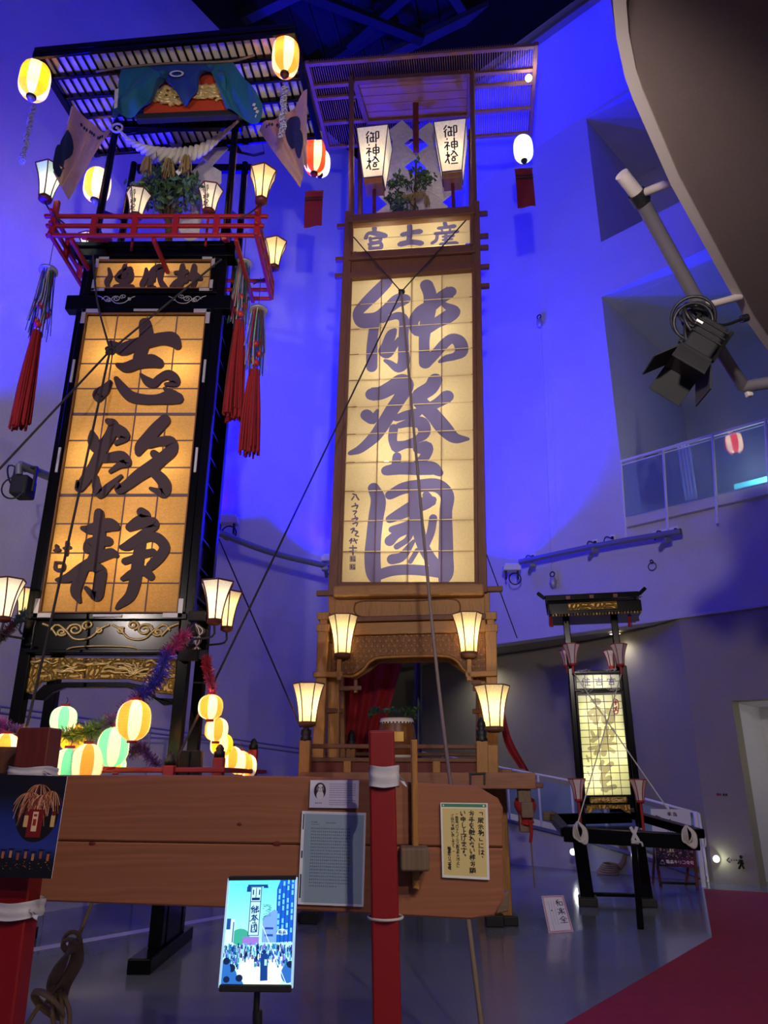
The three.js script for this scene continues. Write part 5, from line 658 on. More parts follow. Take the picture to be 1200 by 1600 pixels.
{ // walking figure and red exit arrow on the grey wall
  const wallAt = (x, y, e = 0.012) => { const n = V(wd.z, 0, -wd.x), r = ray(x, y), t = W1.clone().sub(V(0, EYE, 0)).dot(n) / r.dot(n); return r.multiplyScalar(t).add(V(0, EYE, 0)).addScaledVector(n, -e); };
  const g = thing('walking_figure_sign', 'black walking figure with dotted arrow pointing left, applied on the grey wall', 'sign'), B = (pts, w) => pts.slice(1).map((p, i) => bar(wallAt(...pts[i]), wallAt(...p), w, w * 0.4, 0.002)), s = perPx(12.6, 1345);
  part('figure', [...B([[1158, 1343], [1159, 1351]], 0.055), ...B([[1158, 1351], [1155, 1357.5]], 0.03), ...B([[1159, 1350], [1163, 1357.5]], 0.03), ...B([[1157, 1344], [1153.5, 1350]], 0.022), ...B([[1159, 1344], [1162, 1350]], 0.022), new THREE.SphereGeometry(2.6 * s, 12, 8).scale(1, 1, 1).translate(...wallAt(1158, 1339))], M.black, g);
  part('arrow', [...B([[1140, 1340], [1136, 1344], [1141, 1348]], 0.016), ...[1143, 1146.5, 1150].flatMap((x) => B([[x, 1344], [x + 1.8, 1344]], 0.016))], M.black, g);
  const e = thing('exit_marks', 'small red arrow and dark marks on the grey wall above the walking figure', 'sign'); part('red_arrow', [...B([[1120, 1241], [1127, 1241.5]], 0.03), ...B([[1123, 1239.5], [1120, 1241], [1123, 1242.5]], 0.018)], std(0x8a2a20, 0.6), e); for (const x of [1130, 1134]) part('mark', B([[x, 1241.6], [x + 2.6, 1241.8]], 0.032), M.black, e);
}

// ================= FOREGROUND =================
const bz = -3.9, bp = (x, y, d = 3.9) => at(x, y, d);
{
  const pts = (a) => a.map(([x, y]) => bp(x, y)).map((p) => [p.x, p.y]);
  const beam = thing('carrying_plank', 'huge reddish brown wooden plank with a chamfered end crossing the foreground', 'beam');
  part('upper_board', slab(pts([[-120, 1211], [300, 1211], [475, 1213], [640, 1222], [745, 1228], [778, 1247], [786, 1262], [787, 1324], [-120, 1310]]), 0.16, bz, 0.008), M.beamWood, beam);
  part('lower_board', slab(pts([[-120, 1311.5], [787, 1325.5], [788, 1405], [772, 1431], [735, 1437], [470, 1423], [-120, 1402]]), 0.16, bz, 0.008), M.beamWood, beam);
  part('end_board', slab(pts([[787, 1395], [797, 1396], [797, 1426], [776, 1430]]), 0.12, bz - 0.03, 0.006), M.greyWood, beam);
  for (const b of beam.children) { const uv = b.geometry.attributes.uv; for (let i = 0; i < uv.count; i++) uv.setXY(i, uv.getY(i) + (b.name === 'upper_board' ? 0 : 0.37), uv.getX(i)); }
  const knots = [[433, 1318, 5], [374, 1288, 3], [144, 1318, 4]]; for (const [x, y, r] of knots) { const p = bp(x, y); part('knot', lathe([[0.001, 0.002], [r * 0.0025, 0.0015], [r * 0.003, 0]], 12).rotateX(PI / 2).scale(1.4, 0.8, 1).translate(p.x, p.y, bz + 0.001), M.maroon, beam); }
}
function clothWrap(label, x, y0, y1, w, depth, dz) { // cloth tied round a post
  const c = at(x, (y0 + y1) / 2, depth), s = perPx(depth, y0), h = (y1 - y0) * s, W = w * s; const t = thing('cloth_tie', label, 'cloth', c);
  part('wrap', sheet(40, 10, (u, v) => { const a = u * 2 * PI, r = Math.pow(Math.pow(Math.abs(Math.cos(a)), 4) + Math.pow(Math.abs(Math.sin(a)), 4), -0.25), f = 1 + 0.018 * Math.sin(v * 11 + a * 1); return V(Math.cos(a) * r * W / 2 * f, (0.5 - v) * h + 0.004 * Math.sin(a * 3), Math.sin(a) * r * dz * f); }), M.whiteCloth, t);
  part('loose_end', sheet(6, 8, (u, v) => V(W * 0.5 - 0.01 + u * 0.02 + v * 0.03, (0.2 - u * 0.5) * h - v * h * 0.35, dz * 0.8 + 0.012 * Math.sin(u * 7 + v * 3))), M.whiteCloth, t); return t;
}
{
  const R0 = at(596, 1142, 3.6), R1 = at(604, 1560, 3.6), d = R1.clone().sub(R0), foot = R0.clone().addScaledVector(d, -R0.y / d.y);
  const p1 = thing('red_post', 'bright red square post standing right of the lit photo screen', 'post'); part('post', bar(R0, foot, 0.118, 0.12), M.redPost, p1);
  const L0 = at(64, 1139, 3.6), L1 = at(27, 1420, 3.6), d2 = L1.clone().sub(L0), foot2 = L0.clone().addScaledVector(d2, -L0.y / d2.y);
  const p2 = thing('red_post', 'dark red square post at the left edge behind the fireworks poster', 'post'); part('post', bar(L0, foot2, 0.14, 0.13), M.redPost, p2); part('top_light_tone', bar(L0.clone().add(V(0, 0.003, 0)), L0.clone().addScaledVector(d2, 0.24), 0.15, 0.14), M.maroon, p2);  // maroon post top: its different lighting is put into the colour
  clothWrap('white cloth wrapped round the top of the bright red post', 600, 1198, 1228, 47, 3.6, 0.085);
  clothWrap('white cloth wrapped round the left post just above the fireworks poster', 52, 1199, 1214, 62, 3.6, 0.1);
  clothWrap('white cloth knotted round the left red post below the fireworks poster', 31, 1406, 1430, 62, 3.6, 0.1);
  const t = thing('cord_tie', 'thin white cord tied round the bright red post below the plank', 'rope', at(602, 1433, 3.6)); part('cord', new THREE.TorusGeometry(0.083, 0.006, 6, 24).rotateX(PI / 2).scale(0.9, 1, 0.95), M.whiteRope, t);
  solo('timber_offcut', 'brown wedge shaped timber end at the left edge above the poster', 'timber', slab([[-30, 1166], [28, 1167], [26, 1208], [-30, 1212]].map(([x, y]) => at(x, y, 3.75)).map((p) => [p.x, p.y]), 0.12, -3.75), M.cypressDark);
  const sl = thing('wooden_bracket', 'pale vertical slat pinned through a square grey block on the plank face', 'bracket'); part('slat', slab([[642, 1156], [652, 1155], [655, 1392], [645, 1388]].map(([x, y]) => at(x, y, 3.84)).map((p) => [p.x, p.y]), 0.062, -3.84), M.cypress, sl); const bb = at(648, 1342, 3.77); part('block', box(0.135, 0.1, 0.17, bb.x, bb.y, -3.82), M.greyWood, sl);
}
{ // printed sheets on the plank
  const q = (a, dd = 3.885) => a.map(([x, y]) => at(x, y, dd));
  board('portrait_card', 'white card with an oval portrait of a bearded old man beside fine print', 'sign', q([[485, 1219], [561, 1219], [560, 1263], [483, 1262]]), tex(512, 300, (ctx, w, h) => {
    ctx.fillStyle = '#dcdaf2'; ctx.fillRect(0, 0, w, h); ctx.save(); ctx.beginPath(); ctx.ellipse(105, 118, 62, 90, 0, 0, 7); ctx.clip(); ctx.fillStyle = '#1c1c26'; ctx.fillRect(0, 0, w, h); ctx.fillStyle = '#e8e6ee'; ctx.beginPath(); ctx.ellipse(108, 92, 36, 48, 0, 0, 7); ctx.fill(); ctx.beginPath(); ctx.ellipse(108, 165, 38, 50, 0, 0, 7); ctx.fill(); ctx.fillStyle = '#2a2a34'; ctx.beginPath(); ctx.ellipse(93, 82, 8, 4, 0, 0, 7); ctx.ellipse(124, 82, 8, 4, 0, 0, 7); ctx.fill(); ctx.fillRect(106, 84, 4, 22); ctx.fillStyle = '#8a8894'; ctx.fillRect(92, 116, 32, 7); ctx.fillStyle = '#55535e'; ctx.fillRect(78, 62, 10, 60); ctx.fillRect(130, 62, 10, 60); ctx.restore();
    ctx.fillStyle = '#55536e'; fineLines(ctx, 205, 40, 275, 7, 24, 12); fineLines(ctx, 205, 218, 275, 3, 22, 12); ctx.fillStyle = '#33313f'; fineLines(ctx, 60, 246, 90, 1, 10, 18); }), 0.004);
  board('text_panel', 'tall pale blue laminated sheet filled with fine dark text', 'sign', q([[472, 1267], [572, 1270], [568, 1417], [465, 1413]]), tex(512, 760, (ctx, w, h) => { ctx.fillStyle = '#e6eaf2'; ctx.fillRect(0, 0, w, h); ctx.fillStyle = '#9fb9cc'; ctx.fillRect(24, 22, w - 40, h - 40); ctx.fillStyle = '#31415c'; ctx.fillRect(10, 24, 10, 130); ctx.fillRect(8, 330, 12, 60); ctx.fillRect(8, 520, 12, 190); ctx.fillStyle = '#3d5670'; fineLines(ctx, 80, 88, 60, 1, 10, 16); fineLines(ctx, 190, 92, 110, 1, 10, 12); fineLines(ctx, 80, 108, 90, 1, 10, 9); ctx.fillStyle = '#4b647e'; fineLines(ctx, 80, 140, 310, 19, 26, 15); }), 0.004);
  board('notice_board', 'cream notice with a green top band and vertical black Japanese text', 'sign', q([[688, 1254], [762, 1255], [765, 1375], [691, 1371]]), tex(620, 980, (ctx, w, h) => {
    ctx.fillStyle = '#e9e9e0'; ctx.fillRect(0, 0, w, h); ctx.fillStyle = '#3f8a66'; ctx.fillRect(14, 14, w - 34, 44); ctx.fillStyle = '#dcca86'; ctx.fillRect(24, 76, w - 56, h - 110); ctx.strokeStyle = '#15130f'; column(ctx, '「展示物」には、', 484, 112, 76, 1.07, 0.16); column(ctx, 'お手を触れない様お願', 366, 104, 76, 1.07, 0.16); column(ctx, 'い申し上げます。', 255, 104, 76, 1.07, 0.16); column(ctx, '(新型コロナウイルス感染拡大防止に', 190, 138, 41, 1.02, 0.16); column(ctx, 'ご協力お願い致します。)', 133, 156, 41, 1.04, 0.16); column(ctx, '輪島キリコ会館', 78, 585, 43, 0.98, 0.2); ctx.fillStyle = '#f4f4f0'; ctx.beginPath(); ctx.arc(565, 36, 12, 0, 7); ctx.arc(40, 36, 10, 0, 7); ctx.fill(); }), 0.004);
  // fireworks poster
  board('fireworks_poster', 'dark blue poster of glowing floats and fireworks hung on the left post', 'poster', [at(-62, 1208, 3.42), at(105, 1213, 3.42), at(80, 1373, 3.42), at(-80, 1368, 3.42)], tex(620, 620, (ctx, w, h) => {
    ctx.fillStyle = '#0c0d1c'; ctx.fillRect(0, 0, w, h); const g = ctx.createLinearGradient(0, 120, 0, 520); g.addColorStop(0, '#0e1024'); g.addColorStop(0.35, '#1d2b78'); g.addColorStop(0.8, '#2a3890'); g.addColorStop(1, '#10142c'); ctx.fillStyle = g; ctx.fillRect(0, 130, w, 380); ctx.fillStyle = '#160c14'; ctx.beginPath(); ctx.ellipse(470, 220, 135, 190, 0, 0, 7); ctx.fill();
    for (const [x, y, k] of [[470, 60, 1], [415, 110, 0.9], [540, 100, 0.9], [450, 130, 1], [500, 120, 0.7]]) for (let i = 0; i < 34; i++) { ctx.strokeStyle = ['#c8804a', '#8a3a28', '#e0b890', '#6a2622'][i % 4]; ctx.lineWidth = rnd(1, 4); const a = rnd(-1.2, 1.2); ctx.beginPath(); ctx.moveTo(x, y); ctx.quadraticCurveTo(x + a * 50 * k, y - 30 + Math.abs(a) * 20, x + a * 85 * k, y + rnd(60, 190) * k); ctx.stroke(); }
    ctx.fillStyle = '#7a1418'; ctx.fillRect(420, 210, 90, 170); ctx.fillStyle = '#e8c8a0'; ctx.fillRect(446, 225, 34, 120); ctx.fillStyle = '#a02a20'; ctx.fillRect(452, 240, 20, 14); ctx.fillRect(452, 270, 20, 40); for (const [x, y] of [[395, 250], [560, 245]]) { ctx.fillStyle = '#d8b070'; ctx.fillRect(x, y, 26, 70); ctx.fillStyle = '#701818'; ctx.fillRect(x, y - 26, 28, 20); }
    for (let i = 0; i < 13; i++) { const x = 20 + i * 46, y = 470 + rnd(-6, 8); ctx.fillStyle = '#10101a'; ctx.fillRect(x - 10, y - 14, 36, 8); ctx.fillStyle = ['#d07a40', '#e0a060', '#b05a38'][i % 3]; ctx.fillRect(x, y, 14, 40); ctx.fillStyle = '#1a1210'; for (let k = 0; k < 4; k++) ctx.fillRect(x + 3, y + 4 + k * 9, 8, 3); } ctx.fillStyle = '#0a0a12'; ctx.fillRect(0, 540, w, 80); for (let i = 0; i < 90; i++) { ctx.fillStyle = ['#c8682a', '#7a3a20', '#e8b070'][i % 3]; ctx.fillRect(rnd(0, w), rnd(520, 570), rnd(2, 6), rnd(2, 5)); } ctx.fillStyle = '#241a2a'; ctx.fillRect(150, 250, 90, 150); ctx.fillStyle = '#a04a30'; for (let i = 0; i < 30; i++) ctx.fillRect(rnd(155, 230), rnd(280, 390), 8, 10);
  }), 0.006);
}
{ // backlit photo screen on a pole
  const D = 3.0, a = at(358, 1372, D), b = at(463, 1371, D), c = at(456, 1544, D), d = at(343, 1543, D), sc = thing('photo_screen', 'glowing blue upright photo screen on a thin black pole, showing a street parade', 'screen');
  const st = tex(512, 800, (ctx, w, h) => {
    const g = ctx.createLinearGradient(0, 0, 0, h * 0.6); g.addColorStop(0, '#5fe6fa'); g.addColorStop(1, '#b8fbf4'); ctx.fillStyle = g; ctx.fillRect(0, 0, w, h); ctx.fillStyle = '#1b63d8'; ctx.beginPath(); ctx.moveTo(400, 0); ctx.lineTo(512, 0); ctx.lineTo(512, 470); ctx.lineTo(385, 480); ctx.lineTo(372, 90); ctx.fill(); ctx.fillStyle = '#6fd2f8'; for (let i = 0; i < 9; i++) for (let k = 0; k < 4; k++) if ((i * 5 + k * 3) % 4) ctx.fillRect(386 + k * 32, 40 + i * 46 - k * 12, 14, 34); ctx.fillStyle = '#0e3a9c'; for (let k = 0; k < 5; k++) ctx.fillRect(380 + k * 29, 60, 5, 420);
    ctx.fillStyle = '#7aa8f0'; ctx.beginPath(); ctx.moveTo(280, 300); ctx.lineTo(360, 240); ctx.lineTo(385, 250); ctx.lineTo(385, 480); ctx.lineTo(280, 480); ctx.fill(); ctx.fillStyle = '#2a4fb0'; ctx.fillRect(300, 370, 60, 16); ctx.fillRect(300, 420, 60, 16); ctx.fillStyle = '#d8f6ff'; ctx.beginPath(); ctx.arc(425, 420, 40, 3.1, 6.3); ctx.fill(); ctx.strokeStyle = '#12399a'; print(ctx, '輪', 398, 392, 24, 0.12); print(ctx, '島', 428, 392, 24, 0.12);
    ctx.fillStyle = '#3fae9a'; ctx.beginPath(); ctx.ellipse(120, 440, 70, 60, 0, 0, 7); ctx.fill(); ctx.fillStyle = '#1a7f86'; for (let i = 0; i < 40; i++) ctx.fillRect(270 + rnd(0, 60), 200 + rnd(0, 120), 14, 3); ctx.fillStyle = '#d8fff8'; ctx.fillRect(12, 310, 60, 190); ctx.fillStyle = '#1f4f9c'; ctx.fillRect(12, 305, 30, 80); ctx.fillRect(60, 330, 8, 150);
    ctx.fillStyle = '#16408c'; ctx.fillRect(150, 52, 150, 14); ctx.fillRect(144, 66, 30, 40); ctx.fillRect(270, 66, 34, 12); ctx.fillStyle = '#bff6ff'; ctx.fillRect(178, 70, 76, 360); ctx.strokeStyle = '#16306c'; ctx.lineWidth = 5; ctx.strokeRect(178, 70, 76, 110); ctx.strokeRect(178, 180, 76, 250); ctx.fillStyle = '#16306c'; ctx.fillRect(213, 76, 5, 90); ctx.fillRect(190, 90, 9, 40); ctx.fillRect(236, 90, 9, 40); ctx.fillRect(186, 150, 60, 20); ctx.fillStyle = ctx.strokeStyle = '#0f2f78'; ctx.lineWidth = 1;
    for (const [s, oy, k] of [['38 9 10 27 20 11 11 38 9 20 48 8/15 43 10 38 34 10 54 25 11/27 45 9 25 58 9 24 87 10/33 44 6 53 43 9 53 58 9 53 83 11 40 83 5/45 53 4 37 68 9 45 67 6/74 12 12 77 32 12 72 60 10 73 83 12/96 18 11 78 31 11 62 46 9 74 52 10 100 36 10/73 83 11 90 66 9 104 64 12 100 77 7', 205, 0.62], ['24 21 12 52 10 15 42 36 12 20 66 9 4 75 4/82 8 13 66 24 13 80 40 13 112 62 3/46 43 6 66 38 8/44 52 8 45 70 7/48 50 5 72 56 11 54 66 5/37 91 9 86 93 7/66 71 9 66 84 8', 275, 0.62], ['30 10 10 32 36 13 30 84 13/44 16 8 86 8 12 93 30 11 93 84 13/33 86 9 90 84 9/44 37 7 82 20 6/66 14 10 73 60 10 86 78 9/46 72 5 62 60 5', 345, 0.62]]) paintBrush(ctx, glyph(s), (x, y) => [180 + x * k, oy + y * k * 1.12]);
    ctx.fillStyle = '#9a7ad8'; ctx.fillRect(140, 440, 120, 60); ctx.fillStyle = '#c8fff0'; ctx.fillRect(0, 560, w, 240); ctx.fillStyle = '#f2ffe8'; ctx.beginPath(); ctx.ellipse(290, 690, 170, 130, 0, 0, 7); ctx.fill();
    for (let i = 0; i < 420; i++) { const y = rnd(490, 640), x = rnd(0, w); if (y > 590 && x > 120 && x < 380 && Math.abs(x - 280) > 50) continue; ctx.fillStyle = ['#12357e', '#1d55b8', '#0d2458', '#5fa8e8', '#8fd8f0', '#7a6ad0', '#2a86a8'][i % 7]; ctx.fillRect(x, y, rnd(6, 14), rnd(14, 34)); ctx.beginPath(); ctx.arc(x + 5, y - 3, 5, 0, 7); ctx.fill(); }
    ctx.fillStyle = '#15408e'; ctx.beginPath(); ctx.moveTo(278, 560); ctx.lineTo(328, 560); ctx.lineTo(336, 748); ctx.lineTo(284, 752); ctx.fill(); ctx.fillStyle = '#b0e4f4'; ctx.fillRect(308, 600, 18, 44); ctx.fillStyle = '#12306e'; ctx.beginPath(); ctx.arc(303, 548, 14, 0, 7); ctx.fill();
    for (const [x, y, r] of [[60, 690, 58], [20, 640, 50], [480, 660, 50], [30, 770, 46], [120, 760, 50]]) { ctx.fillStyle = '#2f6fc4'; ctx.beginPath(); ctx.ellipse(x, y + 40, r, r * 1.3, 0, 0, 7); ctx.fill(); ctx.fillStyle = '#10244e'; ctx.beginPath(); ctx.arc(x + 14, y - 26, r * 0.5, 0, 7); ctx.fill(); } ctx.strokeStyle = '#e8fffc'; ctx.lineWidth = 5; ctx.beginPath(); ctx.moveTo(275, 350); ctx.lineTo(470, 770); ctx.stroke();
  });
  part('lit_screen', quad(a, b, c, d), std(0x111111, 0.2, { emissive: 0xffffff, emissiveMap: st, emissiveIntensity: 1.25 }), sc);
  const cz = (p, dz) => p.clone().add(V(0, 0, dz)); parts('bezel', [bar(cz(a, 0.004), cz(b, 0.004), 0.014, 0.02), bar(cz(d, 0.004), cz(c, 0.004), 0.022, 0.02)], M.blackMatte, sc); for (const [p, q2] of [[a, d], [b, c]]) part('glass_edge', bar(cz(p, -0.004), cz(q2, -0.004), 0.008, 0.02), std(0xcfeaf4, 0.2, { emissive: 0x9fd8ff, emissiveIntensity: 0.6 }), sc);
  part('back_cover', slab([a, b, c, d].map((p) => [p.x, p.y]), 0.03, -D - 0.006), M.blackMatte, sc); const m = at(400, 1545, D), fb = V(m.x + 0.0, 0, -D - 0.03); part('pole', rod(fb, m.clone().setZ(-D - 0.03), 0.011), M.black, sc); part('collar', rod(at(400, 1583, D).setZ(-D - 0.03), at(400, 1620, D).setZ(-D - 0.03), 0.017), M.black, sc); part('base', lathe([[0.001, 0.02], [0.15, 0.015], [0.16, 0]], 24).translate(fb.x, 0, fb.z), M.black, sc);
  const ra = new THREE.RectAreaLight(new THREE.Color().setRGB(0.35, 0.8, 1), 0.8, 0.27, 0.38); ra.position.copy(a).add(c).multiplyScalar(0.5).add(V(0, 0, 0.02)); ra.rotation.y = PI; scene.add(ra);
}
{ // rope hank hanging at lower left
  const D = 5.2, p = (x, y, dd = 0) => at(x, y, D + dd), t = thing('rope_hank', 'brown rope hank knotted in long loops hanging above the floor at lower left', 'rope');
  const steep = (a, x, y) => a.map(([i, j]) => p(x + i, y + j));
  part('lead', tube([p(152, 1392), p(140, 1420), p(121, 1468)], 0.012, 10), M.rope, t);
  for (let i = 0; i < 9; i++) part('loop', tube([p(112 + i * 1.5, 1466 + i), p(100 - i * 1.5, 1510, -0.01 * i), p(84 - i, 1548, 0.02), p(72 + i * 3, 1566 + i, 0.03), p(92 + i * 2, 1540, 0.01 * i), p(112 + i * 2, 1500, 0.02), p(118 + i, 1468, 0.01)], 0.0125, 40, 6), M.rope, t);
  part('knot', [new THREE.TorusGeometry(0.05, 0.014, 8, 18).translate(...p(112, 1470)), new THREE.TorusGeometry(0.048, 0.013, 8, 18).rotateX(0.6).translate(...p(110, 1478))], M.rope, t); part('coil', [0, 1, 2, 3].map((i) => new THREE.TorusGeometry(0.085 + i * 0.01, 0.013, 6, 24).rotateX(0.9).rotateZ(-0.5).translate(...p(72 + i, 1562 + i * 3))), M.rope, t);
  parts('tail', [tube([p(62, 1570), p(50, 1588), p(36, 1612)], 0.014, 10), tube([p(88, 1550), p(82, 1580), p(86, 1612)], 0.014, 10), tube([p(93, 1545), p(97, 1575), p(96, 1612)], 0.014, 10), tube([p(98, 1550), p(108, 1580), p(108, 1612)], 0.014, 10)], M.rope, t);
}

// ================= FITTINGS OF THE LEFT FLOAT =================
const lw = (x, y, z = 0) => kl(x, y, z).applyMatrix4(KL.matrixWorld);
// corner lamps of the red balcony and lower lamps
for (const [x, y, z, w, h, cap, lb, col] of [[70, 313, 0.7, 44, 62, 1, 'capped hexagonal paper lamp at the near left corner of the red balcony', P.mint], [408, 316, 0.7, 42, 60, 1, 'capped hexagonal paper lamp at the near right corner of the red balcony', P.warm], [428, 420, -0.55, 36, 50, 1, 'capped hexagonal paper lamp at the rear right corner of the red balcony', P.warm], [134, 398, -0.55, 30, 34, 1, 'capped hexagonal paper lamp half hidden behind the left end of the red balcony', P.white],
  [335, 974, 0.35, 52, 68, 0, 'white flared lamp with red ribs, nearer of the pair right of the black float', P.white], [354, 985, -0.3, 42, 62, 0, 'yellowish flared lamp with red ribs, behind the nearer one right of the black float', P.warm], [6, 970, 0.35, 44, 68, 0, 'white flared lamp with red ribs cut by the left edge of the view', P.white], [34, 970, -0.2, 32, 52, 0, 'smaller flared lamp with red ribs beside the left post of the black float', P.warm]]) {
  const b = lw(x, y, z), s = perPx(-b.z, y), t = lamp('flared_lamp', lb, 'lamp', b, h * s * 0.96, w / 2 * s * 1.06, { sides: 6, turn: 0.25, frame: std(0x5a1a14, 0.5), paper: col, cap: !!cap, color: CREAM, waist: 0.42, cd: LV.lamp * (cap ? 0.55 : 1) });
  if (cap) part('arm', tube([V(0, -0.02, 0), V((x > 200 ? -0.1 : 0.1), -0.16, 0), V((x > 200 ? -0.25 : 0.25), -0.25, -0.05)], 0.01, 8), M.black, t);
  else part('arm', tube([V(0, -0.02, 0), V(0.0, -0.12, 0), V(x > 100 ? -0.2 : 0.2, -0.16, -0.05)], 0.012, 8), M.black, t);
}
for (const [x, y, lb] of [[212, 340, 'small red framed lamp with characters, left of the balcony greenery'], [326, 333, 'small red framed lamp with characters, right of the balcony greenery']]) {
  const b = lw(x, y, 0.15), s = perPx(-b.z, y); const t = lamp('flared_lamp', lb, 'lamp', b, 46 * s, 19 * s, { sides: 6, turn: -0.35, frame: std(0x5a1a14, 0.5), paper: P.white, color: CREAM, waist: 0.5, cd: 0.13, chars: '御神燈' }); part('pole', rod(V(0, -0.5, 0), V(0, -0.02, 0), 0.016), M.redLacquer, t);
}
// electric boxes on the right post
{ const t = thing('junction_box', 'black electric boxes with white wires on the right post of the black float', 'electric box', lw(306, 985, 0.12)); const s = perPx(7.5, 985); for (const [x, y, w, h] of [[-4, 0, 20, 18], [0, -22, 26, 16], [-8, 34, 30, 26], [15, 38, 14, 14], [12, 5, 14, 12]]) part('box', box(w * s, h * s, 0.08, x * s, -y * s, 0), M.blackMatte, t); for (let i = 0; i < 5; i++) part('wire', tube([V(0, 0.06, 0.05), V(0.03 + 0.02 * i, -0.02, 0.08), V(0.08 - 0.02 * i, -0.12, 0.07), V(0.02 * i, -0.2, 0.06)], 0.005, 14), i % 2 ? M.white : M.greyWood, t); }
// top lanterns
const lan = (x, y, d, w, h, A, B, lb, o) => lantern(lb, at(x, y - h / 2 - 2, d), w * perPx(d, y), h * perPx(d, y), A, B, o);
const chain = (lb, x0, y0, x1, y1, d, link = 0.022) => { const a = at(x0, y0, d), L = a.distanceTo(at(x1, y1, d)), t = thing('bead_tassel', lb, 'tassel', a), n = Math.round(L / (link * 1.5)); for (const k of [0, 1]) part('chain', Array.from({ length: n }, (_, i) => new THREE.TorusGeometry(link, link * 0.36, 5, 10).rotateX(i % 2 ? 1.2 : 0.5).rotateY(i + k).translate((k - 0.5) * 0.03 + Math.sin(i * 0.8) * 0.008, -i * link * 1.5, (k - 0.5) * 0.02)), M.silver, t, { kind: 'stuff' }); };
lan(60, 134, 6.75, 45, 66, P.white, P.yellow, 'yellow and white paper lantern hanging free at the far left roof corner', { knob: M.silver, round: 2.7 }); chain('grey bead chain tassel under the yellow and white lantern', 52, 168, 33, 254, 6.75);
lan(448, 98, 6.45, 42, 70, P.white, P.orange, 'orange and white paper lantern at the right roof corner of the black float', { knob: M.maroon, round: 2.7 }); chain('grey bead chain tassel under the orange and white roof corner lantern', 445, 137, 440, 216, 6.45);
lan(156, 295, 8.1, 40, 56, P.white, P.yellow, 'yellow paper lantern glowing behind the left poles of the black float', { knob: M.silver, round: 2.7 });
// triangular flags with crests
{
  const F = (lb, pts, d0, crest, txt) => { const t = thing('triangular_flag', lb, 'flag'); const sh = pts.map(([x, y, d]) => at(x, y, d ?? d0));
    const c = sh.reduce((a, p) => a.add(p), V(0, 0, 0)).multiplyScalar(1 / sh.length); const [a, b, e, f] = sh; const S = (u, v) => { const p = a.clone().lerp(b, u).lerp(f.clone().lerp(e, u), v); p.z += 0.05 * Math.sin(u * 8 + v * 2) + 0.03 * Math.sin(u * 15 - v * 4); return p; };
    part('cloth', sheet(26, 26, S), M.flag, t); const S2 = (u, v) => S(u, v).add(V(0, 0, 0.014));
    for (const [cu, cv, ru, rv, a0, a1] of crest) part('crest', sheet(16, 4, (u, v) => { const q = a0 + (a1 - a0) * u, k = v; return S2(cu + ru * k * Math.cos(q), cv + rv * k * Math.sin(q)); }), M.navy, t);
    part('lettering', txt.map(([u, v]) => [S2(u, v), S2(u + 0.035, v + 0.005)]).flatMap(([p, q]) => [bar(p, q, 0.022, 0.004), bar(p.clone().lerp(q, 0.5).add(V(0, 0.025, 0)), p.clone().lerp(q, 0.5).add(V(0, -0.025, 0)), 0.014, 0.004)]), M.navy, t);
    return t; };
  F('pink beige triangular flag with blue round crest at the left of the black float roof', [[111, 168, 6.95], [176, 213, 7.3], [104, 307, 6.9], [87, 276, 6.8]], 7, [[0.16, 0.55, 0.19, 0.19, 0, 6.283], [0.06, 0.78, 0.2, 0.2, 0, 6.283]], [0.3, 0.36, 0.42, 0.52, 0.57, 0.62, 0.72, 0.78, 0.84, 0.92].map((u) => [u, 0.13]));
  F('pink beige triangular flag with blue crest at the right of the black float roof', [[405, 204, 7.3], [481, 147, 6.5], [479, 258, 6.5], [466, 295, 6.6]], 7, [[0.62, 0.35, 0.2, 0.22, 0, 6.283], [0.7, 0.62, 0.16, 0.2, 0, 6.283]], [0.1, 0.16, 0.22, 0.32, 0.38, 0.46].map((u) => [u, 0.1]));
}
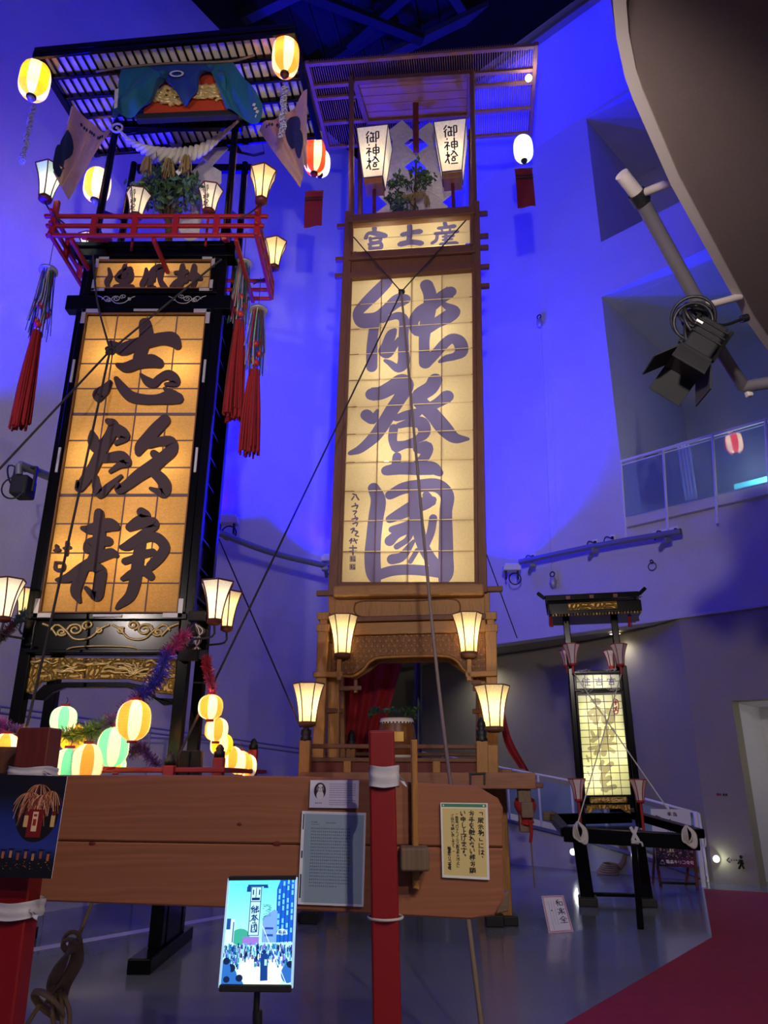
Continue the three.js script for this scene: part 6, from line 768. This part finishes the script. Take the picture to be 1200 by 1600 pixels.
// dragon panel with teal curtain under the roof
{
  const z = 0.95, panel = thing('dragon_panel', 'orange red panel with golden dragon relief under the black float roof', 'panel'), C = (x, y, zz = z) => lw(x, y, zz);
  part('panel_board', quad(C(228, 112), C(366, 100), C(367, 178), C(224, 184), 2), M.orange, panel); part('lower_frame', bar(C(214, 186), C(372, 179), 0.09, 0.08), M.blackMatte, panel);
  const rl = []; for (let i = 0; i < 60; i++) { const left = i < 26, cx = left ? mix(240, 286, rnd()) : mix(300, 352, rnd()), cy = left ? mix(134, 162, rnd()) : mix(134, 156, rnd()); rl.push(tube([C(cx - 9, cy + rnd(-1, 4), z + 0.02), C(cx - 2, cy - rnd(0, 4), z + 0.05), C(cx + 4, cy + rnd(-1, 2), z + 0.05), C(cx + 10, cy - rnd(1, 4), z + 0.02)], rnd(0.012, 0.028), 10, 5)); } part('dragon_relief', rl, std(0xd8bf7a, 0.4, { metalness: 0.35 }), panel);
  for (const [pts, k] of [[[[256, 120], [262, 112], [266, 128], [262, 142], [256, 140]], 0], [[[312, 118], [330, 104], [352, 110], [356, 130], [340, 134], [316, 136]], 1]]) part('flame', slab(pts.map(([x, y]) => C(x, y, z + 0.03)), 0.03, -7.6 + z + 0.03, 0.004), M.orange, panel);
  const cur = thing('teal_curtain', 'teal blue curtain parted over the orange dragon panel under the roof', 'curtain');
  const cl = (nm, top, bot, m, amp, nx = 30) => part(nm, sheet(nx, 24, (u, v) => { const a = curve(top.map((p) => C(p[0], p[1], z + 0.14))).getPoint(u), b = curve(bot.map((p) => C(p[0], p[1], z + (p[2] ?? 0.16)))).getPoint(u), p = a.lerp(b, v); p.z += amp * Math.sin(u * 9 + v * 7) * v + 0.03 * Math.sin(u * 21 - v * 3) * v; p.y -= 0.05 * Math.sin(v * PI) * Math.sin(u * PI); return p; }), m, cur);
  cl('left_half', [[189, 108], [225, 102], [262, 112]], [[178, 192], [183, 178], [215, 166], [246, 144], [261, 116]], M.teal, 0.1);
  cl('middle', [[225, 102], [262, 99], [306, 96], [334, 95]], [[262, 116], [278, 150], [288, 158], [306, 144], [314, 122], [334, 106]], M.royal, 0.05);
  cl('right_half', [[306, 97], [334, 95], [362, 95]], [[345, 108], [354, 130], [350, 158], [370, 176], [406, 202, 0.3], [410, 160, 0.3]], M.teal, 0.06);
  part('rail', tube([C(150, 112, z + 0.16), C(188, 106, z + 0.16), C(262, 99, z + 0.16), C(364, 95, z + 0.16), C(398, 86, z + 0.16)], 0.014, 30), M.greyWood, cur);
  part('white_emblem', [slab([[181, 144], [187, 143], [185, 172], [180, 174]].map(([x, y]) => C(x, y, z + 0.26)), 0.004, -7.6 + z + 0.3, 0)], M.shide, cur); part('lettering', [[395, 163], [397, 169], [400, 174], [399, 181], [401, 186]].map(([x, y]) => bar(C(x, y, z + 0.36), C(x + 4, y + 1, z + 0.36), 0.04, 0.006)), M.shide, cur);
  part('crest_print', new THREE.TorusGeometry(0.06, 0.012, 6, 20).scale(1.2, 0.7, 0.5).translate(...C(276, 115, z + 0.2)), M.shide, cur);
}
// straw rope, shide papers and greenery above the balcony
{
  const r = shimenawa('shimenawa_rope', 'thick white twisted rope sagging between the poles of the black float', [lw(182, 199, 0.1), lw(205, 222, 0.12), lw(235, 238, 0.14), lw(275, 244, 0.16), lw(310, 236, 0.14), lw(345, 212, 0.12), lw(372, 189, 0.1)], 0.1, M.whiteRope);
  for (const [x, y] of [[232, 246], [264, 250], [292, 244]]) tassel(r, lw(x, y, 0.2), 0.26, 0.07, M.rope, 22); part('end_loop', new THREE.TorusGeometry(0.07, 0.015, 6, 20).translate(...lw(183, 200, 0.12)), M.whiteRope, r);
  const sh = (pts, z) => slab(pts.map(([x, y]) => lw(x, y, z)), 0.006, -7.6 + z, 0), g = thing('paper_streamer', 'folded white paper streamers hanging behind the greenery of the black float', 'streamer');
  for (const pts of [[[262, 222], [302, 212], [336, 214], [357, 232], [331, 260], [306, 236], [280, 244]], [[316, 250], [346, 268], [346, 286], [326, 296], [298, 270]], [[300, 268], [318, 290], [312, 340], [296, 338]], [[270, 338], [316, 338], [310, 370], [296, 380], [284, 368]]]) part('paper', sh(pts, -0.35), M.shide, g);
  part('paper', slab([[280, 252], [286, 250], [284, 268], [279, 274], [274, 268], [282, 262]].map(([x, y]) => lw(x, y, 0.2)), 0.004, -7.4, 0), M.white, g);
  const b = thing('evergreen_offering', 'dense blue green evergreen bush above the red balcony of the black float', 'plant'), st = Array.from({ length: 16 }, (_, i) => { const a = (i / 15 - 0.5) * 2.5; return [lw(262, 350, -0.1), lw(262 + a * 16, 330 - Math.cos(a) * 22, -0.1 + rnd(-0.15, 0.2)), lw(262 + a * 40, 320 - Math.cos(a) * 54 - rnd(0, 10), rnd(-0.3, 0.25))]; });
  part('stem', [...st.map((q) => tube(q, 0.01, 8, 5)), rod(lw(264, 395, -0.1), lw(263, 300, -0.1), 0.045)], M.bark, b); const fol = (n, m, nm) => part(nm, foliageGeo(n, 0.1, (i) => [curve(st[i % 16]).getPoint(mix(0.35, 1, Math.sqrt(rnd()))).add(V(rnd(-0.12, 0.12), rnd(-0.12, 0.12), rnd(-0.12, 0.12)))]), m, b, { kind: 'stuff' }); fol(620, M.leaf, 'foliage'); fol(330, M.leafBlue, 'pale_foliage');
}
// long tassels with coloured streamers
for (const [x0, y0, x1, y1, xb, yb, d, lb] of [[76, 422, 55, 518, 28, 668, 7.35, 'long red tassel with coloured paper streamers hanging at the left of the black float'], [381, 412, 371, 502, 362, 652, 7.75, 'long red tassel with streamers under the right balcony rail, nearer the paper panel'], [404, 484, 394, 578, 385, 708, 7.55, 'long red tassel with streamers hanging lowest at the right of the black float']]) {
  const A = at(x0, y0, d), B = at(x1, y1, d), C = at(xb, yb, d), t = thing('streamer_tassel', lb, 'tassel', A), top = V(0, 0, 0), mid = V(0, B.y - A.y, 0), s = perPx(d, y1);
  tassel(t, mid, B.y - C.y, 13 * s, M.redCloth, 60); const cols = [0x39507a, 0x9c2434, 0xb9b4a0, 0x2c6f5a, 0xd0cac0, 0x4a5a9c].map((c) => std(c, 0.6, { metalness: 0.3 }));
  cols.forEach((m, k) => part('streamers', Array.from({ length: 9 }, () => { const a = rnd(0, 6.28), q = 15 * s * Math.sqrt(rnd()); return tube([V(q * 0.7 * Math.cos(a), 0.0, q * 0.7 * Math.sin(a)), V(q * Math.cos(a) + rnd(-0.02, 0.02), mid.y * 0.5, q * Math.sin(a)), V(q * 1.3 * Math.cos(a), mid.y * rnd(0.6, 1.15), q * 1.3 * Math.sin(a))], 0.006, 6, 3); }), m, t, { kind: 'stuff' }));
  part('crown', [lathe([[0.001, 0.03], [14 * s, 0.01], [15 * s, -0.03], [0.001, -0.02]], 14)], M.silver, t); part('bead', [0, 1, 2, 3].map((i) => new THREE.SphereGeometry(0.045, 10, 8).translate(Math.sin(i * 2.2) * 0.05, mid.y * (0.62 + i * 0.1), Math.cos(i * 2.2) * 0.05)), std(0xb0252c, 0.5), t); part('cord', rod(V(0, 0, 0), at(x0 + 4, y0 - 50, d).sub(A).setX(0).setZ(0), 0.004), M.wire, t);
}
// strings of lanterns near the deck
const W2 = P.white, O2 = P.orange, G2 = P.green;
for (const [x, y, w, h, d, A, B, lb] of [
  [103, 1120, 40, 40, 7.0, G2, W2, 'small green and white lantern hanging alone left of the garland'], [213, 1121, 52, 62, 6.6, W2, O2, 'cream lantern with thin orange ribs right of the garland, the largest hanging one'], [181, 1162, 48, 60, 6.6, W2, G2, 'white and green lantern below the middle of the garland'], [140, 1188, 50, 60, 6.5, O2, W2, 'orange and cream lantern behind the plank top, right of the green one'], [110, 1192, 48, 54, 6.5, G2, W2, 'green and white lantern sinking behind the plank beside the dark red post'], [78, 1190, 34, 50, 6.9, G2, W2, 'green lantern partly hidden by the dark red post'], [12, 1176, 52, 68, 6.3, O2, W2, 'large orange lantern at the left edge of the view'], [118, 1150, 38, 40, 7.6, O2, P.yellow, 'orange lantern seen behind the garland between green lanterns'], [184, 1192, 30, 24, 8.6, O2, G2, 'small distant orange and green lantern just above the plank'], [38, 1188, 30, 50, 7.2, G2, W2, 'green lantern between the large orange one and the dark red post'],
  [331, 1101, 38, 38, 7.0, W2, O2, 'topmost lantern of the receding row right of the black float'], [340, 1136, 36, 36, 7.25, O2, W2, 'second lantern from the top of the receding row'], [348, 1160, 35, 34, 7.5, W2, P.yellow, 'third lantern from the top of the receding row'], [362, 1181, 36, 36, 7.8, O2, W2, 'fourth lantern of the receding row, just above the plank'], [376, 1188, 33, 36, 8.1, W2, O2, 'fifth lantern of the receding row, partly behind the fourth'], [387, 1194, 31, 36, 8.4, O2, W2, 'last lantern at the right end of the receding row']]) lan(x, y, d, w, h, A, B, lb, { ring: M.redLacquer, n: 8, round: 2.1, cd: LV.lantern });
// tinsel garlands
{
  const gl = (lb, pts, cols, r = 0.1) => { const t = thing('tinsel_garland', lb, 'garland'), c = curve(pts), n = cols.length; part('cord', new THREE.TubeGeometry(c, 40, 0.012, 5), M.wire, t);
    cols.forEach((col, k) => { const pos = []; for (let i = 0; i < 420; i++) { const p = c.getPoint((k + rnd(-0.05, 1.05)) / n > 1 ? 1 : Math.max(0, (k + rnd(-0.05, 1.05)) / n)), d = V(rnd(-1, 1), rnd(-1, 1), rnd(-1, 1)).normalize().multiplyScalar(r * rnd(0.6, 1.15)), w = V(rnd(-1, 1), rnd(-1, 1), rnd(-1, 1)).normalize().multiplyScalar(0.0035), e = p.clone().add(d); pos.push(...p.clone().sub(w), ...p.clone().add(w), ...e.clone().add(w), ...p.clone().sub(w), ...e.clone().add(w), ...e.clone().sub(w)); } const g = new THREE.BufferGeometry(); g.setAttribute('position', new THREE.Float32BufferAttribute(pos, 3)); g.computeVertexNormals(); part('tinsel', g, std(col, 0.4, { metalness: 0.45 }), t, { kind: 'stuff' }); }); };
  gl('pink, blue and purple tinsel garland falling from the right post of the black float', [lw(290, 990, 0.3), lw(262, 1022, 0.5), at(246, 1060, 6.8), at(214, 1094, 6.7), at(172, 1130, 6.6), at(140, 1144, 6.6), at(100, 1150, 6.6)], [0xd0488c, 0x4a48c8, 0x4038b0, 0x8a4aa8, 0x7a9a4a, 0x9ab04a]);
  gl('pink and gold tinsel garland above the large orange lantern at the left', [at(-20, 1130, 6.4), at(14, 1142, 6.4), at(44, 1156, 6.5)], [0xe05aa0, 0x9a6ac0, 0xc0a040]); gl('red to pink tinsel garland hanging above the receding lantern row', [at(322, 1030, 7.1), at(326, 1052, 7.05), at(332, 1078, 7.0)], [0xc83a48, 0xd04a6a], 0.06);
  gl('dark green tinsel garland rising at the left edge toward the small lamps', [at(-20, 1012, 7.3), at(12, 986, 7.3), at(38, 958, 7.4)], [0x2f6a4a, 0x6a3a4a, 0x3a5a6a], 0.06); gl('purple tinsel garland on the far side of the deck behind the lanterns', [at(206, 1180, 8.8), at(216, 1166, 8.8), at(230, 1180, 8.8), at(246, 1196, 8.8)], [0x8a5a80, 0x7a4a9a], 0.08);
}
// guy ropes
const knotL = lw(172, 548, 0.25), knotC = kc(627, 456, 0.2).applyMatrix4(KC.matrixWorld), kcw = (x, y, z) => kc(x, y, z).applyMatrix4(KC.matrixWorld);
line('guy_rope', 'dark rope from the left of the black float beam down to its panel knot', [lw(145, 395, 0.15), lw(152, 470, 0.2), knotL], 0.012, M.wire); line('guy_rope', 'dark rope from the right of the black float beam down to the panel knot', [lw(346, 405, 0.15), knotL], 0.012, M.wire);
line('guy_rope', 'dark rope running from the black float knot out to the left edge', [knotL, at(-30, 764, 6.4)], 0.012, M.wire); line('guy_rope', 'dark rope falling steeply from the black float knot to the plank', [knotL, at(48, 1110, 6.9), at(30, 1180, 6.8)], 0.014, M.wire);
solo('rope_knot', 'dark knot where the ropes meet on the black float panel', 'rope', new THREE.TorusKnotGeometry(0.035, 0.016, 48, 6, 2, 3).translate(knotL.x, knotL.y, knotL.z), M.wire); solo('rope_knot', 'dark knot where the ropes meet on the wooden float panel', 'rope', new THREE.TorusKnotGeometry(0.028, 0.014, 48, 6, 2, 3).translate(knotC.x, knotC.y, knotC.z), M.wire);
line('guy_rope', 'dark rope from the left of the wooden name board to the panel knot', [kcw(552, 370, 0.14), knotC], 0.01, M.wire); line('guy_rope', 'dark rope from the right of the wooden name board to the panel knot', [kcw(728, 344, 0.14), knotC], 0.01, M.wire);
line('guy_rope', 'long dark rope from the wooden float knot down to the red deck post at left', [knotC, at(270, 1200, 6.9)], 0.011, M.wire); line('guy_rope', 'long rope from the wooden float knot past the plank to the floor', [knotC, at(683, 1050, 7.0), at(732, 1440, 5.35), flr(758, 1650)], 0.016, std(0x8a7a66, 0.9));
line('guy_rope', 'dark rope from the wall pipe down to the left lamp of the wooden float', [at(342, 842, 10.6), at(470, 1136, 8.9)], 0.01, M.wire); line('guy_rope', 'thin dark rope slanting down right of the wooden float toward the grey wall', [kcw(757, 858, -0.9), at(808, 997, 11.6)], 0.008, M.wire);

// ================= WALL FITTINGS AND STAGE LIGHTING =================
{
  const wallBox = (p, n) => box(0.09, 0.13, 0.05, p.x, p.y, p.z, 0.01);
  const pipe = (lb, pts, br, heads) => { const t = thing('lighting_pipe', lb, 'pipe'); part('pipe', tube(pts, 0.055, 20, 8), M.steel, t); for (const p of br) part('bracket', [bar(p, p.clone().add(V(0, -0.1, -0.4)), 0.06), box(0.12, 0.08, 0.12, p.x, p.y - 0.05, p.z)], M.steel, t); return t; };
  const L = [at(332, 829, 11.0), at(420, 862, 12.0), at(508, 884, 12.9)]; pipe('grey pipe along the left wall between the two tall floats', L, [L[0], L[2]]); const rwp = (x, y, z) => onRW(x, y, z).applyMatrix4(RWM), Rr = [rwp(812, 878, 0.45), rwp(930, 853, 0.45), rwp(1064, 830, 0.45)]; pipe('grey pipe along the right wall above the small black float', Rr, [rwp(832, 880, 0.42), rwp(928, 856, 0.42), rwp(1042, 840, 0.42)]);
  const wash = (lb, p, h) => { const t = thing('wall_washer', lb, 'stage light', p); parts('housing', [box(0.36, 0.1, 0.24, 0, 0, 0), box(0.3, 0.05, 0.2, 0, 0.07, 0)], M.white, t); part('light_lens', box(0.26, 0.012, 0.16, 0, 0.1, 0, 0.002), std(0x101030, 0.3, { emissive: 0x2030ff, emissiveIntensity: 2 }), t); parts('yoke', [box(0.03, 0.2, 0.1, -0.12, -0.12, 0), box(0.03, 0.2, 0.1, 0.12, -0.12, 0)], M.black, t); part('cable', new THREE.TorusGeometry(0.12, 0.012, 6, 24).translate(0.05, -0.22, 0.05), M.black, t); };
  wash('white wall washer on the left wall pipe beside the black float', WASH[0][0].clone().add(V(0, -0.16, 0))); wash('white wall washer at the right end of the left wall pipe', WASH[1][0].clone().add(V(0, -0.16, 0))); wash('white wall washer at the left end of the right wall pipe', WASH[2][0].clone().add(V(0, -0.16, 0))); wash('unseen wall washer, out of view at left, lighting the left wall blue', WASH[3][0].clone().add(V(0, -0.16, 0)));  // the last washer is out of view and lights the left wall
  const pipeL = thing('lighting_pipe', 'short grey pipe with a black spotlight at the left edge', 'pipe'); part('pipe', rod(at(30, 726, 7.9), at(80, 746, 8.3), 0.05), M.steel, pipeL); part('bracket', rod(at(30, 726, 7.9), at(30, 742, 7.9), 0.04), M.steel, pipeL);
  const sl = thing('stage_spotlight', 'small black spotlight with cable loops at the left edge', 'stage light', at(36, 762, 8)); part('housing', [box(0.2, 0.24, 0.26, 0, 0, 0, 0.03)], M.blackMatte, sl); parts('yoke', [box(0.03, 0.3, 0.05, -0.12, 0.1, 0), box(0.03, 0.3, 0.05, 0.12, 0.1, 0), box(0.27, 0.03, 0.05, 0, 0.25, 0)], M.black, sl); part('cable', [new THREE.TorusGeometry(0.13, 0.01, 6, 24).translate(-0.05, -0.05, 0.12), tube([V(0, 0.2, 0), V(-0.18, 0.26, 0.05), V(-0.12, 0.05, 0.1), V(0.05, -0.15, 0.1)], 0.01, 20)], M.black, sl);
  for (const [x, y, z, lb] of [[931, 848, 0.02, 'small wall socket left of two above the right wall pipe'], [958, 841, 0.02, 'small wall socket right of two above the right wall pipe'], [834, 870, 0.02, 'small wall socket above the left end of the right wall pipe'], [1040, 832, 0.02, 'long wall socket plate at the right end of the right wall pipe']]) { const p = onRW(x, y, z), t = thing('wall_socket', lb, 'socket', p.clone().applyMatrix4(RWM), Math.atan2(-rwDir.z, rwDir.x)); const w = x > 1000 ? 0.5 : 0.1; part('plate', box(w, 0.14, 0.03, 0, 0, 0), M.white, t); part('plug', box(0.05, 0.06, 0.05, w / 2 - 0.05, 0, 0.03), M.black, t); part('cable', tube([V(0, -0.02, 0.05), V(-0.12, 0.04, 0.06), V(-0.2, -0.12, 0.05)], 0.01, 12), M.black, t); }
  const ring = onRW(1019, 885, 0.06).applyMatrix4(RWM), rg = thing('wall_ring', 'thin metal ring hanging on the purple wall right of the pipe', 'ring', ring, Math.atan2(-rwDir.z, rwDir.x)); part('ring', new THREE.TorusGeometry(0.075, 0.008, 6, 28), M.black, rg); part('eye', new THREE.TorusGeometry(0.03, 0.01, 6, 14).rotateY(1).translate(0, 0.09, 0), M.black, rg);
  for (const [x, y, lb] of [[843, 505, 'small pulley block high on the right wall above a thin wire'], [864, 910, 'small pulley block on the right wall just above the small float roof']]) { const p = onRW(x, y, 0.1).applyMatrix4(RWM), t = thing('pulley', lb, 'pulley', p, Math.atan2(-rwDir.z, rwDir.x)); part('block', [lathe([[0.001, 0.12], [0.05, 0.1], [0.075, 0], [0.05, -0.1], [0.001, -0.12]], 14)], M.silver, t); part('hook', new THREE.TorusGeometry(0.05, 0.012, 6, 16).translate(0, 0.17, 0), M.black, t); part('plate', box(0.16, 0.2, 0.03, 0, 0.15, -0.07), M.plaster, t); }
  line('wall_wire', 'thin pale wire running down the right wall between two pulleys', [onRW(846, 520, 0.08).applyMatrix4(RWM), onRW(862, 896, 0.08).applyMatrix4(RWM)], 0.012, M.plaster, 'wire');
}
{ // balcony balustrade and what shows behind it
  const g = thing('balcony_balustrade', 'balcony balustrade of frosted glass panels and white posts on the right wall', 'railing'), w = (x, y, z) => onRW(x, y, z).applyMatrix4(RWM), z = 0.2;
  const top = (x) => mix(722, 655, (x - 968) / 232), bot = (x) => mix(808, 754, (x - 972) / 228);
  const glass = std(0xc0d0ec, 0.3, { transmission: 0.78 }), xs = [970, 1036, 1113, 1196, 1290];
  for (let i = 0; i < 4; i++) { const a = xs[i] + 2, b = xs[i + 1] - 2; part('glass_panel', quad(w(a, top(a) + 6, z), w(b, top(b) + 6, z), w(b + 5, bot(b), z), w(a + 5, bot(a), z)), glass, g); part('post', bar(w(xs[i], top(xs[i]), z), w(xs[i] + 8, bot(xs[i]) + (i === 0 ? 36 : 44), z), 0.035, 0.06), M.white, g); part('top_rail', bar(w(xs[i], top(xs[i]), z), w(xs[i + 1], top(xs[i + 1]), z), 0.05, 0.06), M.white, g); part('lower_rail', bar(w(a, top(a) + 6, z), w(b, top(b) + 6, z), 0.025, 0.03), M.white, g); }
  const B = (x, y) => onRW(x, y, -0.75), pic = thing('gallery_picture', 'grey oval picture of a robed figure dimly seen behind the balcony glass', 'picture');
  const pa = B(1000, 712), pb = B(1046, 782); part('panel', rw(slab(rect(pa.x, pb.y, pb.x, pa.y), 0.03, -0.75, 0)), std(0xa9acc4, 0.8), pic); const pc = B(1023, 748), kk = (pa.y - pb.y) / 1.5; part('figure', [rw(lathe([[0.001, 0.62], [0.12, 0.5], [0.15, 0.32], [0.1, 0.22], [0.3, 0.0], [0.4, -0.4], [0.42, -0.75], [0.001, -0.75]], 20).scale(0.8 * kk, 0.85 * kk, 0.1).translate(pc.x, pc.y, -0.72))], std(0x4a4c66, 0.8), pic); part('oval_frame', rw(new THREE.TorusGeometry(0.62, 0.03, 6, 32).scale(0.75 * kk, 1.15 * kk, 1).translate(pc.x, pc.y, -0.72)), std(0x55587a, 0.7), pic);
  const la = B(1062, 698), lb = B(1090, 776), ls = thing('lattice_screen', 'white slatted screen standing behind the balcony glass', 'screen'); const bars = []; for (let i = 0; i <= 18; i++) bars.push(rw(box(lb.x - la.x, 0.03, 0.03, (la.x + lb.x) / 2, mix(la.y, lb.y, i / 18), -0.7, 0.004))); part('slats', bars, M.white, ls, { kind: 'stuff' }); part('frame', rw(merge([0, 0.35, 0.65, 1].map((t) => box(0.04, la.y - lb.y + 0.1, 0.04, mix(la.x, lb.x, t), (la.y + lb.y) / 2, -0.68)).concat([0, 0.5, 1].map((t) => box(lb.x - la.x + 0.04, 0.06, 0.04, (la.x + lb.x) / 2, mix(la.y, lb.y, t), -0.68))))), M.white, ls);
  const lp = onRW(1144, 674, -0.5).applyMatrix4(RWM); lantern('red and white paper lantern hanging in the gallery behind the balcony glass', lp, 0.3, 0.42, P.white, P.red, { cd: 0.3, round: 2.7 });
  const ca = onRW(1152, 768, -0.6), cb2 = onRW(1250, 738, -0.6), cs = thing('lit_showcase', 'glowing teal lit showcase top just below the balcony glass', 'showcase'); part('light_box', rw(box(2.4, 0.24, 0.5, ca.x + 1.2, ca.y - 0.02, -0.7)), std(0x58c8c0, 0.5, { emissive: 0x58d8c8, emissiveIntensity: 0.8 }), cs); part('case_base', rw(box(2.4, 0.5, 0.5, ca.x + 1.2, ca.y - 0.4, -0.7)), M.white, cs);
}
{ // pipe frame and theatre spotlight hung from the overhead slab
  const t = thing('lighting_pipe', 'thick grey hanging pipe with a black clamp below the overhead slab', 'pipe'); const a = at(971, 272, 4.0), b = at(998, 306, 4.12), c = at(1092, 475, 4.7);
  part('pipe_end', rod(a, b, 0.048, 0.048, 14), M.trim, t); part('pipe', rod(b, c, 0.05, 0.05, 14), std(0x5a565c, 0.5), t); part('clamp', rod(b.clone().lerp(a, 0.15), b.clone().lerp(c, 0.06), 0.062, 0.062, 14), M.black, t); part('cross_arm', rod(at(1002, 303, 4.12), at(1052, 283, 3.85), 0.03), M.trim, t); part('cross_arm', rod(at(1094, 480, 4.7), at(1156, 464, 4.8), 0.028), M.trim, t);
  const d = at(1124, 545, 4.9), e = at(1162, 604, 5.2), f = at(1215, 596, 5.0); part('lower_pipe', tube([c, d, e.clone().lerp(d, 0.12), e, e.clone().lerp(f, 0.3), f], 0.048, 40, 10), std(0x5a565c, 0.5), t); part('bracket', bar(at(1166, 602, 5.2), at(1172, 620, 5.2), 0.05), M.trim, t); part('cable', tube([at(1100, 500, 4.7), at(1128, 508, 4.75), at(1166, 496, 4.8)], 0.012, 16), M.black, t); part('plug', rod(at(1158, 499, 4.8), at(1168, 496, 4.8), 0.03), M.black, t);
  const p0 = at(1108, 520, 4.62), p1 = at(1072, 572, 4.62), dir = p1.clone().sub(p0).normalize(), s = thing('theatre_spotlight', 'black theatre spotlight with barn doors hanging from the pipe at right', 'stage light'), L = p0.distanceTo(p1);
  const side = dir.clone().cross(V(0, 0, 1)).normalize(), up2 = side.clone().cross(dir), BM = new THREE.Matrix4().makeBasis(side, dir, up2).setPosition(p0), G = (g) => g.applyMatrix4(BM);
  part('housing', G(box(0.21, L * 0.95, 0.24, 0, L * 0.4, 0, 0.03)), M.blackMatte, s); part('front_collar', G(box(0.25, 0.05, 0.27, 0, L * 0.9, 0, 0.01)), M.black, s); for (let i = 0; i < 3; i++) part('cooling_fin', G(box(0.23, 0.012, 0.26, 0, L * (0.1 + i * 0.16), 0, 0.003)), M.black, s);
  for (const [x, z, rx, rz, w, h] of [[-0.15, 0, 0, 0.5, 0.012, 0.24], [0.15, 0, 0, -0.5, 0.012, 0.24], [0, 0.16, 0.5, 0, 0.24, 0.012], [0, -0.16, -0.5, 0, 0.24, 0.012]]) part('barn_door', G(rb(w === 0.012 ? 0.012 : 0.25, 0.2, w === 0.012 ? 0.26 : 0.012, 0.004).rotateX(rx).rotateZ(rz).translate(x * 1.15, L * 0.9 + 0.1, z * 1.15)), M.blackMatte, s);
  parts('yoke', [G(box(0.03, 0.3, 0.04, -0.13, L * 0.15, 0)), G(box(0.03, 0.3, 0.04, 0.13, L * 0.15, 0)), bar(p0.clone(), c, 0.05)], M.black, s); part('badge', G(box(0.05, 0.02, 0.004, 0.1, 0.06, 0.125, 0.001)), M.white, s);
  part('cable_coil', Array.from({ length: 9 }, (_, i) => new THREE.TorusGeometry(0.1 + rnd(-0.02, 0.05), 0.011, 6, 24).rotateX(rnd(-0.6, 0.6)).rotateY(rnd(-0.7, 0.7)).translate(...at(1088 + rnd(-6, 10), 498 + rnd(-10, 14), 4.6 + rnd(-0.06, 0.06)))), M.black, s); part('hanging_cable', tube([at(1076, 490, 4.6), at(1070, 515, 4.55), at(1076, 545, 4.55)], 0.012, 14), M.black, s);
}

renderer.render(scene, camera);
